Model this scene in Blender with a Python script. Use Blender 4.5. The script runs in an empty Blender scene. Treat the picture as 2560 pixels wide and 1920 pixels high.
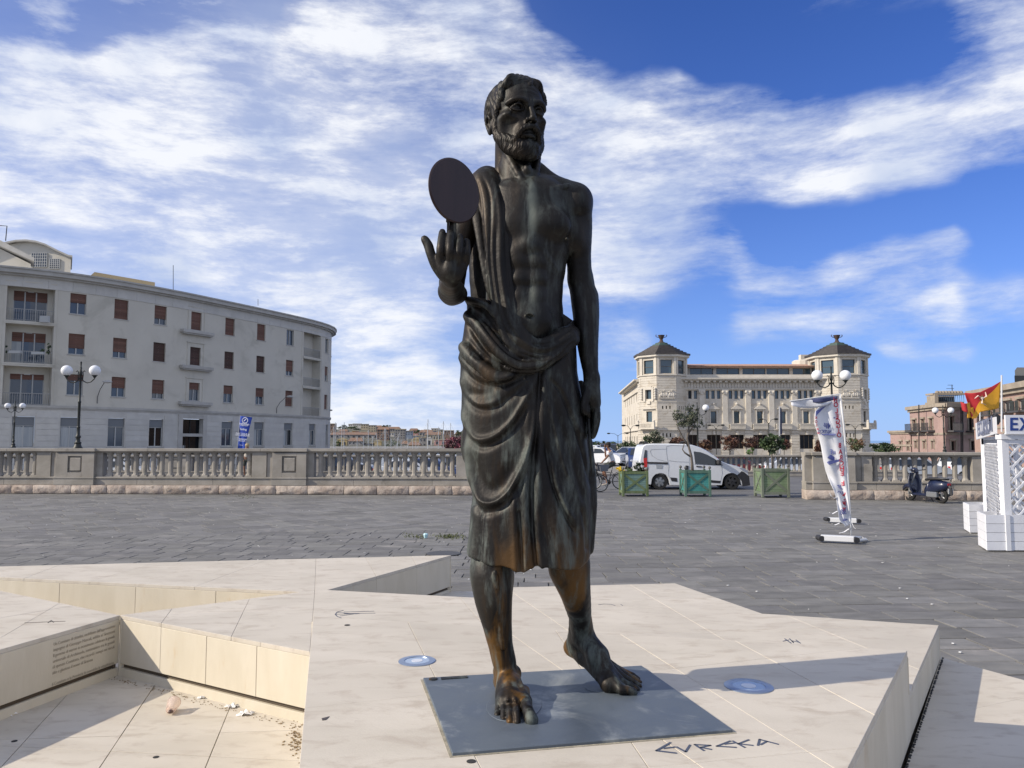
import bpy, bmesh, math, random
import numpy as np
from mathutils import Vector, Matrix, Euler
random.seed(7); rng = np.random.default_rng(7)
scene = bpy.context.scene
R = math.radians
# ------------------------------------------------------------------ camera
PITCH = R(4.2); CAMZ = 1.95; F = 1923.0; CX, CY = 1280.0, 960.0
cam_d = bpy.data.cameras.new('camera'); cam = bpy.data.objects.new('camera', cam_d)
scene.collection.objects.link(cam); scene.camera = cam
cam_d.sensor_width = 36.0; cam_d.lens = 36.0 * F / 2560.0
cam_d.clip_start = 0.05; cam_d.clip_end = 20000
cam.location = (0, 0, CAMZ); cam.rotation_euler = (R(90) + PITCH, 0, 0)
scene.render.resolution_x = 1024; scene.render.resolution_y = 768
scene.view_settings.view_transform = 'Standard'
try: scene.view_settings.look = 'None'
except Exception: pass
scene.view_settings.exposure = 0.25
scene.view_settings.gamma = 1.0
scene.view_settings.use_curve_mapping = False
cp, sp = math.cos(PITCH), math.sin(PITCH)
def ray(u, v):
 a = (u - CX) / F; b = (CY - v) / F
 return a, cp - b * sp, sp + b * cp
def S(u, v, Y):
 "point of the place seen at photograph position (u, v) that stands Y metres in front"
 a, f, z = ray(u, v)
 return Vector((a / f * Y, Y, CAMZ + z / f * Y))
def G(u, v, z=0.0):
 "point on the level plane z seen at (u, v)"
 a, f, zz = ray(u, v)
 t = (z - CAMZ) / zz
 return Vector((a * t, f * t, z))
# ------------------------------------------------------------------ sun and sky
SUN_AZ = R(14.5); SUN_EL = R(30.5)
to_sun = Vector((-math.cos(SUN_AZ) * math.cos(SUN_EL), -math.sin(SUN_AZ) * math.cos(SUN_EL), math.sin(SUN_EL)))
sd = bpy.data.lights.new('sun', 'SUN'); sd.energy = 4.4; sd.angle = R(0.55); sd.color = (1.0, 0.90, 0.76)
sun = bpy.data.objects.new('sun', sd); scene.collection.objects.link(sun)
sun.rotation_euler = to_sun.to_track_quat('Z', 'Y').to_euler()
world = bpy.data.worlds.new('World'); scene.world = world; world.use_nodes = True
wn = world.node_tree; wn.nodes.clear()
class NT:
 "tiny node-graph helper"
 def __init__(s, tree): s.t = tree
 def n(s, typ, **kw):
  nd = s.t.nodes.new(typ)
  for k, v in kw.items():
   if k.startswith('_'): setattr(nd, k[1:], v)
  return nd
 def link(s, a, b): s.t.links.new(a, b)
 def val(s, sock, v):
  if hasattr(v, 'is_output') or isinstance(v, bpy.types.NodeSocket): s.t.links.new(v, sock)
  else: sock.default_value = v
 def m(s, op, a, b=None, c=None, clamp=False):
  nd = s.t.nodes.new('ShaderNodeMath'); nd.operation = op; nd.use_clamp = clamp
  s.val(nd.inputs[0], a)
  if b is not None: s.val(nd.inputs[1], b)
  if c is not None: s.val(nd.inputs[2], c)
  return nd.outputs[0]
 def vm(s, op, a, b=None):
  nd = s.t.nodes.new('ShaderNodeVectorMath'); nd.operation = op
  s.val(nd.inputs[0], a)
  if b is not None: s.val(nd.inputs[1], b)
  return nd.outputs[0]
 def noise(s, vec, scale, detail=4, rough=.55, dist=0.0):
  nd = s.t.nodes.new('ShaderNodeTexNoise'); nd.inputs['Scale'].default_value = scale
  nd.inputs['Detail'].default_value = detail; nd.inputs['Roughness'].default_value = rough
  nd.inputs['Distortion'].default_value = dist
  if vec is not None: s.t.links.new(vec, nd.inputs['Vector'])
  return nd.outputs['Fac']
 def ramp(s, fac, lo, hi, smooth=True):
  nd = s.t.nodes.new('ShaderNodeMapRange'); nd.interpolation_type = 'SMOOTHSTEP' if smooth else 'LINEAR'
  s.val(nd.inputs[0], fac); s.val(nd.inputs[1], lo); s.val(nd.inputs[2], hi)
  return nd.outputs[0]
 def mix(s, fac, a, b, typ='MIX'):
  nd = s.t.nodes.new('ShaderNodeMix'); nd.data_type = 'RGBA'; nd.blend_type = typ
  s.val(nd.inputs['Factor'], fac); s.val(nd.inputs[6], a); s.val(nd.inputs[7], b)
  return nd.outputs[2]
 def comb(s, x, y, z):
  nd = s.t.nodes.new('ShaderNodeCombineXYZ')
  for i, q in enumerate((x, y, z)): s.val(nd.inputs[i], q)
  return nd.outputs[0]
 def sep(s, v):
  nd = s.t.nodes.new('ShaderNodeSeparateXYZ'); s.t.links.new(v, nd.inputs[0]); return nd.outputs
W = NT(wn)
sky = wn.nodes.new('ShaderNodeTexSky'); sky.sky_type = 'NISHITA'; sky.sun_disc = False
sky.sun_elevation = SUN_EL; sky.sun_rotation = R(180 + 90) - SUN_AZ
sky.altitude = 400; sky.air_density = 1.0; sky.dust_density = 0.35; sky.ozone_density = 3.0
geo = wn.nodes.new('ShaderNodeTexCoord')
dx, dy, dz = W.sep(geo.outputs['Generated'])
az = W.m('MULTIPLY', W.m('ARCTAN2', dx, dy), 57.29578)
el = W.m('MULTIPLY', W.m('ARCSINE', dz), 57.29578)
ev = W.comb(az, el, 0.0)
def azel(u2, v2):
 u, v = u2 * 2560 / 2212, v2 * 2560 / 2212
 a, f, z = ray(u, v)
 return math.degrees(math.atan2(a, f)), math.degrees(math.asin(z / math.sqrt(a * a + f * f + z * z)))
# streaky warp of the direction so that every bank has torn, fibrous edges
w1 = wn.nodes.new('ShaderNodeTexNoise'); w1.inputs['Scale'].default_value = .09; w1.inputs['Detail'].default_value = 1.5
W.link(ev, w1.inputs['Vector'])
w2 = wn.nodes.new('ShaderNodeTexNoise'); w2.inputs['Scale'].default_value = .42; w2.inputs['Detail'].default_value = 2
W.link(ev, w2.inputs['Vector'])
wv = W.vm('SUBTRACT', w1.outputs['Color'], (.5, .5, .5)); wv = W.vm('MULTIPLY', wv, (7, 4.5, 0))
wv2 = W.vm('SUBTRACT', w2.outputs['Color'], (.5, .5, .5)); wv2 = W.vm('MULTIPLY', wv2, (1.2, .8, 0))
pv = W.vm('ADD', W.vm('ADD', ev, wv), wv2)
px_, py_, _ = W.sep(pv)
def stroke(p, q, r, amp=1.0):
 "soft capsule of cloud from p to q (view positions), r degrees thick"
 (ax, ay), (bx, by) = azel(*p), azel(*q)
 ex, ey = bx - ax, by - ay; L2 = ex * ex + ey * ey + 1e-6
 qx = W.m('SUBTRACT', px_, ax); qy = W.m('SUBTRACT', py_, ay)
 t = W.m('MULTIPLY_ADD', qx, ex / L2, W.m('MULTIPLY', qy, ey / L2), clamp=True)
 rx = W.m('MULTIPLY_ADD', t, -ex, qx); ry = W.m('MULTIPLY_ADD', t, -ey, qy)
 d2 = W.m('MULTIPLY_ADD', rx, rx, W.m('MULTIPLY', ry, ry))
 g = W.m('EXPONENT', W.m('MULTIPLY', d2, -1.0 / (r * r)))
 return W.m('MULTIPLY', g, amp)
strokes = [
 ((-300, 330), (420, 300), 9.5, 1.0), ((-300, 700), (500, 640), 9, .95), ((300, 150), (900, 330), 8.5, 1.0),
 ((850, 120), (1180, 330), 7.5, .95), ((1100, 230), (1350, 330), 5.5, .9), ((600, 820), (1000, 880), 6.5, .9), ((900, 480), (1280, 470), 5, .8), ((560, 380), (860, 420), 6, .6),
 ((1300, 390), (1900, 330), 3.3, 1.0), ((1900, 330), (2330, 170), 3.4, 1.0), ((1450, 160), (1900, 290), 2.6, .45), ((1500, 180), (1760, 180), 1.6, .35),
 ((1300, 600), (1560, 560), 1.7, .8), ((1600, 610), (2040, 545), 1.25, .8), ((1590, 710), (2040, 650), 1.3, .85),
 ((2060, 660), (2400, 640), 1.5, .55), ((1880, 740), (2080, 732), .7, .45), ((1300, 760), (1380, 740), 1.6, .6), ((1750, 10), (2400, 60), 3.0, .55),
 ((-200, 60), (60, 90), 3.0, .5),
]
acc = None
for st in strokes:
 g = stroke(*st); acc = g if acc is None else W.m('ADD', acc, g)
blue = None
for st in [((760, 500), (930, 560), 2.2, .75), ((1180, 20), (1330, 140), 2.3, .55), ((0, 20), (190, 80), 2.2, .8), ((230, 20), (620, 20), 2.0, .9), ((1450, 90), (1950, 130), 3.6, .7), ((1500, 440), (2300, 440), 2.0, .6)]:
 g = stroke(*st); blue = g if blue is None else W.m('ADD', blue, g)
acc = W.m('SUBTRACT', acc, blue)
# fibres run up to the right, torn upwards along the upper edges
ev2 = W.vm('ADD', ev, W.vm('MULTIPLY', wv, (.35, .35, 0)))
def fibre(rot, sx, sy, sc, det, seed):
 mp = wn.nodes.new('ShaderNodeMapping'); mp.inputs['Rotation'].default_value = (0, 0, R(rot)); mp.inputs['Scale'].default_value = (sx, sy, 1); mp.inputs['Location'].default_value = (seed, seed * .7, 0)
 W.link(ev2, mp.inputs['Vector']); return W.noise(mp.outputs[0], sc, det, .66, .0)
fib = fibre(-17, .05, .21, 1.5, 12, 0)
fib2 = fibre(-48, .08, .26, 1.9, 12, 5)
puff = W.noise(ev2, .09, 12, .62, .0)
# elsewhere in the sky: unseen cloud on large noise, thickened to neutralise ambient light
behind = W.m('MAXIMUM', W.ramp(W.m('ABSOLUTE', az), 46, 70), W.ramp(el, 38, 58))
gen = W.m('MULTIPLY', W.ramp(W.noise(ev, .02, 3), .25, .5), W.m('MULTIPLY', behind, 1.0))
acc = W.m('ADD', acc, gen)
tex = W.m('ADD', W.m('MULTIPLY', W.ramp(fib, .3, .72, False), .50), W.m('ADD', W.m('MULTIPLY', W.ramp(puff, .32, .7, False), .5), W.m('MULTIPLY', W.ramp(fib2, .3, .72, False), .3)))
acc = W.m('MINIMUM', acc, 1.0)
torn = W.m('ADD', W.m('MULTIPLY_ADD', fib, 2.6, -1.3), W.m('MULTIPLY_ADD', fib2, 1.7, -.85))
torn = W.m('ADD', torn, W.m('MULTIPLY_ADD', puff, 1.2, -.6))
dens = W.m('MULTIPLY', W.m('ADD', acc, torn), W.ramp(acc, .04, .42))
cov = W.m('MULTIPLY', W.ramp(dens, .0, 1.35, False), .96)
lv = W.m('ADD', stroke((-400, 430), (560, 520), 15, .62), stroke((650, 120), (900, 500), 8, .35))
cov = W.m('MAXIMUM', cov, W.m('MULTIPLY', W.m('MINIMUM', lv, .66), W.m('MULTIPLY_ADD', fib, .7, .6)))
shade = W.m('MULTIPLY', W.ramp(dens, .35, 1.2, False), W.ramp(W.noise(ev2, .10, 8, .5), .30, .58))
ccol = W.mix(shade, (4.4, 5.05, 6.5, 1), (7.2, 7.35, 7.7, 1))
bl = W.mix(1.0, sky.outputs[0], (.33, .54, 1.08, 1), 'MULTIPLY')
# air thickens to a pale blue over the horizon, all the way round
hz = W.m('MULTIPLY', W.m('EXPONENT', W.m('MULTIPLY', W.m('ABSOLUTE', el), -1 / 7.5)), .88)
bl = W.mix(hz, bl, (3.1, 4.55, 7.6, 1))
final = W.mix(cov, bl, ccol)
bg = wn.nodes.new('ShaderNodeBackground'); bg.inputs['Strength'].default_value = 0.112
wo = wn.nodes.new('ShaderNodeOutputWorld')
W.link(final, bg.inputs['Color']); W.link(bg.outputs[0], wo.inputs['Surface'])
world.cycles.sampling_method = 'MANUAL'; world.cycles.sample_map_resolution = 512
# ------------------------------------------------------------------ materials
def C4(c): return (c[0], c[1], c[2], 1.0)
_mats = {}
def pmat(name, c1, c2=None, scale=4.0, rough=.8, metal=0.0, bump=0.0, bscale=None, stretch=(1, 1, 1), vary=0.0, c3=None, s3=1.0, t3=(.52, .62), local=False, spec=None, rvar=0.0, detail=6):
 if name in _mats: return _mats[name]
 m = bpy.data.materials.new(name); m.use_nodes = True; t = m.node_tree; N = NT(t)
 b = t.nodes['Principled BSDF']; _mats[name] = m
 b.inputs['Roughness'].default_value = rough; b.inputs['Metallic'].default_value = metal
 if spec is not None: b.inputs['Specular IOR Level'].default_value = spec
 if local: pos = t.nodes.new('ShaderNodeTexCoord').outputs['Object']
 else: pos = t.nodes.new('ShaderNodeNewGeometry').outputs['Position']
 sv = N.vm('MULTIPLY', pos, stretch)
 col = None
 if c2 is not None:
  f = N.noise(sv, scale, detail, .6, .3)
  f = N.ramp(f, .3, .7)
  col = N.mix(f, C4(c1), C4(c2))
  if rvar: 
   N.link(N.m('MULTIPLY_ADD', f, rvar, rough), b.inputs['Roughness'])
 if c3 is not None:
  f3 = N.ramp(N.noise(sv, s3, 7, .65, .5), t3[0], t3[1])
  col = N.mix(f3, col if col is not None else C4(c1), C4(c3))
 if vary:
  gi = t.nodes.new('ShaderNodeNewGeometry').outputs['Random Per Island']
  oi = t.nodes.new('ShaderNodeObjectInfo').outputs['Random']
  r = N.m('FRACT', N.m('ADD', gi, oi))
  k = N.m('MULTIPLY_ADD', r, 2 * vary, 1 - vary)
  base = col if col is not None else C4(c1)
  col = N.mix(1.0, base, N.comb(k, k, N.m('MULTIPLY_ADD', N.m('FRACT', N.m('MULTIPLY', r, 7.3)), vary * .25, k)), 'MULTIPLY')
 if col is None: b.inputs['Base Color'].default_value = C4(c1)
 else: N.link(col, b.inputs['Base Color'])
 if bump:
  bn = t.nodes.new('ShaderNodeBump'); bn.inputs['Strength'].default_value = 1.0; bn.inputs['Distance'].default_value = bump
  N.link(N.noise(sv, bscale or scale * 4, 6, .6), bn.inputs['Height']); N.link(bn.outputs[0], b.inputs['Normal'])
 return m
def glass_mat(name, tint=(.04, .07, .10), rough=.05):
 if name in _mats: return _mats[name]
 m = bpy.data.materials.new(name); m.use_nodes = True; _mats[name] = m
 b = m.node_tree.nodes['Principled BSDF']; b.inputs['Base Color'].default_value = C4(tint)
 b.inputs['Roughness'].default_value = rough; b.inputs['Specular IOR Level'].default_value = .8
 return m
# ------------------------------------------------------------------ scene helpers
col = scene.collection
def link(o, parent=None):
 col.objects.link(o)
 if parent is not None: o.parent = parent
 return o
def tag(o, label=None, cat=None, group=None, kind=None):
 if label: o['label'] = label
 if cat: o['category'] = cat
 if group: o['group'] = group
 if kind: o['kind'] = kind
 return o
def thing(name, label, cat, loc=(0, 0, 0), rz=0.0, group=None):
 o = bpy.data.objects.new(name, None); o.empty_display_size = .2
 col.objects.link(o); o.location = loc; o.rotation_euler = (0, 0, rz)
 return tag(o, label, cat, group)
def copy_tree(o, parent=None):
 c = o.copy(); col.objects.link(c)
 if parent is not None: c.parent = parent
 for ch in list(o.children): copy_tree(ch, c)
 return c
class MB:
 def __init__(s): s.v = []; s.f = []; s.mi = []; s.cur = 0; s.mats = []
 def mat(s, m):
  if m not in s.mats: s.mats.append(m)
  s.cur = s.mats.index(m); return s
 def add(s, vs, fs):
  o = len(s.v); s.v.extend([tuple(x) for x in vs]); s.f.extend([tuple(i + o for i in f) for f in fs]); s.mi.extend([s.cur] * len(fs)); return s
 def box(s, c, size, rz=0.0, M=None):
  x, y, z = size[0] / 2, size[1] / 2, size[2] / 2
  vs = [Vector((i * x, j * y, k * z)) for k in (-1, 1) for j in (-1, 1) for i in (-1, 1)]
  if M is not None: vs = [M @ q for q in vs]
  elif rz: 
   Q = Matrix.Rotation(rz, 3, 'Z'); vs = [Q @ q for q in vs]
  c = Vector(c); vs = [q + c for q in vs]
  return s.add(vs, [(0, 2, 3, 1), (4, 5, 7, 6), (0, 1, 5, 4), (2, 6, 7, 3), (0, 4, 6, 2), (1, 3, 7, 5)])
 def bb(s, x0, x1, y0, y1, z0, z1): return s.box(((x0 + x1) / 2, (y0 + y1) / 2, (z0 + z1) / 2), (x1 - x0, y1 - y0, z1 - z0))
 def hexa(s, p):  # 8 points: bottom 4 ccw, top 4 ccw
  return s.add(p, [(3, 2, 1, 0), (4, 5, 6, 7), (0, 1, 5, 4), (1, 2, 6, 5), (2, 3, 7, 6), (3, 0, 4, 7)])
 def prism(s, poly, z0, z1):
  if sum(a[0] * b[1] - b[0] * a[1] for a, b in zip(poly, poly[1:] + poly[:1])) < 0: poly = poly[::-1]
  n = len(poly); vs = [(p[0], p[1], z0) for p in poly] + [(p[0], p[1], z1) for p in poly]
  fs = [tuple(range(n - 1, -1, -1)), tuple(range(n, 2 * n))] + [(i, (i + 1) % n, n + (i + 1) % n, n + i) for i in range(n)]
  return s.add(vs, fs)
 def extrude(s, poly, d):  # 3D polygon extruded by vector d
  n = len(poly); d = Vector(d); vs = [Vector(p) for p in poly]; vs += [p + d for p in vs]
  return s.add(vs, [tuple(range(n)), tuple(range(2 * n - 1, n - 1, -1))] + [(i, n + i, n + (i + 1) % n, (i + 1) % n) for i in range(n)])
 def tube(s, path, rad, n=8, caps=True, sq=1.0):
  path = [Vector(p) for p in path]; m = len(path)
  if not hasattr(rad, '__len__'): rad = [rad] * m
  rings = []; up = None
  for i in range(m):
   d = (path[min(i + 1, m - 1)] - path[max(i - 1, 0)]).normalized()
   if up is None: up = Vector((0, 0, 1)) if abs(d.z) < .9 else Vector((1, 0, 0))
   a = d.cross(up).normalized(); b = a.cross(d).normalized(); up = b
   rings.append([path[i] + (a * math.cos(t) + b * math.sin(t) * sq) * rad[i] for t in [2 * math.pi * k / n for k in range(n)]])
  vs = [p for r in rings for p in r]
  fs = [(i * n + k, i * n + (k + 1) % n, (i + 1) * n + (k + 1) % n, (i + 1) * n + k) for i in range(m - 1) for k in range(n)]
  if caps: fs += [tuple(range(n - 1, -1, -1)), tuple(range((m - 1) * n, m * n))]
  return s.add(vs, fs)
 def lathe(s, prof, n=12, c=(0, 0, 0), ang0=0.0):
  vs = []; c = Vector(c)
  for r, z in prof:
   for k in range(n):
    t = 2 * math.pi * k / n + ang0; vs.append(c + Vector((r * math.cos(t), r * math.sin(t), z)))
  m = len(prof)
  fs = [(i * n + k, i * n + (k + 1) % n, (i + 1) * n + (k + 1) % n, (i + 1) * n + k) for i in range(m - 1) for k in range(n)]
  fs += [tuple(range(n - 1, -1, -1)), tuple(range((m - 1) * n, m * n))]
  return s.add(vs, fs)
 def sphere(s, c, r, n=16, m=10, sc=(1, 1, 1)):
  c = Vector(c); vs = [c + Vector((0, 0, -r * sc[2]))]
  for i in range(1, m):
   a = -math.pi / 2 + math.pi * i / m
   for k in range(n):
    t = 2 * math.pi * k / n; vs.append(c + Vector((r * math.cos(a) * math.cos(t) * sc[0], r * math.cos(a) * math.sin(t) * sc[1], r * math.sin(a) * sc[2])))
  vs.append(c + Vector((0, 0, r * sc[2]))); e = len(vs) - 1
  fs = [(0, 1 + (k + 1) % n, 1 + k) for k in range(n)]
  fs += [(1 + i * n + k, 1 + i * n + (k + 1) % n, 1 + (i + 1) * n + (k + 1) % n, 1 + (i + 1) * n + k) for i in range(m - 2) for k in range(n)]
  fs += [(1 + (m - 2) * n + k, 1 + (m - 2) * n + (k + 1) % n, e) for k in range(n)]
  return s.add(vs, fs)
 def grid(s, fn, nu, nv, close_u=False):
  vs = [fn(i / nu, j / nv) for j in range(nv + 1) for i in range(nu + 1)]
  w = nu + 1
  return s.add(vs, [(j * w + i, j * w + i + 1, (j + 1) * w + i + 1, (j + 1) * w + i) for j in range(nv) for i in range(nu)])
 def mesh(s, name, mat=None, smooth=False, origin=None):
  me = bpy.data.meshes.new(name); vs = s.v
  if origin is not None:
   o = origin; vs = [(p[0] - o[0], p[1] - o[1], p[2] - o[2]) for p in vs]
  me.from_pydata(vs, [], s.f)
  if s.mats:
   for m in s.mats: me.materials.append(m)
   me.polygons.foreach_set('material_index', s.mi)
  elif mat: me.materials.append(mat)
  if smooth: me.shade_smooth()
  me.update(); return me
 def build(s, name, mat=None, parent=None, smooth=False, world=False, label=None, bevel=0.0, auto=None):
  org = None
  if world and parent is not None:
   org = Vector((0, 0, 0)); pp = parent
   while pp is not None: org = org + pp.location; pp = pp.parent
  me = s.mesh(name, mat, smooth or auto is not None, org)
  if auto is not None:
   try: me.set_sharp_from_angle(angle=R(auto))
   except Exception: pass
  o = bpy.data.objects.new(name, me); link(o, parent)
  if bevel:
   md = o.modifiers.new('bevel', 'BEVEL'); md.width = bevel; md.segments = 1; md.limit_method = 'ANGLE'; md.angle_limit = R(40)
  if label: o['label'] = label
  return o
def solid(o, t, off=0.0):
 md = o.modifiers.new('thickness', 'SOLIDIFY'); md.thickness = t; md.offset = off; return o
def text_part(name, body, size, M, mat, parent, extrude=.001, align='CENTER', label=None, bold=False):
 cu = bpy.data.curves.new(name, 'FONT'); cu.body = body; cu.size = size; cu.extrude = extrude; cu.align_x = align; cu.align_y = 'CENTER'
 if bold: cu.offset = size * .02
 tmp = bpy.data.objects.new('tmp_text', cu); me = bpy.data.meshes.new_from_object(tmp); bpy.data.objects.remove(tmp); me.materials.clear(); me.materials.append(mat)
 o = bpy.data.objects.new(name, me); link(o, parent); o.matrix_local = M
 if label: o['label'] = label
 return o
def frame_M(p, xdir, zdir_up, mirror=False):
 "matrix at p whose x runs along xdir, y along up, z out of the face"
 x = Vector(xdir).normalized(); y = Vector(zdir_up).normalized(); z = x.cross(y).normalized(); y = z.cross(x)
 if mirror: x = -x
 m = Matrix((x, y, z)).transposed().to_4x4(); m.translation = p; return m
# ================================================================== ground and plaza
M_ston = pmat('limestone', (.51, .462, .378), (.575, .525, .442), 1.3, .62, bump=.0012, bscale=60, stretch=(1, 2.2, 1), vary=.03, c3=(.45, .395, .32), s3=4.2, t3=(.48, .70), rvar=.15)
M_stonw = pmat('limestone_wall', (.54, .485, .375), (.60, .545, .435), 2.0, .75, bump=.0012, bscale=40, stretch=(2.2, 2.2, .6), vary=.04, c3=(.50, .38, .235), s3=1.9, t3=(.60, .78))
M_grout = pmat('pale_grout', (.40, .36, .30), rough=.9)
M_dark = pmat('dark_gap', (.03, .03, .03), rough=.95)
M_basalt = pmat('basalt_paving', (.138, .136, .128), (.188, .184, .172), 2.6, .78, bump=.006, bscale=22, stretch=(1, 1.8, 1), vary=.17, c3=(.25, .235, .215), s3=1.1, t3=(.55, .75), spec=.35)
M_bed = pmat('paving_joint', (.045, .043, .04), (.07, .066, .06), 3, .95)
M_asph = pmat('asphalt', (.10, .10, .105), (.14, .14, .14), .8, .9, bump=.003, bscale=40)
M_far = pmat('far_ground', (.10, .10, .09), (.16, .15, .13), .01, .95)
M_sea = pmat('sea_water', (.02, .06, .11), rough=.12, bump=.05, bscale=.6)
GZ = -0.02
o = MB().add([(-3000, -600, GZ - .02), (3000, -600, GZ - .02), (3000, 46, GZ - .02), (-3000, 46, GZ - .02)], [(0, 1, 2, 3)]).build('ground', M_bed); tag(o, 'dark bedding under the paved square', kind='structure')
o = MB().add([(-160, 26.5, GZ - .012), (160, 26.5, GZ - .012), (160, 43.2, GZ - .012), (-160, 43.2, GZ - .012)], [(0, 1, 2, 3)]).build('road', M_asph); tag(o, 'asphalt bridge road behind the balustrade', kind='structure')
o = MB().add([(-9000, 46, -2.6), (9000, 46, -2.6), (9000, 14000, -2.6), (-9000, 14000, -2.6)], [(0, 1, 2, 3)]).build('sea', M_sea); tag(o, 'harbour water beyond the bridge', kind='structure')
# quays: low land under the buildings
def land(name, poly, z, label):
 o = MB().prism(poly, -3.2, z).build(name, pmat('quay_paving', (.20, .19, .17), (.26, .25, .23), .3, .9)); return tag(o, label, kind='structure')
land('quay', [(-140, 46.1), (-13, 46.1), (-13, 62), (-17, 100), (-30, 130), (-140, 130)], -.6, 'quay under the curved apartment block')
land('quay', [(11.3, 50), (200, 50), (200, 190), (16.1, 190)], -.7, 'quay in front of the towered hotel')
land('bridge_road', [(-3.1, 43.25), (11.1, 43.25), (16, 190), (4, 190)], -.06, 'road running away past the van')
land('land', [(-420, 330), (420, 330), (700, 900), (-900, 900)], -1.2, 'far shore of the harbour')
# --- platform outlines (world XY), read off the photograph's ground plane
T0, T1 = .50, .742
P1 = G(300, 1538, T0); P2 = G(752, 1480, T0); P2b = G(819, 1475, T0); P3 = G(1200, 1494.5, T0); P4 = G(1262, 1468.5, T0)
P5 = G(1687, 1458, T0); P6 = G(1905, 1534, T0); P7 = G(2347, 1563, T0)
TL = G(783, 1541, T1); TA = G(2268, 1626, T1)
lt = (TL - G(748, 1920, T1)); lt.z = 0; rt = (TA - G(2120, 1920, T1)); rt.z = 0
def isect(p, d, q, e):
 det = d.x * -e.y + e.x * d.y; w = q - p; t = (w.x * -e.y + e.x * w.y) / det; return Vector((p.x + d.x * t, p.y + d.y * t, 0))
APEX = isect(TL, lt, TA, rt)
FT = G(1128, 1388, T0)
fd = (G(0, 1416, T0) - FT); FL = FT + fd * 1.7
nd_ = (G(0, 1443, T0) - P2); FL = isect(FT, fd, P2, nd_); FL.z = T0; FL2 = FL
Ld = G(0, 1477, T0) - P1; Ln = G(0, 1624, T0) - P1
LP = [P1, P1 + Ld * 1.12, P1 + Ld * 1.12 + Vector((0, -4.5, 0)), P1 + Ln * 3.0]
LOWZ = .243
CB = G(2352, 1643, LOWZ); EB = G(2560, 1700, LOWZ); EB2 = CB + (EB - CB) * 5.2
def xy(p): return (p[0], p[1])
def clip_half(poly, p, n):
 out = []
 for a, b in zip(poly, poly[1:] + poly[:1]):
  da = (a[0] - p[0]) * n[0] + (a[1] - p[1]) * n[1]; db = (b[0] - p[0]) * n[0] + (b[1] - p[1]) * n[1]
  if da >= 0: out.append(a)
  if (da >= 0) != (db >= 0):
   t = da / (da - db); out.append((a[0] + (b[0] - a[0]) * t, a[1] + (b[1] - a[1]) * t))
 return out
def area(poly): return sum(a[0] * b[1] - b[0] * a[1] for a, b in zip(poly, poly[1:] + poly[:1])) / 2
def split(poly, lines, gap):
 ps = [poly]
 for (p, d) in lines:
  L = math.hypot(d[0], d[1]); n = (-d[1] / L, d[0] / L); nx = []
  for q in ps:
   a = clip_half(q, (p[0] + n[0] * gap / 2, p[1] + n[1] * gap / 2), n)
   b = clip_half(q, (p[0] - n[0] * gap / 2, p[1] - n[1] * gap / 2), (-n[0], -n[1]))
   nx += [c for c in (a, b) if len(c) > 2 and abs(area(c)) > .004]
  ps = nx
 return ps
def wall_panels(root, a, b, z0, z1, step, skip_base=False, mat=None, first=None):
 "one face of a platform from a to b: upright stone panels, a slot darkened by a painted strip, a base strip"
 mat = mat or M_stonw
 d = Vector((b[0] - a[0], b[1] - a[1], 0)); L = d.length; d.normalize(); n = Vector((d.y, -d.x, 0))
 k = max(1, round(L / step)); zb = z0 if skip_base else z0 + .112
 for i in range(k):
  s0 = L * i / k + .0012; s1 = L * (i + 1) / k - .0012
  off = n * (.001 + .0018 * random.random())
  p = [a + d * s0, a + d * s1]
  q = MB(); A, B = p[0] + off, p[1] + off; th = n * -.028
  q.hexa([(A.x + th.x, A.y + th.y, zb), (A.x, A.y, zb), (B.x, B.y, zb), (B.x + th.x, B.y + th.y, zb),
    (A.x + th.x, A.y + th.y, z1 - .0325), (A.x, A.y, z1 - .0325), (B.x, B.y, z1 - .0325), (B.x + th.x, B.y + th.y, z1 - .0325)])
  q.build('side_panel', mat, root, world=True, bevel=.003)
 if not skip_base:
  q = MB(); A, B = a - n * .026, b - n * .026; e_ = n * -.02
  q.hexa([(A.x + e_.x, A.y + e_.y, z0 + .06), (A.x, A.y, z0 + .06), (B.x, B.y, z0 + .06), (B.x + e_.x, B.y + e_.y, z0 + .06), (A.x + e_.x, A.y + e_.y, z0 + .13), (A.x, A.y, z0 + .13), (B.x, B.y, z0 + .13), (B.x + e_.x, B.y + e_.y, z0 + .13)]); q.build('slot_shade_strip', pmat('painted_slot_shade', (.09, .07, .05), rough=.95), root, world=True)  # dark strip behind the slot, its colour standing in for the shade there
  q = MB(); A, B = a + n * .008, b + n * .008; i_ = n * -.05
  q.hexa([(A.x + i_.x, A.y + i_.y, z0), (A.x, A.y, z0), (B.x, B.y, z0), (B.x + i_.x, B.y + i_.y, z0),
    (A.x + i_.x, A.y + i_.y, z0 + .078), (A.x - n.x * .01, A.y - n.y * .01, z0 + .078), (B.x - n.x * .01, B.y - n.y * .01, z0 + .078), (B.x + i_.x, B.y + i_.y, z0 + .078)])
  q.build('base_strip', mat, root, world=True, bevel=.004)
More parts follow.
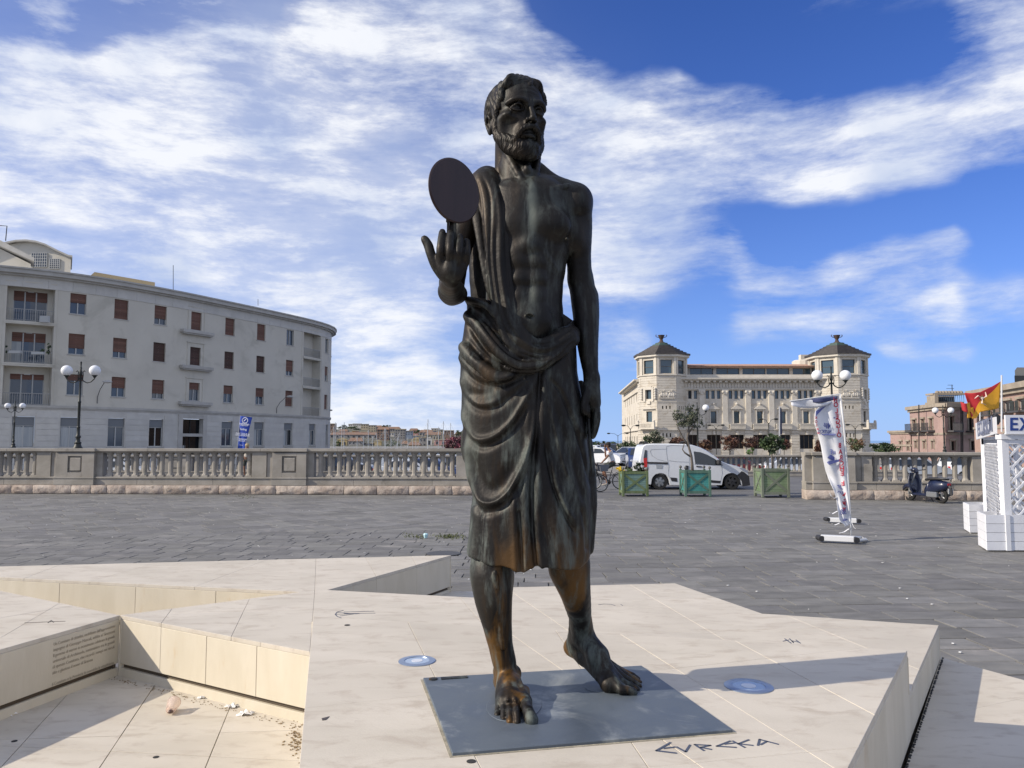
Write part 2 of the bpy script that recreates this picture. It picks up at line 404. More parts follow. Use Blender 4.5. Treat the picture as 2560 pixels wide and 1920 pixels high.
def inset(poly, d):
 c = (sum(p[0] for p in poly) / len(poly), sum(p[1] for p in poly) / len(poly))
 pl = poly if area(poly) > 0 else poly[::-1]
 out = list(pl)
 for a, b in zip(pl, pl[1:] + pl[:1]):
  L = math.hypot(b[0] - a[0], b[1] - a[1]); n = (-(b[1] - a[1]) / L, (b[0] - a[0]) / L)
 res = []; m = len(pl)
 for i in range(m):
  a, b, c_ = Vector((*pl[i - 1], 0)), Vector((*pl[i], 0)), Vector((*pl[(i + 1) % m], 0))
  d1 = (b - a).normalized(); d2 = (c_ - b).normalized(); n1 = Vector((-d1.y, d1.x, 0)); n2 = Vector((-d2.y, d2.x, 0))
  if abs(d1.cross(d2).z) < .02: res.append(xy(b + n1 * d)); continue
  res.append(xy(isect(a + n1 * d, d1, b + n2 * d, d2)))
 return res
def platform(name, label, poly, ztop, zbot, lines, faces, step, core=.034):
 "a block: recessed core, top slabs 30 mm thick with open joints, panelled faces"
 poly = [xy(p) for p in poly]; cx = sum(p[0] for p in poly) / len(poly); cy = sum(p[1] for p in poly) / len(poly)
 root = thing(name, label, 'plinth', (cx, cy, 0), group='pale stone blocks of the monument base')
 MB().prism(inset(poly, core), zbot - .05, ztop - .004).build('core', M_grout, root, world=True)
 for q in split(poly, lines, .0024):
  z = ztop + random.uniform(-.0006, .0006)
  MB().prism(q, ztop - .031, z).build('stone_slab', M_ston, root, world=True, bevel=.0016)
 for (a, b, z0, st) in faces: wall_panels(root, Vector((a[0], a[1], 0)), Vector((b[0], b[1], 0)), z0, ztop, step, skip_base=st)
 return root
def ln(u0, v0, u1, v1, z):
 a, b = G(u0, v0, z), G(u1, v1, z); return (xy(a), (b.x - a.x, b.y - a.y))
back_lines = [ln(1128, 1470, 1225, 1580, T0), ln(1300, 1494, 1440, 1590, T0), ln(1547, 1583, 2337, 1563, T0), ln(787, 1478, 782, 1540, T0),
              ln(1590, 1470, 1760, 1570, T0), ln(1990, 1548, 2240, 1650, T0), ln(624, 1497, 578, 1592, T0), ln(430, 1522, 400, 1562, T0), ln(300, 1538, 1620, 1500, T0)]
back = platform('stone_platform', 'wide pale stone platform behind the bronze statue, level with its ankles', [P1, P2, P2b, P3, P4, P5, P6, P7, TA, TL], T0, 0,
    back_lines, [(P1, TL, 0, False), (TA, P7, LOWZ, True), (P7, P6, GZ, True), (P6, P5, GZ, True), (P5, P4, GZ, True), (P4, P3, GZ, True), (P3, P2b, GZ, True), (P2, P1, GZ, True)], .62)
front_lines = [ln(1547, 1583, 1960, 1842, T1), ln(1040, 1596, 1090, 1696, T1), ln(1298, 1600, 1364, 1646, T1), ln(1834, 1600, 1960, 1667, T1), ln(1580, 1858, 1622, 1920, T1), ln(760, 1770, 1040, 1740, T1), ln(1650, 1915, 2150, 1868, T1)]
front = platform('stone_platform', 'raised pointed pale stone block carrying the bronze statue and its plate', [TL, TA, APEX], T1, 0, front_lines,
                 [(APEX, TA, LOWZ, True), (TL, APEX, 0, True), (TA, TL, T0, True)], .9)
far_lines = [ln(787, 1478, 790, 1398, T0), ln(1030, 1392, 1040, 1412, T0), ln(640, 1410, 500, 1462, T0), ln(380, 1410, 230, 1452, T0), ln(150, 1412, 60, 1446, T0), ln(915, 1395, 940, 1440, T0)]
farp = platform('stone_platform', 'long narrow pale stone block nearest the dark paving, with a sharp tip beside the statue', [FT, P2b, P2, FL], T0, 0, far_lines,
    [(P2b, FT, 0, False), (FL2, P2, 0, False), (FT, FL, GZ, True)], .86)
leftp = platform('stone_platform', 'pale stone block with engraved lines of text on its shaded side', LP, T0, 0,
                 [ln(0, 1545, 220, 1508, T0), ln(60, 1560, 180, 1490, T0)], [(LP[3], LP[0], 0, False), (LP[0], LP[1], 0, False)], .95)
lowp = platform('stone_platform', 'lowest pale stone slab beside the dark paving, crossed by the block shadow', [CB, APEX + Vector((.02, -.02, 0)), Vector((3.0, -1.5, 0)), EB2], LOWZ, GZ,
    [ln(2300, 1800, 2560, 1745, LOWZ)], [(EB2, CB, GZ, True)], 1.1)
# chain of dark pebbles in the joint at the foot of the right-hand face
q = MB()
for i in range(150):
 t = i / 150; p = APEX.lerp(CB, t + random.uniform(-.002, .002)) + Vector((.014, -.008, LOWZ - APEX.z * 0)); p.z = LOWZ + .002
 q.box(p, (.016 + .012 * random.random(), .011, .008), rz=math.atan2(CB.y - APEX.y, CB.x - APEX.x) + random.uniform(-.3, .3))
o = q.build('joint_gravel', M_dark, lowp, world=True); o['kind'] = 'stuff'
# recess floor: pale slabs
fl = thing('recess_floor', 'sunken pale stone floor between the blocks, with a plastic cup on it', 'floor', (-2.5, 3, 0)); fl['kind'] = 'structure'; del fl['category']
fpoly = [xy(P1), xy(TL), xy(APEX), (-.6, -2.5), (-7.5, -2.5), xy(LP[3])]
MB().prism(fpoly, -.05, .004).build('floor_bed', M_dark, fl, world=True)
for q_ in split(fpoly, [ln(371, 1741, 252, 1920, 0), ln(572, 1780, 515, 1920, 0), ln(300, 1845, 760, 1830, 0), ln(160, 1750, 60, 1860, 0), ln(0, 1870, 700, 1905, 0)], .005):
 MB().prism(q_, .001, .014 + random.uniform(-.001, .001)).build('stone_slab', M_ston, fl, world=True, bevel=.0015)
rpoly = [xy(FT), xy(P2b), xy(P3), xy(P4), (P4.x + .35, FT.y)]
MB().prism(rpoly, -.06, .05).build('stone_slab', M_ston, fl, world=True)
rpoly = [xy(P1), xy(P2), xy(FL2), xy(P1 + Ld * 2.6)]
MB().prism(rpoly, -.06, .012).build('stone_slab', M_ston, fl, world=True)
MON = [[xy(p) for p in q_] for q_ in ([P1, P2, P2b, P3, P4, P5, P6, P7, TA, TL], [TL, TA, APEX], [FT, P2b, P2, FL], LP, [CB, APEX, Vector((3, -1.5, 0)), EB2])] + [fpoly, rpoly, [xy(FT), xy(P2b), xy(P3), xy(P4), (P4.x + .35, FT.y)]]
def inside(pt, poly):
 c = False; j = len(poly) - 1
 for i in range(len(poly)):
  if (poly[i][1] > pt[1]) != (poly[j][1] > pt[1]) and pt[0] < (poly[j][0] - poly[i][0]) * (pt[1] - poly[i][1]) / (poly[j][1] - poly[i][1]) + poly[i][0]: c = not c
  j = i
 return c
# ------------------------------------------------------------------ plaza paving stones
square = thing('paving', 'dark basalt paving stones of the square', 'paving', (0, 15, 0)); square['kind'] = 'structure'; del square['category']
def balu_y(x): return 28.55 - .045 * (x + 2.7) if x < 2 else 25.75 + (12.3 - x) * .05 + 0.45
stones = []
def in_square(c):
 if c[1] > (balu_y(c[0]) if (c[0] < -2 or c[0] > 9.5) else 26.6): return False
 if c[1] < 1 or abs(c[0]) > c[1] * 1.1 + 6: return False
 return not any(inside(c, q) for q in MON)
def zone_of(c):  # three areas laid in different directions
 if c[0] > 1.2 - (c[1] - 9) * .10: return 0
 if c[1] < 17.5 + .25 * c[0] * .5 and c[0] > -26: return 1
 return 2
ZD = [(R(3.5), .62, .40, 0), (R(-2), .52, .34, .5), (R(38), .62, .62, 0)]
for zi, (ang, lw, rd, brick) in enumerate(ZD):
 ca, sa = math.cos(ang), math.sin(ang)
 nr = int(60 / rd)
 for j in range(-nr, nr):
  rr = rd; y0 = j * rr; x = -48 + random.random() * lw
  while x < 48:
   w = lw * random.uniform(.65, 1.45)
   cxl, cyl = x + w / 2, y0 + rr / 2
   c = (cxl * ca - cyl * sa, cxl * sa + cyl * ca + 14)
   if -34 < c[0] < 32 and 1 < c[1] < 31 and (zone_of(c) == zi or (zi == 2 and zone_of((c[0], c[1] + .5)) == 2) or (zi == 1 and zone_of((c[0] - .5, c[1])) == 1)) and in_square(c):
    stones.append((c, w, rr, ang, zi * .005))
   x += w
def stone_geo(w, d, ang, c, dz):
 g = .008; j = lambda: random.uniform(-.007, .007)
 hw, hd = w / 2 - g, d / 2 - g; b = .005
 h = GZ - dz + random.uniform(-.0018, .002)
 tx, ty = random.uniform(-.0016, .0016), random.uniform(-.0016, .0016)
 cs = [(-hw + j(), -hd + j()), (hw + j(), -hd + j()), (hw + j(), hd + j()), (-hw + j(), hd + j())]
 ca, sa = math.cos(ang), math.sin(ang); vs = []
 for (x, y) in cs: vs.append((x * ca - y * sa + c[0], x * sa + y * ca + c[1], GZ - .022))
 for (x, y) in cs: vs.append((x * ca - y * sa + c[0], x * sa + y * ca + c[1], h - .003 + tx * (1 if x > 0 else -1)))
 for (x, y) in cs:
  x -= math.copysign(b, x); y -= math.copysign(b, y)
  vs.append((x * ca - y * sa + c[0], x * sa + y * ca + c[1], h + tx * (1 if x > 0 else -1) + ty * (1 if y > 0 else -1)))
 fs = [(0, 1, 5, 4), (1, 2, 6, 5), (2, 3, 7, 6), (3, 0, 4, 7), (4, 5, 9, 8), (5, 6, 10, 9), (6, 7, 11, 10), (7, 4, 8, 11), (8, 9, 10, 11)]
 return vs, fs
def seen(c): 
 y = c[1]; x = c[0]; return abs(x) < y * .668 and y > 5
stones.sort(key=lambda s: (not seen(s[0]), s[0][1]))
rest = MB()
for i, (c, w, d, ang, dz) in enumerate(stones):
 vs, fs = stone_geo(w, d, ang, c, dz)
 if i < 295:
  MB().add(vs, fs).build('paving_stone', M_basalt, square, world=True)
 else: rest.add(vs, fs)
o = rest.build('paving_stone_field', M_basalt, square, world=True); o['kind'] = 'stuff'
# litter and pale flecks on the dark paving
M_lit = pmat('white_litter', (.75, .75, .72), rough=.8)
q = MB()
for _ in range(130):
 y = random.uniform(8, 26); x = random.uniform(-.62 * y, .66 * y)
 if in_square((x, y)): q.box((x, y, GZ + .012), (random.uniform(.008, .035), random.uniform(.006, .02), .004), rz=random.random() * 3)
for (u, v) in ((1820, 1463), (1892, 1478), (2268, 1496), (2382, 1608), (2330, 1510), (2250, 1470), (2400, 1630), (1480 + 680 / 2.91, 1306), (2210, 1560)):
 p = G(u, v, GZ + .012); q.box(p, (.03, .02, .004), rz=random.random())
o = q.build('litter', M_lit); tag(o, 'tiny scraps of white litter strewn over the dark paving', kind='stuff')
# ================================================================== bronze statue, sculpted as distance fields
class SDF:
 def __init__(s, lo, hi, h):
  s.lo = np.array(lo, np.float32); s.h = h
  s.n = np.ceil((np.array(hi) - s.lo) / h).astype(int) + 1
  s.ax = [s.lo[i] + h * np.arange(s.n[i], dtype=np.float32) for i in range(3)]
  s.f = np.full(tuple(s.n), .5, np.float32)
 def sub(s, lo, hi):
  sl = []
  for i in range(3):
   a = int(max(0, math.floor((lo[i] - s.lo[i]) / s.h))); b = int(min(s.n[i], math.ceil((hi[i] - s.lo[i]) / s.h) + 1))
   if b <= a: return None
   sl.append(slice(a, b))
  X, Y, Z = np.meshgrid(*[s.ax[i][sl[i]] for i in range(3)], indexing='ij', sparse=True)
  return tuple(sl), X, Y, Z
 def comb(s, sl, d, k, mode):
  a = s.f[sl]
  if mode == 'sub':
   if k > 0:
    h = np.clip(.5 - .5 * (a + d) / k, 0, 1); s.f[sl] = a * (1 - h) - d * h + k * h * (1 - h)
   else: s.f[sl] = np.maximum(a, -d)
  else:
   if k > 0:
    h = np.clip(.5 + .5 * (a - d) / k, 0, 1); s.f[sl] = a * (1 - h) + d * h - k * h * (1 - h)
   else: s.f[sl] = np.minimum(a, d)
 def ell(s, c, r, k=.02, rot=None, mode='add'):
  m = max(r) + k * 1.5 + 2 * s.h
  q = s.sub([c[i] - m for i in range(3)], [c[i] + m for i in range(3)])
  if q is None: return s
  sl, X, Y, Z = q; x, y, z = X - c[0], Y - c[1], Z - c[2]
  if rot is not None:
   M = rot.transposed(); x, y, z = (M[0][0] * x + M[0][1] * y + M[0][2] * z, M[1][0] * x + M[1][1] * y + M[1][2] * z, M[2][0] * x + M[2][1] * y + M[2][2] * z)
  k0 = np.sqrt((x / r[0]) ** 2 + (y / r[1]) ** 2 + (z / r[2]) ** 2)
  k1 = np.sqrt((x / r[0] ** 2) ** 2 + (y / r[1] ** 2) ** 2 + (z / r[2] ** 2) ** 2)
  d = np.where(k0 < 1e-3, -min(r), k0 * (k0 - 1) / np.maximum(k1, 1e-6))
  s.comb(sl, d.astype(np.float32), k, mode); return s
 def cone(s, a, b, ra, rb, k=.02, mode='add', sq=None):
  "tapered capsule; sq=(axis, factor) flattens it across a direction"
  a = np.array(a, np.float64); b = np.array(b, np.float64)
  m = max(ra, rb) + k * 1.5 + 2 * s.h; lo = np.minimum(a, b) - m; hi = np.maximum(a, b) + m
  q = s.sub(lo, hi)
  if q is None: return s
  sl, X, Y, Z = q; ab = b - a; L2 = float(ab @ ab) + 1e-9
  px, py, pz = X - a[0], Y - a[1], Z - a[2]
  t = np.clip((px * ab[0] + py * ab[1] + pz * ab[2]) / L2, 0, 1)
  ex, ey, ez = px - t * ab[0], py - t * ab[1], pz - t * ab[2]
  if sq is not None:
   n, fct = sq; w = ex * n[0] + ey * n[1] + ez * n[2]
   g = (1 / fct - 1) * w; ex, ey, ez = ex + g * n[0], ey + g * n[1], ez + g * n[2]
   d = (np.sqrt(ex * ex + ey * ey + ez * ez) - (ra + (rb - ra) * t)) * (.5 + .5 * fct)
  else: d = np.sqrt(ex * ex + ey * ey + ez * ez) - (ra + (rb - ra) * t)
  s.comb(sl, d.astype(np.float32), k, mode); return s
 def chain(s, pts, rad, k=.02, mode='add', sq=None):
  "smooth tube through points (Catmull-Rom resampled)"
  P = [np.array(p, float) for p in pts]; n = len(P); Q = []; Rr = []
  for i in range(n - 1):
   p0, p1, p2, p3 = P[max(i - 1, 0)], P[i], P[i + 1], P[min(i + 2, n - 1)]
   st = 4 if n > 2 else 1
   for j in range(st):
    t = j / st; Q.append(.5 * ((2 * p1) + (-p0 + p2) * t + (2 * p0 - 5 * p1 + 4 * p2 - p3) * t * t + (-p0 + 3 * p1 - 3 * p2 + p3) * t ** 3)); Rr.append(rad[i] * (1 - t) + rad[i + 1] * t)
  Q.append(P[-1]); Rr.append(rad[-1])
  for i in range(len(Q) - 1): s.cone(Q[i], Q[i + 1], Rr[i], Rr[i + 1], k if i == 0 else min(k, .006) if mode == 'add' else k, mode, sq)
  return s
 def mesh(s, name, smooth=2, post=None):
  f = s.f; h = s.h; nx, ny, nz = f.shape
  ins = f < 0
  c = [ins[i:nx - 1 + i, j:ny - 1 + j, k:nz - 1 + k] for i in (0, 1) for j in (0, 1) for k in (0, 1)]
  cnt = sum(x.astype(np.int8) for x in c); act = (cnt > 0) & (cnt < 8)
  idx = np.full(act.shape, -1, np.int64); A = np.argwhere(act); idx[act] = np.arange(len(A))
  acc = np.zeros((len(A), 3)); w = np.zeros(len(A))
  corners = [(i, j, k) for i in (0, 1) for j in (0, 1) for k in (0, 1)]
  val = {cc: f[A[:, 0] + cc[0], A[:, 1] + cc[1], A[:, 2] + cc[2]] for cc in corners}
  for cc in corners:
   for axn in range(3):
    if cc[axn] == 0:
     dd = list(cc); dd[axn] = 1; a = val[cc]; b = val[tuple(dd)]; x = (a < 0) != (b < 0)
     t = a / np.where(x, a - b, 1); pt = np.tile(np.array(cc, float), (len(A), 1)); pt[:, axn] = t
     acc[x] += pt[x]; w[x] += 1
  V = (A + acc / w[:, None]) * h + s.lo
  F = []
  for axn in range(3):
   o1, o2 = [(1, 2), (2, 0), (0, 1)][axn]
   sh = [slice(None)] * 3; sh[axn] = slice(0, -1); sh2 = [slice(None)] * 3; sh2[axn] = slice(1, None)
   e = ins[tuple(sh)] != ins[tuple(sh2)]; E = np.argwhere(e)
   E = E[(E[:, o1] > 0) & (E[:, o2] > 0) & (E[:, o1] < f.shape[o1] - 1) & (E[:, o2] < f.shape[o2] - 1)]
   s0 = ins[E[:, 0], E[:, 1], E[:, 2]]
   def g(d1, d2):
    q = E.copy(); q[:, o1] -= d1; q[:, o2] -= d2; return idx[q[:, 0], q[:, 1], q[:, 2]]
   q = np.stack([g(1, 1), g(0, 1), g(0, 0), g(1, 0)], 1); q[~s0] = q[~s0][:, ::-1]; F.append(q)
  F = np.concatenate(F); F = F[(F >= 0).all(1)]
  def lap(V, it, lam):
   src = np.concatenate([F[:, i] for i in range(4)]); dst = np.concatenate([F[:, (i + 1) % 4] for i in range(4)])
   for _ in range(it):
    n = np.bincount(src, minlength=len(V)) + np.bincount(dst, minlength=len(V))
    q = np.stack([np.bincount(src, V[dst, i], len(V)) + np.bincount(dst, V[src, i], len(V)) for i in range(3)], 1)
    V = V * (1 - lam) + lam * q / np.maximum(n, 1)[:, None]
   return V
  V = lap(V, smooth, .5)
  if post is not None: V = post(V, F, lap)
  me = bpy.data.meshes.new(name); me.vertices.add(len(V)); me.vertices.foreach_set('co', V.astype(np.float32).ravel())
  me.loops.add(F.size); me.loops.foreach_set('vertex_index', F.astype(np.int32).ravel())
  me.polygons.add(len(F)); me.polygons.foreach_set('loop_start', (np.arange(len(F)) * 4).astype(np.int32))
  me.update(calc_edges=True); me.validate(); me.shade_smooth(); return me
def vnormals(V, F):
 a = V[F[:, 2]] - V[F[:, 0]]; b = V[F[:, 3]] - V[F[:, 1]]; n = np.cross(a, b)
 N = np.stack([sum(np.bincount(F[:, j], n[:, i], len(V)) for j in range(4)) for i in range(3)], 1)
 return N / np.maximum(np.linalg.norm(N, axis=1), 1e-9)[:, None]
def proj(V):
 "photograph position of world points"
 y = V[:, 1]; z = V[:, 2] - CAMZ
 fwd = y * cp + z * sp; up = -y * sp + z * cp
 return CX + F * V[:, 0] / fwd, CY - F * up / fwd
def folds(V, N, curves, front_only=True, ycut=None):
 "raise or sink the cloth along curves; each curve: list of (u, v), width px, height m, [side bias]"
 u, v = proj(V); disp = np.zeros(len(V)); mask = np.clip(-N[:, 1] * 1.6 + .55, 0, 1) if front_only else 1.0
 for cv in curves:
  pts, wd, ht = cv[0], cv[1], cv[2]; bias = cv[3] if len(cv) > 3 else 0
  P = [np.array(p, float) for p in pts]; Q = []
  n = len(P)
  for i in range(n - 1):
   p0, p1, p2, p3 = P[max(i - 1, 0)], P[i], P[i + 1], P[min(i + 2, n - 1)]
   for j in range(5):
    t = j / 5; Q.append(.5 * ((2 * p1) + (-p0 + p2) * t + (2 * p0 - 5 * p1 + 4 * p2 - p3) * t * t + (-p0 + 3 * p1 - 3 * p2 + p3) * t ** 3))
  Q.append(P[-1]); Q = np.array(Q)
  sel = np.where((u > Q[:, 0].min() - 3.2 * wd) & (u < Q[:, 0].max() + 3.2 * wd) & (v > Q[:, 1].min() - 3.2 * wd) & (v < Q[:, 1].max() + 3.2 * wd))[0]
  if len(sel) == 0: continue
  best = np.full(len(sel), 1e9); side = np.zeros(len(sel)); tt = np.zeros(len(sel)); uu, vv = u[sel], v[sel]; m = len(Q) - 1
  for i in range(m):
   ax, ay = Q[i]; bx, by = Q[i + 1] - Q[i]; L2 = bx * bx + by * by + 1e-9
   t = np.clip(((uu - ax) * bx + (vv - ay) * by) / L2, 0, 1)
   ex, ey = uu - ax - t * bx, vv - ay - t * by; d = ex * ex + ey * ey; w = d < best
   best = np.where(w, d, best); side = np.where(w, np.sign(bx * ey - by * ex), side); tt = np.where(w, (i + t) / m, tt)
  d = np.sqrt(best); wdl = wd * (1 + bias * side)
  taper = np.clip(np.minimum(tt, 1 - tt) * 7 + .15, 0, 1) if not (len(cv) > 4 and cv[4]) else 1.0
  disp[sel] += ht * np.exp(-(d / wdl) ** 2) * taper
 return disp * mask
# ---- placing: statue axis stands 3.72 m in front of the camera
SY = 3.72
def K(u, v, dy=0.0): return tuple(S(u, v, SY + dy))
def pxm(r, dy=0.0, v=960): return r * (SY + dy) / F / ray(0, v)[1]
M_bronze = None
def bronze_mat(name='patinated_bronze', extra=True):
 m = bpy.data.materials.new(name); m.use_nodes = True; t = m.node_tree; N = NT(t); b = t.nodes['Principled BSDF']
 g = t.nodes.new('ShaderNodeNewGeometry'); pos = g.outputs['Position']
 tc = t.nodes.new('ShaderNodeTexCoord').outputs['Object']
 x, y, z = N.sep(pos)
 run = N.vm('MULTIPLY', pos, (1, 1, .22))
 n1 = N.noise(pos, 2.2, 6, .6, .4); n2 = N.noise(run, 11, 8, .65, .5); n3 = N.noise(run, 30, 6, .7)
 base = N.mix(N.ramp(n1, .35, .65), (.011, .010, .0095, 1), (.024, .021, .018, 1))
 warm = N.m('MULTIPLY', N.ramp(N.noise(run, 3.1, 5, .6, .8), .52, .68), .75)
 base = N.mix(warm, base, (.048, .030, .015, 1))
 low = N.m('MULTIPLY', N.ramp(z, 1.75, 1.0), N.ramp(N.noise(run, 4.5, 5, .6, .8), .50, .62))
 base = N.mix(N.m('MULTIPLY', low, .85), base, (.17, .085, .02, 1))
 hgt = N.ramp(z, 3.6, .8)
 pt = N.ramp(N.m('ADD', N.m('MULTIPLY', n2, .7), N.m('MULTIPLY', n3, .35)), .50, .70)
 pt = N.m('MULTIPLY', pt, N.m('MULTIPLY_ADD', hgt, .55, .35))
 def gs(v, c, w): d_ = N.m('MULTIPLY', N.m('SUBTRACT', v, c), 1 / w); return N.m('EXPONENT', N.m('MULTIPLY', N.m('MULTIPLY', d_, d_), -1))
 drip = N.m('MULTIPLY', N.m('MULTIPLY', gs(x, .085, .035), N.m('MULTIPLY', N.ramp(z, 2.35, 2.7), N.ramp(z, 3.3, 3.15))), N.ramp(n2, .40, .62))
 drip2 = N.m('MULTIPLY', N.m('MULTIPLY', gs(x, -.235, .045), N.ramp(z, 2.45, 1.9)), N.ramp(n2, .36, .60))
 pt = N.m('MAXIMUM', pt, N.m('MULTIPLY', N.m('MAXIMUM', drip, drip2), .85))
 base = N.mix(pt, base, (.105, .125, .112, 1))
 N.link(base, b.inputs['Base Color'])
 N.link(N.m('MULTIPLY_ADD', pt, -.55, .62), b.inputs['Metallic'])
 N.link(N.m('MULTIPLY_ADD', pt, .25, N.m('MULTIPLY_ADD', n1, .22, .40)), b.inputs['Roughness'])
 bn = t.nodes.new('ShaderNodeBump'); bn.inputs['Distance'].default_value = .0025; bn.inputs['Strength'].default_value = .8
 hh = N.m('ADD', N.m('MULTIPLY', N.noise(pos, 55, 5, .6), .6), N.m('MULTIPLY', N.noise(pos, 14, 4, .6), 1.2))
 N.link(hh, bn.inputs['Height']); N.link(bn.outputs[0], b.inputs['Normal'])
 return m
M_bronze = bronze_mat()
statue = thing('bronze_statue', 'tall dark bronze statue of a bearded man in a draped robe holding up a mirror', 'statue', tuple(K(1290, 1745)[:2]) + (T1,))
def sculpt(name, sdf, smooth=2, post=None, parent=None, mat=None):
 me = sdf.mesh(name, smooth, post); me.transform(Matrix.Translation(-Vector(statue.location))); me.materials.append(mat or M_bronze)
 o = bpy.data.objects.new(name, me); return link(o, parent or statue)
def P3(a): return a
# ---------------------------------------------------------------- body
g = SDF((-.50, 3.12, .71), (.66, 4.18, 3.40), .0062)
def limb(pts, k=.02, mode='add', sq=None): g.chain([K(p[0], p[1], p[2]) for p in pts], [pxm(p[3], p[2], p[1]) for p in pts], k, mode, sq)
def blob(u, v, dy, ru, ry, rv, k=.02, rot=None, mode='add'): g.ell(K(u, v, dy), (pxm(ru, dy, v), ry, pxm(rv, dy, v)), k, rot, mode)
def rotm(ax, deg): return Matrix.Rotation(R(deg), 3, ax)
# trunk
for (u, v, hw, dd) in [(1322, 500, 104, .135), (1323, 540, 112, .155), (1322, 580, 112, .165), (1319, 630, 105, .160), (1315, 680, 98, .148), (1311, 730, 96, .142), (1308, 780, 100, .145), (1304, 830, 108, .155), (1300, 890, 112, .165)]:
 blob(u, v, .01, hw, dd, 62, .045)
# shoulders
limb([(1340, 470, .03, 34), (1395, 478, .03, 34), (1436, 500, .03, 40)], .04)
limb([(1300, 468, .03, 34), (1250, 472, .03, 34), (1206, 486, .02, 38)], .04)
blob(1440, 512, .01, 36, .085, 50, .035)
blob(1200, 500, .01, 34, .08, 44, .035)
# trapezius and neck
limb([(1292, 330, .03, 40), (1292, 390, .03, 41), (1293, 435, .02, 45), (1298, 480, .02, 52)], .02)
limb([(1340, 425, .05, 22), (1375, 456, .05, 24), (1410, 468, .05, 20)], .03)
limb([(1262, 425, .05, 20), (1240, 446, .05, 22), (1215, 462, .05, 20)], .03)
# collarbones, neck cords
limb([(1332, 480, -.105, 7), (1372, 476, -.095, 8), (1420, 466, -.045, 8)], .03)
limb([(1312, 480, -.105, 7), (1280, 476, -.095, 8), (1235, 464, -.045, 8)], .03)
limb([(1318, 474, -.10, 7), (1288, 420, -.065, 9), (1262, 370, -.01, 10)], .025)
limb([(1328, 474, -.115, 7), (1340, 430, -.055, 9), (1344, 390, .02, 9)], .02)
blob(1318, 425, -.075, 12, .03, 16, .02)
# chest
blob(1378, 560, -.105, 50, .060, 40, .035, rotm('Y', 12)); blob(1284, 562, -.085, 34, .055, 36, .04, rotm('Y', -12))
limb([(1323, 505, -.168, 6), (1324, 560, -.19, 7), (1324, 610, -.185, 6)], .03, 'sub')
limb([(1335, 604, -.178, 6), (1375, 612, -.168, 7), (1412, 596, -.135, 6)], .022, 'sub')
blob(1417, 597, -.142, 5, .012, 5, .004)
# rib arch and belly
limb([(1328, 612, -.132, 8), (1360, 634, -.120, 9), (1388, 676, -.075, 8)], .05); limb([(1316, 612, -.132, 8), (1290, 634, -.120, 9)], .05)
for vv, rr in ((655, 20), (698, 20), (742, 22)):
 blob(1342, vv, -.112, 22, .036, rr, .026); blob(1300, vv, -.112, 22, .036, rr, .026)
limb([(1322, 630, -.172, 4), (1321, 700, -.165, 4), (1320, 775, -.158, 4)], .012, 'sub')
for vv in (676, 720): limb([(1290, vv, -.162, 3), (1352, vv, -.162, 3)], .010, 'sub')
blob(1322, 800, -.11, 56, .055, 46, .04)
blob(1324, 788, -.172, 12, .012, 5, .006); blob(1324, 790, -.170, 8, .020, 5, .006, None, 'sub')
# hanging arm (viewer's right)
limb([(1442, 505, .02, 37), (1447, 570, .03, 33), (1447, 640, .045, 30), (1450, 700, .06, 30)], .03)
blob(1438, 590, -.005, 25, .06, 48, .03)
limb([(1452, 700, .07, 31), (1462, 760, .05, 33), (1466, 810, .035, 31), (1470, 870, .01, 25), (1476, 925, -.01, 19), (1480, 950, -.015, 19)], .02)
limb([(1475, 740, .06, 20), (1474, 790, .05, 20)], .02)
# hand hanging: palm, thumb forward, fingers
limb([(1480, 945, -.015, 19), (1479, 985, -.02, 22), (1484, 1010, -.015, 18)], .012)
limb([(1472, 962, -.045, 11), (1465, 990, -.062, 10.5), (1461, 1018, -.066, 9.5), (1464, 1032, -.066, 8.5)], .008)
limb([(1490, 1005, -.03, 9), (1493, 1045, -.035, 8.5), (1488, 1075, -.035, 7.5), (1482, 1092, -.032, 6.5)], .005)
limb([(1486, 1005, -.005, 9), (1489, 1045, -.005, 8.5), (1482, 1074, -.005, 7.5), (1475, 1090, -.008, 6.5)], .005)
limb([(1482, 1005, .02, 8.5), (1483, 1040, .022, 8), (1476, 1066, .018, 7), (1470, 1080, .012, 6)], .005)
limb([(1478, 1000, .04, 8), (1478, 1030, .042, 7), (1472, 1050, .036, 6)], .005)
# raised arm (viewer's left)
limb([(1196, 500, .03, 38), (1165, 560, .03, 36), (1140, 640, .02, 34), (1128, 720, .00, 31)], .03)
limb([(1130, 737, .01, 27), (1128, 728, -.10, 33), (1127, 710, -.24, 26), (1128, 694, -.36, 19)], .02)
limb([(1147, 735, -.03, 22), (1140, 728, -.12, 20)], .02)
# raised hand: back of the hand turned to the viewer
HD = -.42
def hk(pts, k=.0015): g.chain([K(p[0], p[1], HD + p[2]) for p in pts], [pxm(p[3], HD, p[1]) for p in pts], k)
hk([(1128, 700, .04, 22), (1126, 682, .0, 24), (1126, 662, .0, 22)], .012)
hk([(1116, 690, .0, 16), (1106, 668, -.005, 15), (1101, 650, -.008, 12)], .010)
hk([(1140, 690, .0, 16), (1152, 668, .0, 15), (1160, 655, .0, 12)], .010)
hk([(1101, 652, -.012, 12), (1102, 624, -.034, 11), (1104, 598, -.012, 10.2), (1106, 580, .016, 8.8)])
hk([(1123, 660, -.012, 12), (1125, 626, -.042, 11), (1126, 600, -.020, 10.2), (1127, 582, .012, 9.0)])
hk([(1145, 660, -.010, 11.5), (1147, 630, -.038, 10.6), (1149, 608, -.018, 10), (1150, 592, .012, 8.8)])
hk([(1164, 656, -.004, 10.5), (1167, 632, -.026, 9.6), (1168, 616, -.010, 9), (1167, 603, .014, 8)])
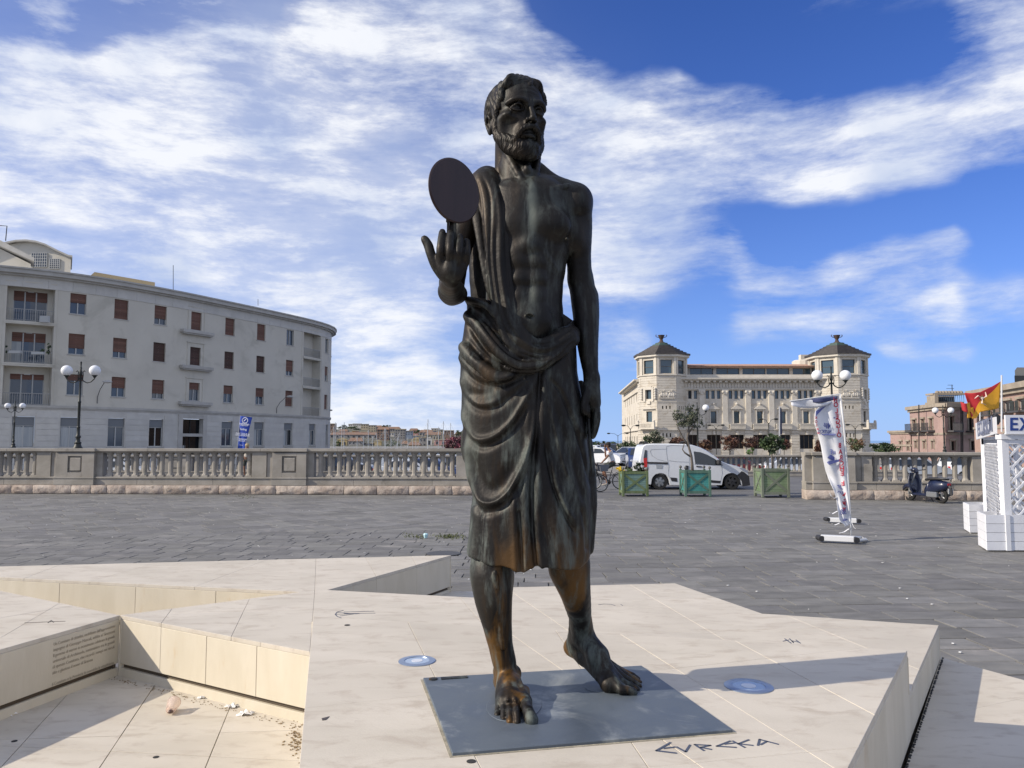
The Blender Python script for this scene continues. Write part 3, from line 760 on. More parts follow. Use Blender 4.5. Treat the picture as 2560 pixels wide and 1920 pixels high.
hk([(1108, 690, .01, 13), (1090, 664, .0, 12.5), (1077, 634, -.004, 11), (1071, 614, .0, 11), (1061, 597, .0, 9)], .008)
for (u, v) in ((1106, 585), (1127, 588), (1150, 598), (1167, 609)): g.ell(K(u, v, HD - .012), (.0085, .006, .012), .0015)
for (u, v, d) in ((1100, 622, -.022), (1124, 626, -.030), (1148, 630, -.026), (1166, 632, -.016), (1101, 652, -.018), (1122, 659, -.018), (1145, 658, -.016)):
 g.ell(K(u, v, HD + d - .006), (pxm(8, HD), .014, pxm(8, HD)), .006)
# standing leg
limb([(1245, 1180, .03, 56), (1238, 1330, .04, 50), (1230, 1400, .0, 52), (1228, 1440, -.03, 52), (1234, 1500, -.04, 46), (1243, 1560, -.02, 36), (1251, 1610, .00, 30), (1262, 1660, .01, 29)], .02)
limb([(1246, 1440, .04, 40), (1240, 1500, .04, 40), (1246, 1560, .04, 28)], .03)
blob(1232, 1408, -.085, 26, .03, 28, .02)
limb([(1238, 1430, -.145, 6), (1246, 1520, -.11, 6), (1258, 1620, -.065, 6)], .02)
# bent leg
limb([(1390, 1180, .03, 58), (1408, 1330, .04, 50), (1422, 1400, .02, 51), (1424, 1425, .02, 51), (1438, 1480, .04, 38), (1450, 1540, .14, 28), (1456, 1580, .20, 28)], .02)
limb([(1420, 1420, .02, 42), (1436, 1480, .09, 32), (1442, 1540, .17, 20), (1434, 1600, .27, 14)], .02)
blob(1428, 1408, -.065, 26, .03, 28, .02)
M0 = {}
body_sdf = g
# ---- feet
def foot(ank, heel, ball, toedir, wid, sign):
 "flat foot: ankle, heel, ball are world points; toes spread along toedir"
 ank, heel, ball = Vector(ank), Vector(heel), Vector(ball); d = Vector(toedir).normalized(); sd_ = Vector((d.y, -d.x, 0)).normalized()
 g.cone(ank, heel, .058, .050, .02); g.cone(ank, ank.lerp(ball, .55) + Vector((0, 0, .015)), .054, .050, .02)
 g.cone(ank.lerp(ball, .5) + Vector((0, 0, .0)), ball + Vector((0, 0, .008)), .052, .040, .02)
 g.cone(heel, ball - sd_ * sign * wid * .32, .045, .036, .03); g.cone(heel, ball + sd_ * sign * wid * .30, .042, .034, .03)
 g.cone(ball - sd_ * sign * wid * .34, ball + sd_ * sign * wid * .30 - d * .02, .037, .031, .02)
 return d, sd_
# standing foot
A = Vector(K(1268, 1690, .02)); H = Vector((K(1262, 1700, .05)[0], 3.80, T1 + .055)); B = G(1283, 1756, T1 + .045); B.z = T1 + .044
d, s_ = foot(A, H, B, (.10, -1, 0), .135, 1)
for sgn, a_ in ((1, .012), (-1, .02)): g.ell(A + Vector((sgn * .046, .015, a_)), (.020, .024, .026), .02)
toes = [((1311, 1750), (1329, 1803), .0275, .050), ((1290, 1758), (1292, 1809), .0165, .044), ((1274, 1756), (1274, 1808), .0155, .041), ((1259, 1751), (1258, 1802), .0148, .038), ((1246, 1744), (1243, 1792), .0142, .034)]
for (p0, p1, r, hz) in toes:
 a = G(*p0, T1 + hz); m_ = G((p0[0] + p1[0]) / 2, (p0[1] + p1[1]) / 2, T1 + hz * .95); b_ = G(p1[0], p1[1] - 3, T1 + r * .85)
 a2 = a + Vector((0, .09, .012)); g.cone(a2, a, r * .95, r, .012); g.cone(a, m_, r, r * .90, .004); g.cone(m_, b_, r * .90, r * 1.08, .002)
 g.ell(b_ + Vector((0, -.006, r * .62)), (r * .62, r * .7, r * .35), .003)
for (u0, v0, u1, v1) in ((1301, 1762, 1309, 1816), (1282, 1764, 1283, 1816), (1266.5, 1762, 1266, 1814), (1252.5, 1756, 1250, 1806)):
 g.chain([G(u0, v0, T1 + .062) + Vector((0, .02, .01)), G((u0 + u1) / 2, (v0 + v1) / 2, T1 + .036), G(u1, v1, T1 + .008)], [.002, .0045, .007], .003, 'sub')
for (u0, v0, u1, v1) in ((1318, 1745, 1295, 1690), (1288, 1752, 1283, 1700), (1270, 1750, 1272, 1705), (1255, 1744, 1262, 1706)):
 a = G(u0, v0, T1 + .07); b_ = Vector(K(u1, v1, -.06)); g.cone(a, b_, .007, .008, .012)
# bent foot: heel up, toes to the viewer's right
An = Vector(K(1456, 1590, .22)); He = Vector(K(1432, 1618, .30)); Ba = G(1522, 1712, T1 + .045); Ba.z = T1 + .048
g.cone(An, He, .052, .042, .025); g.cone(He, Vector(K(1460, 1640, .24)), .040, .042, .03)
md_ = An.lerp(Ba, .5)
g.cone(An, md_ + Vector((.015, 0, .02)), .054, .052, .02); g.cone(md_ + Vector((.01, 0, .015)), Ba + Vector((.02, .03, .012)), .053, .036, .02)
g.cone(Vector(K(1462, 1640, .24)), Ba, .042, .034, .03); g.cone(Ba, Ba + Vector((.045, .075, .0)), .036, .032, .02); g.cone(Ba, G(1556, 1722, T1 + .032), .036, .026, .02)
tt_ = [((1552, 1724), (1582, 1731), .0225, .026), ((1562, 1708), (1592, 1723), .0165, .032), ((1568, 1698), (1598, 1716), .0155, .033), ((1570, 1689), (1599, 1707), .0145, .032), ((1567, 1682), (1595, 1698), .014, .03)]
for (p0, p1, r, hz) in tt_:
 a = G(*p0, T1 + hz + .012); b_ = G(p1[0], p1[1], T1 + r); a2 = a.lerp(md_, .45) + Vector((0, 0, .01)); m_ = a.lerp(b_, .5) + Vector((0, 0, .006))
 g.cone(a2, a, r * 1.0, r, .014); g.cone(a, m_, r, r * .92, .006); g.cone(m_, b_, r * .92, r, .004)
for (u0, v0, u1, v1) in ((1560, 1712, 1592, 1730), (1567, 1701, 1600, 1722), (1570, 1692, 1602, 1713), (1569, 1684, 1600, 1703)):
 g.chain([G(u0, v0, T1 + .050), G((u0 + u1) / 2, (v0 + v1) / 2, T1 + .036), G(u1, v1, T1 + .008)], [.003, .005, .006], .005, 'sub')
for (u0, v0) in ((1554, 1700), (1560, 1690), (1563, 1682)):
 a = G(u0, v0, T1 + .055); g.cone(a, Vector(K(1490, 1620, .12)), .006, .007, .012)
body = sculpt('body', g, 1)
# ---------------------------------------------------------------- head
HS = .00186          # metres per millimetre of a life-size head
HC = Vector(K(1287, 295, .01)); HR = Matrix.Rotation(R(30), 3, 'Z') @ Matrix.Rotation(R(-4), 3, 'X') @ Matrix.Rotation(R(180), 3, 'Z')
# local axes: x subject's left-right (screen right positive), y forward (face), z up
HM = Matrix(((1, 0, 0), (0, -1, 0), (0, 0, 1)))
HRot = Matrix.Rotation(R(25), 3, 'Z') @ Matrix.Rotation(R(4), 3, 'X')
def h2w(p): q = HRot @ Vector((p[0], -p[1], p[2])); return tuple(HC + q * HS)
ht = SDF(tuple(HC + Vector((-.26, -.30, -.32))), tuple(HC + Vector((.26, .26, .27))), .0036)
def hrot(extra=None):
 return HRot @ extra if extra is not None else HRot
def he(c, r, k=8, mode='add', rot=None, t=None): (t or ht).ell(h2w(c), (r[0] * HS, r[1] * HS, r[2] * HS), k * HS, hrot(rot), mode)
def hc(a, b, ra, rb, k=6, mode='add', t=None): (t or ht).cone(h2w(a), h2w(b), ra * HS, rb * HS, k * HS, mode)
def hch(pts, k=4, mode='add', t=None): (t or ht).chain([h2w(p[:3]) for p in pts], [p[3] * HS for p in pts], k * HS, mode)
he((0, -8, 27), (69, 88, 72)); he((0, 24, 28), (61, 66, 60), 16); he((0, 30, -42), (54, 58, 74), 22); he((0, 44, -80), (42, 42, 34), 20)
hc((0, -20, -60), (0, -22, -140), 43, 41, 20)
for sx in (-1, 1):
 he((sx * 44, 60, -22), (19, 17, 11), 20)                    # cheekbone
 hch([(sx * 8, 90.5, 11, 6), (sx * 26, 90, 16, 7.5), (sx * 42, 81, 15, 7), (sx * 54, 65, 8, 6)], 18)     # brow
 hc((sx * 55, 40, -30), (sx * 49, 32, -85), 13, 14, 16)
 he((sx * 32, 93, -3), (20, 14, 12), 8, 'sub')
 he((sx * 31, 71.5, -3), (14.5, 13, 12.5), 2)
 hch([(sx * 14, 85, -4, 1.5), (sx * 23, 88, 3.8, 2.2), (sx * 34, 86.5, 4.6, 2.4), (sx * 47, 75, -5, 2.2)], 2.5)
 hch([(sx * 14, 84, -6, 1.4), (sx * 24, 86, -11, 1.7), (sx * 36, 84, -11.5, 1.7), (sx * 47, 75, -6, 1.6)], 3)
 he((sx * 32, 86.5, -3), (5.5, 4, 5.5), 1.0, 'sub'); he((sx * 32, 83.5, -2), (2, 2.5, 2), .8)
 hch([(sx * 20, 86, -18, 1.6), (sx * 31, 84, -21, 1.6), (sx * 42, 76, -18, 1.4)], 7, 'sub')   # bag under the eye
 he((sx * 11, 98, -37), (7.5, 11, 7), 5); he((sx * 7, 105, -43.5), (4.6, 6, 4), 1.8, 'sub')
 hch([(sx * 17, 96, -34, 2.0), (sx * 26, 89, -48, 2.2), (sx * 34, 80, -62, 1.8)], 10, 'sub')  # nose-mouth furrow
 he((sx * 50, 78, -50), (13, 11, 16), 24, 'sub')                 # hollow cheek
 e = Matrix.Rotation(R(sx * 16), 3, 'Z')
 he((sx * 70, 0, -34), (7, 15, 24), 5, 'add', e); he((sx * 76, 3, -31), (5, 8, 12), 4, 'sub', e)
 hch([(sx * 76, 10, -20, 2.4), (sx * 78, 2, -10, 3.0), (sx * 78, -11, -16, 3.0), (sx * 76, -11, -33, 2.8), (sx * 71, 0, -54, 4.4)], 3)
hch([(0, 92, 8, 6), (0, 99, -6, 5.2), (0, 108, -22, 5.6), (0, 113, -33, 6.6)], 6); he((0, 111, -35), (8, 8.5, 7), 5)
hch([(-30, 87, 33, 1.5), (-10, 93, 37, 1.8), (10, 93, 36, 1.8), (30, 87, 33, 1.5)], 5, 'sub'); hch([(-24, 84, 47, 1.4), (0, 90, 49, 1.6), (26, 84, 46, 1.4)], 5, 'sub')
hc((-4, 98, 13), (-4, 94, 28), 1.6, 1.2, 4, 'sub'); hc((5, 98, 13), (6, 94, 27), 1.5, 1.2, 4, 'sub')
he((0, 78, -64), (30, 20, 24), 12)
hch([(-14, 92, -75, 3), (0, 99, -76, 5.5), (14, 92, -75, 3)], 4)
hch([(-19, 96, -69, 2.2), (0, 107, -67.5, 4.4), (19, 96, -69, 2.2)], 2, 'sub')
sculpt('head', ht, 1)
def hloc(V):
 "world -> head millimetres"
 q = (V - np.array(HC)) / HS; Mi = np.array(HRot.transposed()); q = q @ Mi.T; q[:, 1] *= -1; return q
def strands(kind):
 def post(V, F, lap):
  N = vnormals(V, F); q = hloc(V); x, y, z = q[:, 0], q[:, 1], q[:, 2]
  if kind == 'hair':
   ang = np.arctan2(x, y + 34); r = np.hypot(x, y + 34)
   wav = .10 * np.sin(z * .060 + ang * 2) + .05 * np.sin(z * .12 + ang * 5 + 1)
   a = np.sin((ang + wav) * 13 + .5 * np.sin(z * .04 + 2 * ang)); b = np.sin((ang + wav * 1.3) * 34 + 1.2 * np.sin(z * .05 + ang * 2)); c = np.sin((ang + wav * 1.2) * 71 + 1.5 * np.sin(z * .06))
   d = 1.9 * (1 - np.abs(a)) + 1.2 * (1 - np.abs(b)) + .5 * (1 - np.abs(c)) - 1.6
  else:
   ang = np.arctan2(x, y - 20); wav = .07 * np.sin(z * .13 + x * .05) + .03 * np.sin(z * .27 + x * .11)
   a = np.sin((ang + wav) * 15 + z * .02); b = np.sin((ang + wav * 1.4) * 36 + .5 * np.sin(z * .2)); c = np.sin((ang + wav) * 80)
   d = 1.5 * (1 - np.abs(a)) + 1.5 * (1 - np.abs(b)) + .5 * (1 - np.abs(c)) - 1.7 + .5 * np.sin(z * .2 + ang * 6)
  return V + N * (d * HS)[:, None]
 return post
hr = SDF(tuple(HC + Vector((-.25, -.27, -.16))), tuple(HC + Vector((.25, .25, .26))), .0034)
he((0, -12, 29), (74, 90, 74), 0, t=hr); he((0, -34, 2), (66, 58, 50), 14, t=hr)
he((0, 114, -6), (62, 78, 57), 6, 'sub', t=hr); he((0, 74, -66), (110, 84, 60), 8, 'sub', t=hr)
for sx in (-1, 1): he((sx * 88, 0, -40), (22, 20, 28), 5, 'sub', t=hr)
he((0, -30, -98), (120, 120, 54), 8, 'sub', t=hr)
# fringe swept across the forehead and temple locks
for i, (x0, x1) in enumerate(((-46, -58), (-32, -46), (-18, -31), (-4, -14), (11, 6), (26, 28), (40, 48))):
 hch([(x0 * .5, 24, 92, 9), (x0 * .9, 58, 79, 10), (x1 * .97, 75 - abs(x1) * .40, 61, 8), (x1 * 1.05, 75 - abs(x1) * .46, 54, 4)], 14, t=hr)
for sx in (-1, 1):
 for (yy, zz) in ((50, 24), (38, 6), (26, -10), (16, -22)):
  hch([(sx * 56, yy - 14, zz + 44, 9), (sx * 63, yy - 6, zz + 20, 9), (sx * (64 - yy * .08), yy - 2, zz, 6)], 12, t=hr)
 for (yy, zz) in ((-14, -8), (-30, -18)):
  hch([(sx * 64, yy, zz + 34, 8), (sx * 66, yy - 3, zz + 12, 8), (sx * 63, yy - 5, zz - 4, 5)], 12, t=hr)
sculpt('hair', hr, 1, strands('hair'))
bd = SDF(tuple(HC + Vector((-.20, -.30, -.31))), tuple(HC + Vector((.24, .12, .02))), .0034)
for sx in (-1, 1):
 hch([(sx * 66, 22, -12, 6), (sx * 65, 22, -38, 11), (sx * 57, 32, -72, 14), (sx * 39, 52, -100, 17), (sx * 16, 72, -114, 18), (0, 78, -116, 18)], 10, t=bd)
 hch([(sx * 52, 42, -74, 14), (sx * 34, 66, -86, 13), (sx * 14, 84, -98, 13)], 10, t=bd)
 hch([(sx * 3, 105, -53, 6), (sx * 15, 101, -58, 7.5), (sx * 27, 91, -69, 7.5), (sx * 34, 82, -86, 7)], 5, t=bd)
he((0, 74, -104), (34, 26, 22), 10, t=bd); hc((0, 92, -86), (0, 92, -100), 7, 12, 8, t=bd)
he((0, 106, -73), (17, 20, 8.5), 4, 'sub', t=bd)
sculpt('beard', bd, 1, strands('beard'))
# ---------------------------------------------------------------- robe
rb = SDF((-.36, 3.40, 1.28), (.46, 4.02, 3.46), .0068)
rows = [(742, 1168, 1290, .10), (775, 1166, 1400, .150), (800, 1162, 1436, .165), (840, 1157, 1440, .178), (880, 1149, 1442, .188), (930, 1150, 1444, .195), (1000, 1153, 1456, .20), (1060, 1155, 1464, .20), (1120, 1159, 1470, .20),
  (1180, 1171, 1474, .205), (1240, 1178, 1477, .21), (1300, 1176, 1477, .215), (1360, 1169, 1477, .22), (1400, 1163, 1475, .22), (1450, 1158, 1475, .22)]
sl, X, Y, Z = rb.sub((-.5, 3.3, 1.2), (.52, 4.16, 2.75))
# rows -> world z (at the front of the cloth), centre x, half width
zr = []; cxr = []; hwr = []; ddr = []
for (v, l, r_, dd) in rows:
 dd *= .82; a, b_ = K(l, v, 0), K(r_, v, 0); zr.append(a[2]); cxr.append((a[0] + b_[0]) / 2); hwr.append((b_[0] - a[0]) / 2); ddr.append(dd)
o_ = np.argsort(zr); zr = np.array(zr)[o_]; cxr = np.array(cxr)[o_]; hwr = np.array(hwr)[o_]; ddr = np.array(ddr)[o_]
def sm(z, a): return np.interp(z, zr, a)
zz = Z
cx_, hw_, dd_ = sm(zz, cxr), sm(zz, hwr), sm(zz, ddr)
p_ = 2.35
q_ = (np.abs((X - cx_) / hw_) ** p_ + np.abs((Y - SY - .02) / dd_) ** p_) ** (1 / p_)
d = (q_ - 1) * np.minimum(hw_, dd_) * .9
# top of the wrap slopes from the left waist across; hem follows the photograph
zt = np.interp(X, [K(1160, 745)[0], K(1215, 752)[0], K(1262, 800)[0], K(1320, 872)[0], K(1400, 840)[0], K(1440, 800)[0]], [K(0, 742)[2], K(0, 752)[2], K(0, 800)[2], K(0, 868)[2], K(0, 836)[2], K(0, 792)[2]])
zt = np.where(Y > SY + .02, np.maximum(zt, K(0, 770)[2]), zt)
zb = np.interp(X, [K(u, 1400)[0] for u in (1160, 1185, 1225, 1270, 1308, 1322, 1345, 1400, 1440, 1476)], [K(0, v, -.1)[2] for v in (1394, 1401, 1412, 1416, 1428, 1419, 1413, 1420, 1426, 1408)])
zb = zb + np.clip(Y - SY + .12, 0, .2) * .10
d = np.maximum(d, Z - zt); d = np.maximum(d, zb - Z)
inner = np.maximum((q_ - 1) * np.minimum(hw_, dd_) * .9 + .035, Z - zb - .22)
d = np.maximum(d, -inner)
rb.f[sl] = np.minimum(rb.f[sl], d.astype(np.float32))
def rl(pts, k=.012, mode='add', fl=None):
 sq = ((0, 1, 0), fl) if fl else None
 rb.chain([K(p[0], p[1], p[2]) for p in pts], [pxm(p[3], p[2], p[1]) for p in pts], k, mode, sq)
# cloth over the shoulder, down the chest and round the belly
rl([(1222, 468, .10, 36), (1218, 450, .04, 36), (1216, 462, -.03, 36), (1226, 500, -.085, 34), (1238, 550, -.12, 33), (1243, 610, -.125, 32), (1250, 680, -.125, 31), (1258, 740, -.13, 32), (1272, 800, -.145, 33), (1296, 850, -.155, 33), (1335, 880, -.155, 34), (1378, 872, -.14, 34), (1412, 848, -.10, 32), (1428, 836, -.03, 24)], .012, 'add', .36)
rl([(1205, 462, .10, 26), (1198, 452, .02, 24), (1200, 480, -.03, 24), (1204, 540, -.055, 24), (1212, 600, -.08, 22), (1222, 680, -.10, 18), (1236, 740, -.11, 16)], .012, 'add', .4)
rl([(1225, 470, .12, 36), (1230, 560, .15, 60), (1240, 700, .15, 66), (1250, 800, .16, 66)], .02, 'add', .5)
# waist roll
rl([(1172, 790, -.03, 15), (1196, 812, -.09, 16), (1228, 852, -.135, 17), (1262, 892, -.158, 18), (1305, 918, -.165, 17), (1352, 912, -.158, 16), (1392, 884, -.14, 15), (1436, 850, -.07, 14)], .014)
rl([(1160, 868, -.04, 15), (1190, 900, -.105, 16), (1230, 934, -.145, 15), (1275, 940, -.16, 12)], .014)
rl([(1170, 750, .02, 9), (1180, 752, -.06, 9), (1215, 764, -.12, 8), (1236, 790, -.14, 6)], .006)
# free end of cloth behind the hip and tail at the left
rl([(1452, 960, .08, 10), (1462, 1080, .06, 16), (1470, 1180, .05, 20), (1474, 1260, .04, 19), (1474, 1330, .03, 14), (1476, 1378, .02, 8)], .008)
rl([(1158, 1080, .02, 6), (1160, 1120, .02, 8), (1164, 1148, .02, 6)], .004)
FOLD = [
 ([(1144, 882), (1160, 905), (1188, 934), (1224, 950), (1262, 946), (1290, 930)], 9, .012), ([(1150, 905), (1172, 938), (1205, 960), (1245, 964), (1290, 950), (1335, 925)], 8, -.012),
 ([(1164, 800), (1188, 840), (1222, 884), (1262, 915), (1300, 930), (1350, 926), (1392, 898), (1437, 858)], 4.5, -.013),
 ([(1168, 775), (1200, 800), (1232, 842), (1266, 878), (1300, 897), (1342, 896)], 4, -.010), ([(1175, 762), (1210, 790), (1244, 838), (1280, 872)], 4, .006),
 ([(1178, 880), (1198, 896), (1215, 895)], 5, -.008), ([(1172, 850), (1196, 880), (1232, 905), (1270, 924)], 5, -.008),
 ([(1152, 940), (1160, 978), (1184, 1006), (1214, 1012), (1252, 1000)], 6, .010), ([(1154, 962), (1168, 996), (1196, 1022), (1236, 1020), (1280, 990), (1320, 950)], 9, -.013),
 ([(1156, 1020), (1164, 1060), (1182, 1092), (1208, 1099), (1244, 1086), (1282, 1050), (1312, 1000), (1338, 950)], 7, .017), ([(1158, 1050), (1172, 1092), (1200, 1118), (1240, 1106), (1284, 1068), (1318, 1012)], 9, -.016),
 ([(1162, 1110), (1172, 1165), (1186, 1225), (1205, 1253), (1234, 1257), (1266, 1236), (1294, 1192), (1316, 1140), (1334, 1080), (1348, 990)], 8, .022), ([(1172, 1200), (1190, 1262), (1214, 1280), (1250, 1270), (1290, 1228), (1318, 1160)], 10, -.014),
 ([(1178, 1130), (1196, 1190), (1222, 1222), (1254, 1210), (1288, 1150)], 16, -.014),
 ([(1170, 980), (1200, 985), (1240, 975)], 10, -.006),
 ([(1352, 935), (1346, 1000), (1338, 1100), (1331, 1200), (1330, 1300), (1338, 1400), (1342, 1420)], 5, -.020, 0, True), ([(1360, 940), (1358, 1040), (1352, 1140), (1346, 1250), (1348, 1340), (1356, 1420)], 6, .009, 0, True),
 ([(1322, 1010), (1318, 1110), (1312, 1210), (1314, 1300), (1312, 1420)], 7, .008, 0, True), ([(1296, 1280), (1302, 1350), (1306, 1425)], 4.5, -.016, 0, True), ([(1284, 1240), (1286, 1330), (1290, 1425)], 8, .010, 0, True),
 ([(1358, 935), (1376, 1020), (1392, 1090), (1410, 1160), (1424, 1200)], 4, .008), ([(1368, 935), (1392, 1030), (1420, 1120), (1446, 1200), (1462, 1260)], 7, -.008),
 ([(1364, 1100), (1372, 1160), (1386, 1220), (1402, 1262), (1424, 1306), (1446, 1340)], 5, -.017), ([(1374, 1140), (1390, 1210), (1412, 1262), (1436, 1305)], 7, .008),
 ([(1376, 950), (1402, 980), (1428, 1044), (1446, 1096), (1462, 1150), (1476, 1215)], 4, -.012), ([(1400, 960), (1432, 1030), (1456, 1090)], 7, .007),
 ([(1420, 880), (1432, 960), (1450, 1020), (1462, 1100)], 6, .006), ([(1455, 1270), (1466, 1320), (1468, 1380)], 5, -.012),
 ([(1185, 1270), (1182, 1330), (1176, 1395)], 8, .007, 0, True), ([(1206, 1290), (1204, 1350), (1200, 1405)], 7, -.007, 0, True), ([(1250, 1290), (1252, 1360), (1256, 1415)], 14, -.006, 0, True), ([(1390, 1300), (1396, 1370), (1402, 1420)], 16, .006, 0, True),
 ([(1205, 440), (1222, 480), (1226, 540), (1224, 620), (1230, 700), (1244, 780), (1272, 842), (1312, 880)], 4, -.010), ([(1232, 445), (1246, 500), (1252, 570), (1252, 660), (1262, 740), (1276, 800), (1306, 850), (1350, 872), (1396, 860)], 4.5, .008),
 ([(1240, 560), (1238, 640), (1246, 720), (1260, 790), (1290, 846)], 3.5, -.009), ([(1264, 560), (1266, 640), (1272, 720), (1286, 790)], 3.5, -.006),
 ([(1290, 860), (1330, 882), (1375, 880), (1415, 852)], 4, -.007), ([(1300, 882), (1350, 896), (1395, 876), (1437, 838)], 3.5, -.009), ([(1325, 862), (1378, 858), (1430, 818)], 3.5, -.008), ([(1345, 905), (1390, 888), (1438, 852)], 3, -.007),
 ([(1190, 445), (1202, 500), (1206, 570), (1214, 640)], 4, -.007),
]
def robe_post(V, F_, lap):
 N = vnormals(V, F_); dsp = folds(V, N, FOLD); V = V + N * dsp[:, None]
 return lap(V, 1, .35)
sculpt('robe', rb, 2, robe_post)
# ---------------------------------------------------------------- mirror disc with its stem, and the compass in the lowered hand
M_disc = pmat('mirror_bronze', (.018, .008, .010), (.034, .016, .017), 9, .45, .15, bump=.0008, bscale=40, stretch=(1, 1, .08))
dc = Vector(K(1136.5, 476.5, HD)); dq = MB()
rx, rz_ = pxm(57.5, HD, 476), pxm(82, HD, 476)
yaw = R(-26)
for (y0, y1, sc_) in ((-.006, .006, 1.0),):
 n = 72; vs = []; prof = [(.0, .006), (.96, .006), (1.0, .001), (1.0, -.003), (.96, -.007), (.0, -.007)]
 R0 = pxm(82, HD, 476); c_, s_2 = math.cos(R(44)), math.sin(R(44))
 for (rr, yy) in prof[1:5]:
  for k in range(n):
   t = 2 * math.pi * k / n; lx, lz = R0 * rr * math.cos(t), R0 * rr * math.sin(t)
   vs.append(dc + Vector((lx * c_ + yy * s_2, lx * s_2 - yy * c_, lz)))
 dq.add(vs, [(i * n + k, i * n + (k + 1) % n, (i + 1) * n + (k + 1) % n, (i + 1) * n + k) for i in range(3) for k in range(n)] + [tuple(range(n - 1, -1, -1)), tuple(range(3 * n, 4 * n))])
dq.build('mirror_disc', M_disc, statue, world=True, auto=40)
sq_ = MB()
for u0 in (1121, 1138): 
 a = Vector(K(u0, 545, HD + .01)); b_ = Vector(K(u0 - 1, 655, HD + .02)); sq_.box((a + b_) / 2, (.011, .02, (a - b_).length))
sq_.box(Vector(K(1129.5, 552, HD + .01)), (.05, .012, .012)); sq_.box(Vector(K(1130, 600, HD + .022)), (.02, .006, .16))
sq_.build('mirror_stem', M_bronze, statue, world=True)
cq = MB(); cq.tube([K(1470, 1012, -.06), K(1472, 1044, -.055)], [.010, .009], 8); cq.tube([K(1471, 1040, -.055), K(1475, 1110, -.05), K(1479, 1185, -.04)], [.0075, .006, .003], 6)
cq.tube([K(1470, 1040, -.045), K(1462, 1110, -.02), K(1456, 1185, .0)], [.0075, .006, .003], 6)
cq.build('compass', M_bronze, statue, world=True, smooth=True)
# ---- bronze plate
M_plate = pmat('bronze_plate', (.085, .105, .13), (.13, .155, .18), 2.4, .38, .25, bump=.0012, bscale=12, stretch=(1, 1, 1), c3=(.27, .29, .29), s3=2.6, t3=(.50, .68), rvar=.2)
pc = [G(1058, 1701, T1), G(1131, 1891, T1), G(1832, 1832, T1), G(1604, 1670, T1)]
pl = thing('bronze_plate', 'dark blue-grey bronze plate set in the stone under the feet of the statue', 'plate', tuple((pc[0] + pc[2]) / 2))
q = MB(); q.prism([xy(p) for p in pc], T1 - .01, T1 + .0135); q.build('plate', M_plate, pl, world=True, bevel=.002)
q = MB(); a, b_ = G(1066, 1704, T1), G(1168, 1697, T1); a2, b2 = G(1068, 1709, T1), G(1170, 1702, T1)
q.prism([xy(a.lerp(b_, .35)), xy(b_), xy(b2), xy(a2.lerp(b2, .35))], T1 + .0137, T1 + .017); q.build('signature_strip', M_bronze, pl, world=True)
q = MB(); q.lathe([(.022, T1 + .0137), (.022, T1 + .0175), (.012, T1 + .0185)], 14, (G(1083, 1705, T1).x, G(1083, 1705, T1).y, 0)); q.build('seal', M_bronze, pl, world=True)
q = MB(); oc = inset([xy(p) for p in pc], -.012); q.prism(oc, T1 - .02, T1 + .0016); q.build('mortar_joint', pmat('rough_mortar', (.22, .20, .15), (.40, .36, .28), 14, .95, bump=.004), pl, world=True)
# ring of old mortar round the soles
for (u, v, rx_, ry_, an) in ((1286, 1770, .125, .215, -6), (1535, 1722, .15, .095, 20)):
 c = G(u, v, T1); q = MB()
 pts = [(c.x + rx_ * math.cos(t) * math.cos(R(an)) - ry_ * math.sin(t) * math.sin(R(an)), c.y + rx_ * math.cos(t) * math.sin(R(an)) + ry_ * math.sin(t) * math.cos(R(an))) for t in [2 * math.pi * i / 40 for i in range(40)]]
 q.prism(pts, T1 + .0130, T1 + .0165).build('sole_pad', M_plate, pl, world=True, bevel=.003)
# ================================================================== monument details
M_blue = pmat('blue_inlay', (.065, .08, .12), rough=.7)
M_steel = pmat('steel_ring', (.30, .36, .46), rough=.32, metal=.7)
M_lens = glass_mat('lamp_lens', (.30, .38, .50), .15)
def flat_strokes(name, segs, z, w, mat, parent, h=.0016):
 "inlaid strokes: each a run of view points on the level plane z"
 q = MB()
 for sg in segs:
  pts = [G(u, v, z) for (u, v) in sg]
  for a, b in zip(pts, pts[1:]):
   d = (b - a); L = d.length; d.normalize(); n = Vector((-d.y, d.x, 0)) * w / 2; a_, b_ = a - d * w * .3, b + d * w * .3
   q.prism([xy(a_ - n), xy(b_ - n), xy(b_ + n), xy(a_ + n)], z - .001, z + h)
 o = q.build(name, mat, parent, world=True); o['kind'] = 'stuff'; return o
ins_ = thing('inscription', 'dark blue angular letters EVREKA let into the stone beside the plate', 'lettering', tuple(G(1800, 1870, T1)))
LT = {'E': [[(1676, 1857), (1641, 1877), (1690, 1883)], [(1660, 1871), (1688, 1868)]], 'V': [[(1692, 1868), (1714, 1880), (1725, 1863)]],
      'R': [[(1737, 1862), (1760, 1877)], [(1737, 1862), (1776, 1864), (1752, 1869), (1778, 1874)]],
      'E2': [[(1826, 1853), (1792, 1866), (1840, 1869)], [(1812, 1861), (1836, 1858)]], 'K': [[(1832, 1853), (1862, 1869)], [(1872, 1850), (1846, 1860), (1882, 1864)]],
      'A': [[(1895, 1864), (1899, 1849), (1945, 1861)], [(1902, 1862), (1917, 1854)]]}
for k, sg in LT.items(): 
 o = flat_strokes('letter', sg, T1 + .0004, .0095, M_blue, ins_); del o['kind']
em = thing('engraved_mark', 'blue bow-and-rays mark cut in the platform behind the statue', 'mark', tuple(G(870, 1536, T0)))
flat_strokes('mark', [[(858, 1526), (843, 1530), (838, 1536), (843, 1541), (853, 1545)], [(845, 1531), (890, 1535), (898, 1534), (838, 1536)], [(850, 1540), (885, 1535)], [(860, 1530), (935, 1528)], [(860, 1534), (938, 1533)]], T0 + .0006, .006, M_blue, em)
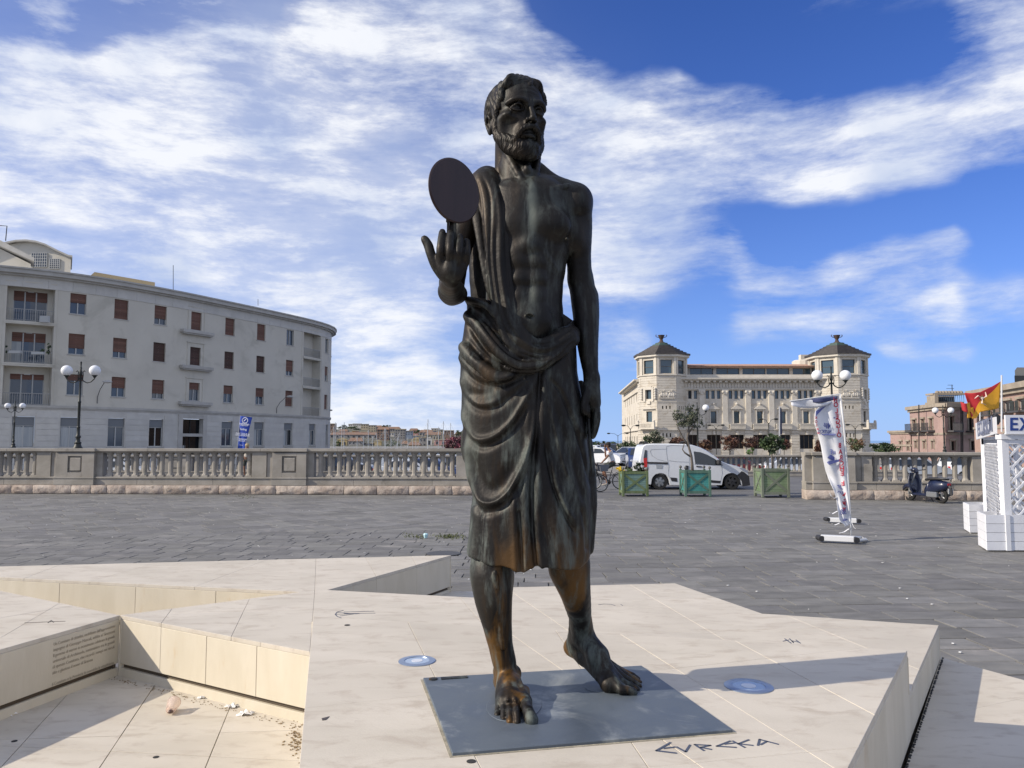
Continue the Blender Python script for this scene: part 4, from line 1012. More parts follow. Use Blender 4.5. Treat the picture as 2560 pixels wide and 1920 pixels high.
em = thing('engraved_mark', 'small blue letter-like mark cut near the right end of the platform', 'mark', tuple(G(1978, 1604, T0)))
flat_strokes('mark', [[(1962, 1597), (1978, 1608)], [(1958, 1603), (1972, 1600)], [(1974, 1597), (1984, 1607), (1980, 1602), (1998, 1606)], [(1990, 1600), (2001, 1608)]], T1 + .0006, .006, M_blue, em)
em = thing('engraved_mark', 'thin dark line with a small triangle on the left stone block', 'mark', tuple(G(110, 1555, T0)))
flat_strokes('mark', [[(62, 1557), (163, 1553)], [(120, 1557), (128, 1551), (134, 1556)]], T0 + .0006, .006, pmat('dark_inlay', (.10, .09, .08)), em)
em = thing('engraved_mark', 'faint curved mark cut in the platform right of the standing leg', 'mark', tuple(G(1520, 1512, T0)))
flat_strokes('mark', [[(1496, 1512), (1510, 1510), (1528, 1511), (1538, 1514)], [(1552, 1511), (1557, 1514)]], T0 + .0006, .004, M_blue, em)
def spot(u, v, z, r, label):
 c = G(u, v, z); t = thing('ground_spotlight', label, 'spotlight', tuple(c), group='round lamps sunk in the monument stone')
 q = MB(); q.lathe([(r, 0), (r, .003), (r * .97, .005), (r * .68, .006), (r * .66, .002)], 40); q.build('rim', M_steel, t, auto=30)
 q = MB(); q.lathe([(r * .66, .001), (r * .66, .003), (r * .4, .0032)], 32); q.build('lens', M_lens, t, auto=30)
 q = MB(); q.lathe([(r * .30, .0031), (r * .30, .0046), (r * .12, .0046)], 20); q.build('lamp', pmat('lamp_core', (.6, .62, .66), rough=.3), t, auto=30)
spot(1042.5, 1653, T1, .102, 'round steel spotlight sunk in the stone at the corner of the bronze plate')
spot(1871.5, 1716, T1, .118, 'round blue spotlight lying in the shadow of the statue')
for (u, v, z, lab) in ((868, 1563, T1, 'dark drain hole in the stone left of the statue'), (1178, 1904, T1, 'dark metal stud just below the bronze plate'), (390, 1893, .014, 'dark oval stud in the sunken floor'), (36, 1853, .014, 'small dark stud in the shaded floor corner')):
 c = G(u, v, z); q = MB(); q.lathe([(.018, -.002), (.018, .0022), (.012, .003)], 14); o = q.build('floor_stud', M_dark); o.location = c; tag(o, lab, 'stud')
# engraved text on the shaded face
tx = [ln_.strip() for ln_ in ("Un Comitato di cittadini, mobilitato dall'approvazione|impegno di Giuseppe Nascali, addita ai Siracusani|Il governo di marmo in monumento celebrato la grande|universale di Archimede, matematico tra le geniali|di questo Comitato, che ricordi i tempi nei secoli|alto e glorioso il nome di Siracusa||Il Comitato e la Provincia lo vorrebbe la cittadinanza").split('|')]
wa, wb = Vector((LP[3][0], LP[3][1], 0)), Vector((P1.x, P1.y, 0)); wd = (wb - wa).normalized(); wn_ = Vector((wd.y, -wd.x, 0))
M_ins = pmat('engraved_letters', (.36, .31, .24), rough=.9)
for i, t_ in enumerate(tx):
 if not t_: continue
 wdt = .60 if i not in (5,) else .38
 pz = T0 - .075 - i * .042; p = wb - wd * (.655 - .0) + wn_ * .0045; p.z = pz
 o = text_part('engraved_line', t_, .034, frame_M(p - Vector((leftp.location.x, leftp.location.y, 0)), wd, (0, 0, 1)), M_ins, leftp, .0006, 'LEFT')
 bpy.context.view_layer.update()
 if o.dimensions.x > 0: o.scale = (wdt / max(o.dimensions.x, .01), 1, 1)
# rubbish in the recess
M_cup = bpy.data.materials.new('clear_plastic'); M_cup.use_nodes = True
_b = M_cup.node_tree.nodes['Principled BSDF']; _b.inputs['Base Color'].default_value = (.95, .82, .74, 1); _b.inputs['Transmission Weight'].default_value = .75; _b.inputs['Roughness'].default_value = .18; _b.inputs['IOR'].default_value = 1.12
c = G(430, 1782, .014); cup = thing('plastic_cup', 'clear plastic cup lying on its side on the sunken floor', 'cup', tuple(c))
q = MB(); n = 24; ax = Vector((.22, -.96, 0)).normalized(); sd_ = Vector((ax.y, -ax.x, 0)); up = Vector((0, 0, 1))
pr = [(-.065, .044), (-.062, .047), (-.055, .045), (.0, .038), (.055, .031), (.06, .029)]
vs = []
for (t, r) in pr:
 for k in range(n): a = 2 * math.pi * k / n; vs.append(ax * t + sd_ * r * math.cos(a) + up * (r * math.sin(a) + .0465 - t * .08))
q.add(vs, [(i * n + k, i * n + (k + 1) % n, (i + 1) * n + (k + 1) % n, (i + 1) * n + k) for i in range(len(pr) - 1) for k in range(n)] + [tuple(range((len(pr) - 1) * n, len(pr) * n))])
o = q.build('cup_wall', M_cup, cup, smooth=True); solid(o, .0012)
q = MB(); q.sphere(ax * .052 + up * .028, .02, 12, 8, (1, 1, .7)); q.build('coffee_dregs', pmat('coffee', (.09, .05, .04), rough=.3), cup, smooth=True)
M_tis = pmat('crumpled_tissue', (.80, .78, .75), rough=.95)
def tissue(u, v, z, s, lab, seed):
 r_ = random.Random(seed); c = G(u, v, z); q = MB()
 def fn(a, b):
  x, y = (a - .5) * 2, (b - .5) * 2
  k = r_.uniform(.6, 1.25); return Vector((x * s * k, y * s * .7 * k, abs(r_.gauss(0, .33)) * s * .8 * (1.2 - abs(x) * .5)))
 q.grid(fn, 7, 6); o = q.build('crumpled_tissue', M_tis, auto=25); o.location = c; solid(o, .0015); tag(o, lab, 'tissue', 'crumpled paper tissues in the recess')
tissue(578, 1768, .016, .045, 'crumpled white tissue touching the base strip right of the cup', 1); tissue(616, 1786, .016, .05, 'crumpled white tissue farthest right on the sunken floor', 2)
tissue(503, 1745, .016, .028, 'small white tissue scrap under the sunlit wall', 3); tissue(20, 1787, .016, .05, 'crumpled tissue in the shade at the foot of the lettered wall', 4)
M_leaf0 = pmat('dry_leaf', (.20, .14, .08), (.30, .22, .12), 30, .9)
q = MB(); r_ = random.Random(5)
for i in range(90):
 p = G(752 + r_.gauss(0, 9) - abs(r_.gauss(0, 10)), 1850 + r_.gauss(0, 22), .017); q.box(p, (r_.uniform(.004, .022), r_.uniform(.003, .01), .004), rz=r_.uniform(0, 3))
for i in range(160):
 t = r_.random(); p = P1.lerp(TL, t); p = Vector((p.x, p.y, .017)) + Vector((-.02, -.07, 0)) * r_.uniform(.6, 1.7); q.box(p, (r_.uniform(.003, .012), .005, .003), rz=r_.uniform(0, 3))
o = q.build('dry_leaves', M_leaf0); tag(o, 'crumbs of dry leaf and dirt swept into the recess corners', kind='stuff')
o = MB().add([tuple(G(*p, T1 + .001)) for p in ((804, 1796), (824, 1791), (815, 1800), (806, 1801))], [(0, 1, 2, 3)]).build('dark_leaf', pmat('dark_leaf', (.07, .06, .06))); solid(o, .002); tag(o, 'small dark leaf lying on the raised stone left of the plate', 'leaf')
# ================================================================== balustrades
M_bal = pmat('grey_stone', (.25, .23, .195), (.34, .315, .275), 1.6, .88, bump=.004, bscale=24, vary=.06, c3=(.19, .175, .15), s3=1.3, t3=(.55, .75))
M_rough = pmat('rough_limestone', (.34, .27, .22), (.50, .43, .36), 3.2, .95, bump=.03, bscale=9, vary=.08, c3=(.22, .18, .15), s3=5, t3=(.54, .7))
def baluster_mesh():
 q = MB(); n = 4; a0 = math.pi / 4; r2 = math.sqrt(2)
 def sqp(prof, n=4, a0=math.pi / 4): q.lathe(prof, n, ang0=a0)
 sqp([(.125 * r2, 0), (.125 * r2, .035), (.115 * r2, .05)])
 q.lathe([(.128, .05), (.118, .075), (.088, .12), (.084, .16), (.088, .60), (.092, .74), (.100, .76), (.092, .775), (.122, .81), (.126, .835)], 8, ang0=math.pi / 8)
 sqp([(.12 * r2, .835), (.12 * r2, .87)])
 return q.mesh('baluster', M_bal)
BALM = baluster_mesh()
def balustrade(name, label, A, B, base_h, pieces, scale=1.0, rough=True, group=None, foot=.32):
 "A->B at ground; pieces: list of (kind, start m, end m)"
 A, B = Vector(A), Vector(B); d = (B - A).normalized(); n = Vector((d.y, -d.x, 0))
 root = thing(name, label, 'balustrade', tuple(A), group=group)
 rz = math.atan2(d.y, d.x); Q = Matrix.Rotation(rz, 3, 'Z')
 def bx(q, s0, s1, y0, y1, z0, z1):
  c = Q @ Vector(((s0 + s1) / 2, (y0 + y1) / 2, (z0 + z1) / 2)); q.box(c, (s1 - s0, y1 - y0, z1 - z0), rz=rz)
 L = (B - A).length; f = foot if rough else 0.0; s = scale
 zb0, zb1, zr0, zr1 = f, f + .27 * s, f + .27 * s + .06 * s + .87 * s, f + (.27 + .06 + .87 + .21) * s - .06 * s
 if rough:
  x = 0
  while x < L:
   w = min(random.uniform(.55, 1.5), L - x)
   q = MB(); k = 9 if w > .9 else 6; r_ = random.Random(int(x * 100) + int(A.x * 10))
   def fn(a, b, w=w, x=x):
    e = min(a, 1 - a) * 8 + .25; e = min(1, e); eb = min(1, min(b, 1 - b) * 3 + .3)
    return Q @ Vector((x + .008 + a * (w - .016), -.34 - .07 * e * eb * r_.uniform(.4, 1.2), .012 + b * (f - .02)))
   q.grid(fn, k, 4)
   p00, p10, p11, p01 = fn(0, 0), fn(1, 0), fn(1, 1), fn(0, 1)
   bx(q, x + .01, x + w - .01, -.33, .30, .0, f - .004)
   q.build('rough_stone', M_rough, root, auto=50); x += w
 def course(nm, y0, y1, z0, z1, ln_, off=0):
  x = 0; i = 0
  while x < L - .01:
   w = min(ln_ * random.uniform(.8, 1.2), L - x); q = MB(); bx(q, x + .003, x + w - .003, y0, y1, z0, z1); q.build(nm, M_bal, root, bevel=.008); x += w
 course('base_block', -.24, .24, zb0, zb1 - .03, 2.6); course('base_ledge', -.275, .275, zb1 - .03, zb1 + .03 * s, 3.1)
 course('rail_bed', -.20, .20, zr0 - .001, zr0 + .045 * s, 3.0); course('handrail', -.27, .27, zr0 + .045 * s, zr1, 2.4)
 z0 = zb1 + .03 * s
 for (kind, s0, s1) in pieces:
  if kind == 'b':
   k = max(1, round((s1 - s0) / (.34 * s))); st = (s1 - s0) / k
   for i in range(k):
    o = bpy.data.objects.new('baluster', BALM); link(o, root); sx = s0 + (i + .5) * st
    o.location = Q @ Vector((sx, 0, z0)); o.rotation_euler = (0, 0, rz); o.scale = (s, s, (zr0 - z0) / .87)
  elif kind == 'w':
   q = MB(); bx(q, s0, s1, -.19, .19, z0, zr0); q.build('end_block', M_bal, root, bevel=.006)
  elif kind == 'p':   # projecting pier with a sunk panel, and a pair of slim strips
   e = .24
   for (a, b) in ((s0, s0 + e), (s1 - e, s1)):
    q = MB(); bx(q, a, b, -.15, .15, zb0, zr1 - .002); q.build('pier_strip', M_bal, root)
   a, b = s0 + e, s1 - e
   q = MB(); w = b - a; fr = w * .5 - .27 * s; m0, m1 = a + fr, b - fr; y = -.30
   zz0, zz1 = z0 + .16 * s, zr0 - .13 * s
   bx(q, a, m0, y, .28, z0, zr0); bx(q, m1, b, y, .28, z0, zr0); bx(q, m0, m1, y, .28, z0, zz0); bx(q, m0, m1, y, .28, zz1, zr0); bx(q, m0, m1, y + .08, .27, zz0, zz1)
   bx(q, a - .02, b + .02, y - .04, .30, zb0, zb1 - .03); bx(q, a - .035, b + .035, y - .06, .32, zb1 - .03, zb1 + .03 * s); bx(q, a - .035, b + .035, y - .055, .32, zr0 + .04 * s, zr1 + .004)
   q.build('pier', M_bal, root, bevel=.006)
   q = MB(); bx(q, m0 + .06, m1 - .06, y + .02, y + .1, zz0 + .06, zz1 - .06); q.build('pier_panel', M_bal, root, bevel=.02)
 return root, d
def along(A, d, u):  # arc length where the view column u meets the line
 a = (u - CX) / F; # x/y ratio near the horizon (forward ~ cos)
 r = a / (cp - ((CY - 1190) / F) * sp)
 return (A.x - r * A.y) / (r * d.y - d.x)
A = G(-420, 1230.5, GZ); B = G(1208, 1236, GZ); A.z = B.z = GZ; d_ = (B - A).normalized()
U = lambda u: along(A, d_, u)
balustrade('balustrade', 'long grey stone balustrade running from the left edge to behind the statue', A, B, 0,
           [('b', .05, U(-150)), ('w', U(-150), U(-102)), ('p', U(-102), U(-10)), ('b', U(-10) + 0, U(98)) if False else ('b', U(-10), U(98)), ('w', U(98), U(133)), ('p', U(134), U(261)), ('b', U(264), U(634)), ('w', U(634), U(670)), ('p', U(671), U(787)), ('b', U(790), U(1142)), ('w', U(1142), U(1196))])
A2 = G(2010, 1247, GZ); B2 = G(2760, 1252, GZ); A2.z = B2.z = GZ; d2_ = (B2 - A2).normalized(); U2 = lambda u: along(A2, d2_, u)
balustrade('balustrade', 'grey stone balustrade behind the dark scooter, ending in a panelled pier', A2, B2, 0, [('p', .0, U2(2150)), ('w', U2(2150), U2(2176)), ('b', U2(2176), U2(2425)), ('w', U2(2425), U2(2460)), ('b', U2(2460), U2(2740))], .93)
Yf = 43.2
def far_balu(xa, xb, lab):
 pcs = []; x = 0.0; L = xb - xa
 while x < L - 7.3: pcs += [('b', x, x + 5.6), ('p', x + 5.6, x + 7.4)]; x += 7.4
 pcs.append(('b', x, L)); balustrade('balustrade', lab, Vector((xa, Yf, GZ)), Vector((xb, Yf, GZ)), 0, pcs, .86, False)
far_balu(-40, -3.2, 'second stone balustrade on the far side of the bridge, glimpsed through the long one')
far_balu(11.2, 22, 'short stone balustrade beyond the van and the planters')
# loose bits by the balustrade
o = MB().box((0, 0, .22), (.21, .12, .30)).build('junction_box', pmat('box_plastic', (.62, .66, .64), rough=.5), bevel=.02); p = G(168, 1230, GZ); o.location = (p.x, p.y - .55, GZ); tag(o, 'pale grey electric box at the foot of the left balustrade pier', 'electric box')
q = MB(); q.tube([(p.x + .06, p.y - .52, .3), (p.x + .12, p.y - .42, .45), (p.x + .10, p.y - .38, .62), (p.x + .14, p.y - .36, .78), (p.x + .13, p.y - .36, .84)], .018, 6); o = q.build('cable', M_dark); tag(o, 'black cable rising from the electric box up the pier', 'cable')
# weeds in the joints
M_weed = pmat('weeds', (.055, .075, .02), (.09, .10, .03), 6, .9)
q = MB(); r_ = random.Random(3)
for (u, v, su, n_) in ((1125, 1342, 22, 260), (1050, 1342, 10, 60), (1020, 1339, 8, 40), (610, 1242, 14, 80), (1440, 1260, 30, 60)):
 for _ in range(n_):
  p = G(u + r_.gauss(0, su), v + r_.gauss(0, 3), GZ); h = r_.uniform(.01, .04); an = r_.random() * 6.28; w = .012
  q.add([(p.x - w * math.cos(an), p.y - w * math.sin(an), GZ), (p.x + w * math.cos(an), p.y + w * math.sin(an), GZ), (p.x + r_.uniform(-.02, .02), p.y + r_.uniform(-.02, .02), GZ + h)], [(0, 1, 2)])
o = q.build('weeds', M_weed); tag(o, 'low weeds growing in the paving joints', kind='stuff')
c = G(1064, 1345, GZ); q = MB(); q.lathe([(.03, 0), (.05, .07), (.04, .09), (.0, .10)], 7); o = q.build('litter_bag', pmat('pale_blue_plastic', (.45, .68, .72), rough=.5)); o.location = c; tag(o, 'scrap of pale blue plastic lying on the dark paving', 'plastic scrap')
q = MB(); c = G(1108, 1384, GZ + .003); q.lathe([(.30, 0), (.30, .006), (.26, .008)], 28); o = q.build('manhole_cover', pmat('cast_iron', (.06, .06, .06), rough=.6)); o.location = c; tag(o, 'dark round manhole cover just behind the tip of the long stone block', 'manhole cover')
# ================================================================== green planter boxes
def gmat(nm, c, c2): return pmat(nm, c, c2, 4, .75, bump=.003, bscale=30, stretch=(1, 1, .3), vary=.10, c3=(.20, .19, .14), s3=7, t3=(.60, .74))
def planter(u0, u1, u2, vt, vb, label, mf, mp_, seed, lean=0):
 a, b = G(u1, vb, GZ), G(u2, vb + lean, GZ); back = G(u0, vb - 8, GZ)
 W_ = (b - a).length; d = (b - a).normalized(); rz = math.atan2(d.y, d.x); H = S(u1, vt, a.y).z - GZ; Dp = W_ * .92
 t = thing('planter', label, 'planter', tuple(a), rz, 'green wooden planter boxes across the bridge opening')
 zb = .10; pw = .085
 for (x, y) in ((0, 0), (W_ - pw, 0), (0, Dp - pw), (W_ - pw, Dp - pw)):
  q = MB(); q.bb(x, x + pw, y, y + pw, 0, H + .03); p = q.build('post', mf, t, bevel=.006)
  q = MB(); q.lathe([(.018, 0), (.018, .03), (.045, .05), (.052, .08), (.045, .11), (.018, .13), (.0, .135)], 12, (x + pw / 2, y + pw / 2, H + .03)); q.build('finial', pmat('finial_grey', (.13, .13, .12), rough=.8), p, smooth=True)
 for side in range(4):
  Mr = Matrix.Rotation(R(90) * side, 4, 'Z'); cx_, cy_ = W_ / 2, Dp / 2; hw_ = (W_ if side % 2 == 0 else Dp) / 2; dp_ = (Dp if side % 2 == 0 else W_) / 2
  def P(x, y, z): v = Mr @ Vector((x, y, z)); return Vector((v.x + cx_, v.y + cy_, v.z))
  def bx(nm, x0, x1, y0, y1, z0, z1, m):
   q = MB(); q.hexa([P(x0, y0, z0), P(x1, y0, z0), P(x1, y1, z0), P(x0, y1, z0), P(x0, y0, z1), P(x1, y0, z1), P(x1, y1, z1), P(x0, y1, z1)]); q.build(nm, m, t, bevel=.003)
  k = 8; z = zb + .09; st = (H - .09 - z) / k
  for i in range(k): bx('board', -hw_ + pw, hw_ - pw, -dp_ + .035, -dp_ + .055 + random.uniform(0, .004), z + i * st + .002, z + (i + 1) * st - .002, mp_)
  bx('rail', -hw_ + pw, hw_ - pw, -dp_ + .012, -dp_ + .06, zb, zb + .09, mf); bx('rail', -hw_ + pw, hw_ - pw, -dp_ + .012, -dp_ + .06, H - .09, H, mf)
  for sg in (-1, 1):
   x0, x1, z0, z1 = -hw_ + pw, hw_ - pw, zb + .09, H - .09; yo = -dp_ + (.016 if sg > 0 else .019)
   dx_, dz_ = (x1 - x0), (z1 - z0); L = math.hypot(dx_, dz_); nx, nz = -dz_ / L * .038, dx_ / L * .038
   pts = [(x0, z0), (x1, z1)] if sg > 0 else [(x0, z1), (x1, z0)]; nz_ = nz; nx_ = nx if sg > 0 else -nx
   (ax_, az_), (bx_, bz_) = pts; qq = [(ax_ + .02, az_ + (.03 * sg)), (bx_ - .02, bz_ - (.03 * sg))]
   pr = [(qq[0][0] - nx_, qq[0][1] - nz_), (qq[1][0] - nx_, qq[1][1] - nz_), (qq[1][0] + nx_, qq[1][1] + nz_), (qq[0][0] + nx_, qq[0][1] + nz_)]
   q = MB(); v0 = [P(p_[0], yo, p_[1]) for p_ in pr]; dv = P(0, yo + .018, 0) - P(0, yo, 0); q.extrude(v0, dv); q.build('brace', mf, t)
 q = MB(); q.bb(pw * .6, W_ - pw * .6, pw * .6, Dp - pw * .6, zb, H - .10); q.build('soil', pmat('soil', (.05, .035, .025), rough=1), t)
 return t, W_, Dp, H
gF1 = gmat('olive_green_paint', (.085, .12, .045), (.13, .17, .08)); gP1 = gmat('blue_green_boards', (.10, .18, .155), (.15, .24, .21))
gF2 = gmat('dark_green_paint', (.05, .115, .085), (.09, .16, .12)); gP2 = gmat('teal_boards', (.035, .20, .185), (.06, .27, .24))
gF3 = gmat('grey_green_paint', (.11, .14, .10), (.17, .19, .14)); gP3 = gmat('faded_green_boards', (.12, .18, .09), (.18, .24, .14))
pA = planter(1542, 1555.5, 1622, 1179, 1241, 'planter box with olive-green frame and yellow flowers beside the cyclist', gF1, gP1, 1)
pB = planter(1693, 1712, 1779, 1177, 1241.5, 'bright teal planter box holding the thin leaning olive tree', gF2, gP2, 2)
pC = planter(1884, 1905, 1976, 1173, 1244, 'faded green planter box on short feet before the far balustrade', gF3, gP3, 3)
# ================================================================== trees and shrubs
def leafcloud(q, c, rad, n, size, rnd, mats, flat=1.0, clumps=None, dirv=None):
 c = Vector(c); cl = []
 for _ in range(clumps or max(6, n // 60)):
  while True:
   p = Vector((rnd.uniform(-1, 1), rnd.uniform(-1, 1), rnd.uniform(-1, 1)))
   if .25 < p.length < 1: break
  cl.append((Vector((p.x * rad[0], p.y * rad[1], p.z * rad[2])), rnd.uniform(.18, .42), rnd.randrange(len(mats))))
 for i in range(n):
  o, r, mi = cl[rnd.randrange(len(cl))]
  k = Vector((rnd.gauss(0, .5), rnd.gauss(0, .5), rnd.gauss(0, .5))); p = c + o + Vector((k.x * rad[0] * r, k.y * rad[1] * r, k.z * rad[2] * r))
  a = Vector((rnd.gauss(0, 1), rnd.gauss(0, 1), rnd.gauss(0, 1))).normalized(); b = a.orthogonal().normalized(); s_ = size * rnd.uniform(.6, 1.5)
  b = (b * math.cos(rnd.random() * 6) + a.cross(b) * math.sin(rnd.random() * 6)).normalized(); w = b * s_ * .34 * flat
  q.mat(mats[mi if rnd.random() < .8 else rnd.randrange(len(mats))]); q.add([p - a * s_ * .5, p + w, p + a * s_ * .5, p - w], [(0, 1, 2, 3)])
def lmat(nm, c, c2=None, rough=.6):
 if nm in _mats: return _mats[nm]
 m = pmat(nm, c, c2 or tuple(x * 1.5 for x in c), 3, rough, vary=.25); return m
L_ol = [lmat('olive_leaf', (.075, .085, .05)), lmat('olive_leaf_pale', (.13, .14, .095)), lmat('olive_leaf_dark', (.04, .05, .03))]
L_gr = [lmat('green_leaf', (.035, .06, .02)), lmat('green_leaf_dark', (.02, .035, .014)), lmat('green_leaf_light', (.06, .09, .03))]
L_rd = [lmat('red_leaf', (.085, .035, .022)), lmat('red_leaf_dark', (.045, .022, .018)), lmat('brown_leaf', (.11, .06, .03))]
L_pk = [lmat('oleander_bloom', (.22, .06, .08)), lmat('oleander_leaf', (.05, .035, .03)), lmat('oleander_dark', (.09, .03, .04))]
M_bark = pmat('bark', (.10, .085, .07), (.17, .15, .13), 12, .95, bump=.01, bscale=30, stretch=(1, 1, .3))
def tree(name, label, cat, trunk, blobs, mats, n, size, seed, group=None, rad0=.07, flat=1.0):
 rnd = random.Random(seed); base = Vector(trunk[0][0]); t = thing(name, label, cat, tuple(base), group=group)
 q = MB()
 for path in trunk:
  m = len(path); r0 = rad0 * (1 if path is trunk[0] else .6); q.tube(path, [r0 * (1 - .6 * i / max(1, m - 1)) for i in range(m)], 7)
 q.build('trunk', M_bark, t, world=True, smooth=True)
 q = MB(); tot = sum(b[1][0] * b[1][2] for b in blobs)
 for (c, rad) in blobs: leafcloud(q, c, rad, int(n * rad[0] * rad[2] / tot), size, rnd, mats, flat)
 o = q.build('crown', None, t, world=True); return t
Yp = 27.9
K2 = lambda u, v, dy=0.0: S(u, v, Yp + dy)
tree('olive_tree', 'thin leaning olive tree growing from the teal planter in front of the van', 'tree',
     [[K2(1731, 1182), K2(1730, 1160), K2(1728, 1140), K2(1722, 1118), K2(1718, 1095), K2(1722, 1070), K2(1720, 1045)], [K2(1727, 1142), K2(1712, 1132), K2(1706, 1124), K2(1711, 1108)], [K2(1722, 1118), K2(1706, 1092), K2(1696, 1072), K2(1690, 1050)], [K2(1720, 1085), K2(1736, 1062), K2(1742, 1040)]],
     [(K2(1722, 1040), (.50, .5, .32)), (K2(1700, 1048), (.32, .3, .26)), (K2(1738, 1052), (.30, .3, .30)), (K2(1716, 1066), (.30, .3, .22)), (K2(1735, 1028), (.2, .2, .2)), (K2(1688, 1034), (.14, .2, .16)), (K2(1752, 1058), (.12, .2, .16))], L_ol, 2100, .08, 11, rad0=.06, flat=.55)
tree('young_tree', 'young round-headed tree growing from the faded green planter', 'tree',
     [[K2(1931, 1176), K2(1930, 1150), K2(1929, 1125), K2(1930, 1105)]], [(K2(1928, 1105), (.42, .4, .32)), (K2(1915, 1115), (.28, .3, .2)), (K2(1944, 1112), (.25, .3, .24)), (K2(1932, 1094), (.22, .3, .14))], L_gr + [L_ol[0]], 1800, .10, 12, rad0=.035, flat=.8)
q = MB(); rnd = random.Random(4)
Lflow = [lmat('yellow_petal', (.55, .40, .02)), L_gr[0], L_gr[2]]
leafcloud(q, K2(1556, 1173), (.20, .2, .09), 260, .06, rnd, [Lflow[0], Lflow[0], Lflow[1]]); leafcloud(q, K2(1566, 1173), (.22, .2, .07), 160, .07, rnd, [Lflow[1], Lflow[2]])
o = q.build('flowers'); tag(o, 'yellow flowers in the olive-framed planter by the cyclist', 'flowers')
q = MB(); leafcloud(q, K2(1599, 1168), (.22, .2, .16), 200, .08, rnd, [L_gr[1], L_ol[0]]); leafcloud(q, K2(1610, 1175), (.2, .2, .05), 90, .08, rnd, L_rd)
o = q.build('leafy_plant'); tag(o, 'sparse dark leafy plant at the back of the olive-framed planter', 'plant')
q = MB(); leafcloud(q, K2(1945, 1176), (.5, .2, .05), 300, .06, rnd, [L_gr[1], L_gr[2], L_ol[1]])
o = q.build('leafy_plant'); tag(o, 'low green ground plants along the rim of the faded green planter', 'plant')
q = MB(); leafcloud(q, K2(1762, 1179), (.3, .2, .03), 120, .05, rnd, [L_gr[1], L_ol[1]])
o = q.build('leafy_plant'); tag(o, 'few low weeds in the teal planter at the foot of the olive', 'plant')
# ================================================================== buildings
class Curve:
 def __init__(s, pts, step=.5, smooth=True):
  P = [Vector((p[0], p[1], 0)) for p in pts]; Q = []
  if smooth:
   n = len(P)
   for i in range(n - 1):
    p0, p1, p2, p3 = P[max(i - 1, 0)], P[i], P[i + 1], P[min(i + 2, n - 1)]
    for j in range(12):
     t = j / 12; Q.append(.5 * ((2 * p1) + (p2 - p0) * t + (2 * p0 - 5 * p1 + 4 * p2 - p3) * t * t + (3 * p1 - p0 - 3 * p2 + p3) * t ** 3))
   Q.append(P[-1])
  else: Q = P
  s.Q = Q; s.S = [0]
  for a, b in zip(Q, Q[1:]): s.S.append(s.S[-1] + (b - a).length)
  s.L = s.S[-1]
 def at(s, t):
  t = min(max(t, 0), s.L - 1e-6); i = 0
  import bisect
  i = min(bisect.bisect_right(s.S, t) - 1, len(s.Q) - 2); a, b = s.Q[i], s.Q[i + 1]; k = (t - s.S[i]) / (s.S[i + 1] - s.S[i])
  return a.lerp(b, k), (b - a).normalized()
 def p(s, t, z, out=0.0):
  a, d = s.at(t)
  if t < 0: a = a + d * t
  if t > s.L: a = a + d * (t - s.L)
  n = Vector((d.y, -d.x, 0)); q = a + n * out; q.z = z; return q
 def from_u(s, u, v=1000):
  a, f, _ = ray(u, v); r = a / f; best = 1e9; bt = 0
  for i in range(len(s.Q) - 1):
   A, B = s.Q[i], s.Q[i + 1]; fa, fb = A.x - r * A.y, B.x - r * B.y
   if (fa <= 0) != (fb <= 0) or fa == 0: return s.S[i] + (s.S[i + 1] - s.S[i]) * fa / (fa - fb)
  return 0 if abs(s.Q[0].x - r * s.Q[0].y) < abs(s.Q[-1].x - r * s.Q[-1].y) else s.L
def cbox(q, cv, s0, s1, o0, o1, z0, z1, mx=2.0):
 "block following the curve, from out-distance o0 to o1"
 n = max(1, int(math.ceil((s1 - s0) / mx))); vs = []
 for i in range(n + 1):
  t = s0 + (s1 - s0) * i / n
  vs += [cv.p(t, z0, o0), cv.p(t, z0, o1), cv.p(t, z1, o1), cv.p(t, z1, o0)]
 fs = [(0, 1, 2, 3), (4 * n + 3, 4 * n + 2, 4 * n + 1, 4 * n)]
 for i in range(n):
  a = 4 * i; b = a + 4
  for k in range(4): fs.append((a + k, b + k, b + (k + 1) % 4, a + (k + 1) % 4))
 return q.add(vs, fs)
def wall_holes(q, cv, s0, s1, z0, z1, holes, depth=.25, mx=2.0, out=0.0):
 ss = {s0, s1}; zs = {z0, z1}
 for h in holes: ss |= {h[0], h[1]}; zs |= {h[2], h[3]}
 ss = sorted(x for x in ss if s0 <= x <= s1); zs = sorted(x for x in zs if z0 <= x <= z1); S2 = []
 for a, b in zip(ss, ss[1:]):
  n = max(1, int(math.ceil((b - a) / mx))); S2 += [a + (b - a) * i / n for i in range(n)]
 S2.append(ss[-1])
 for a, b in zip(S2, S2[1:]):
  for c, d in zip(zs, zs[1:]):
   m = ((a + b) / 2, (c + d) / 2)
   if any(h[0] < m[0] < h[1] and h[2] < m[1] < h[3] for h in holes): continue
   q.add([cv.p(a, c, out), cv.p(b, c, out), cv.p(b, d, out), cv.p(a, d, out)], [(0, 1, 2, 3)])
 for h in holes:
  a, b, c, d = h[:4]; dp = h[4] if len(h) > 4 else depth
  P = lambda s_, z_, o_: cv.p(s_, z_, o_)
  q.add([P(a, c, out), P(a, d, out), P(a, d, out - dp), P(a, c, out - dp)], [(0, 1, 2, 3)])
  q.add([P(b, d, out), P(b, c, out), P(b, c, out - dp), P(b, d, out - dp)], [(0, 1, 2, 3)])
  q.add([P(a, d, out), P(b, d, out), P(b, d, out - dp), P(a, d, out - dp)], [(0, 1, 2, 3)])
  q.add([P(b, c, out), P(a, c, out), P(a, c, out - dp), P(b, c, out - dp)], [(0, 1, 2, 3)])
M_wf = pmat('white_window_frame', (.42, .43, .42), rough=.6)
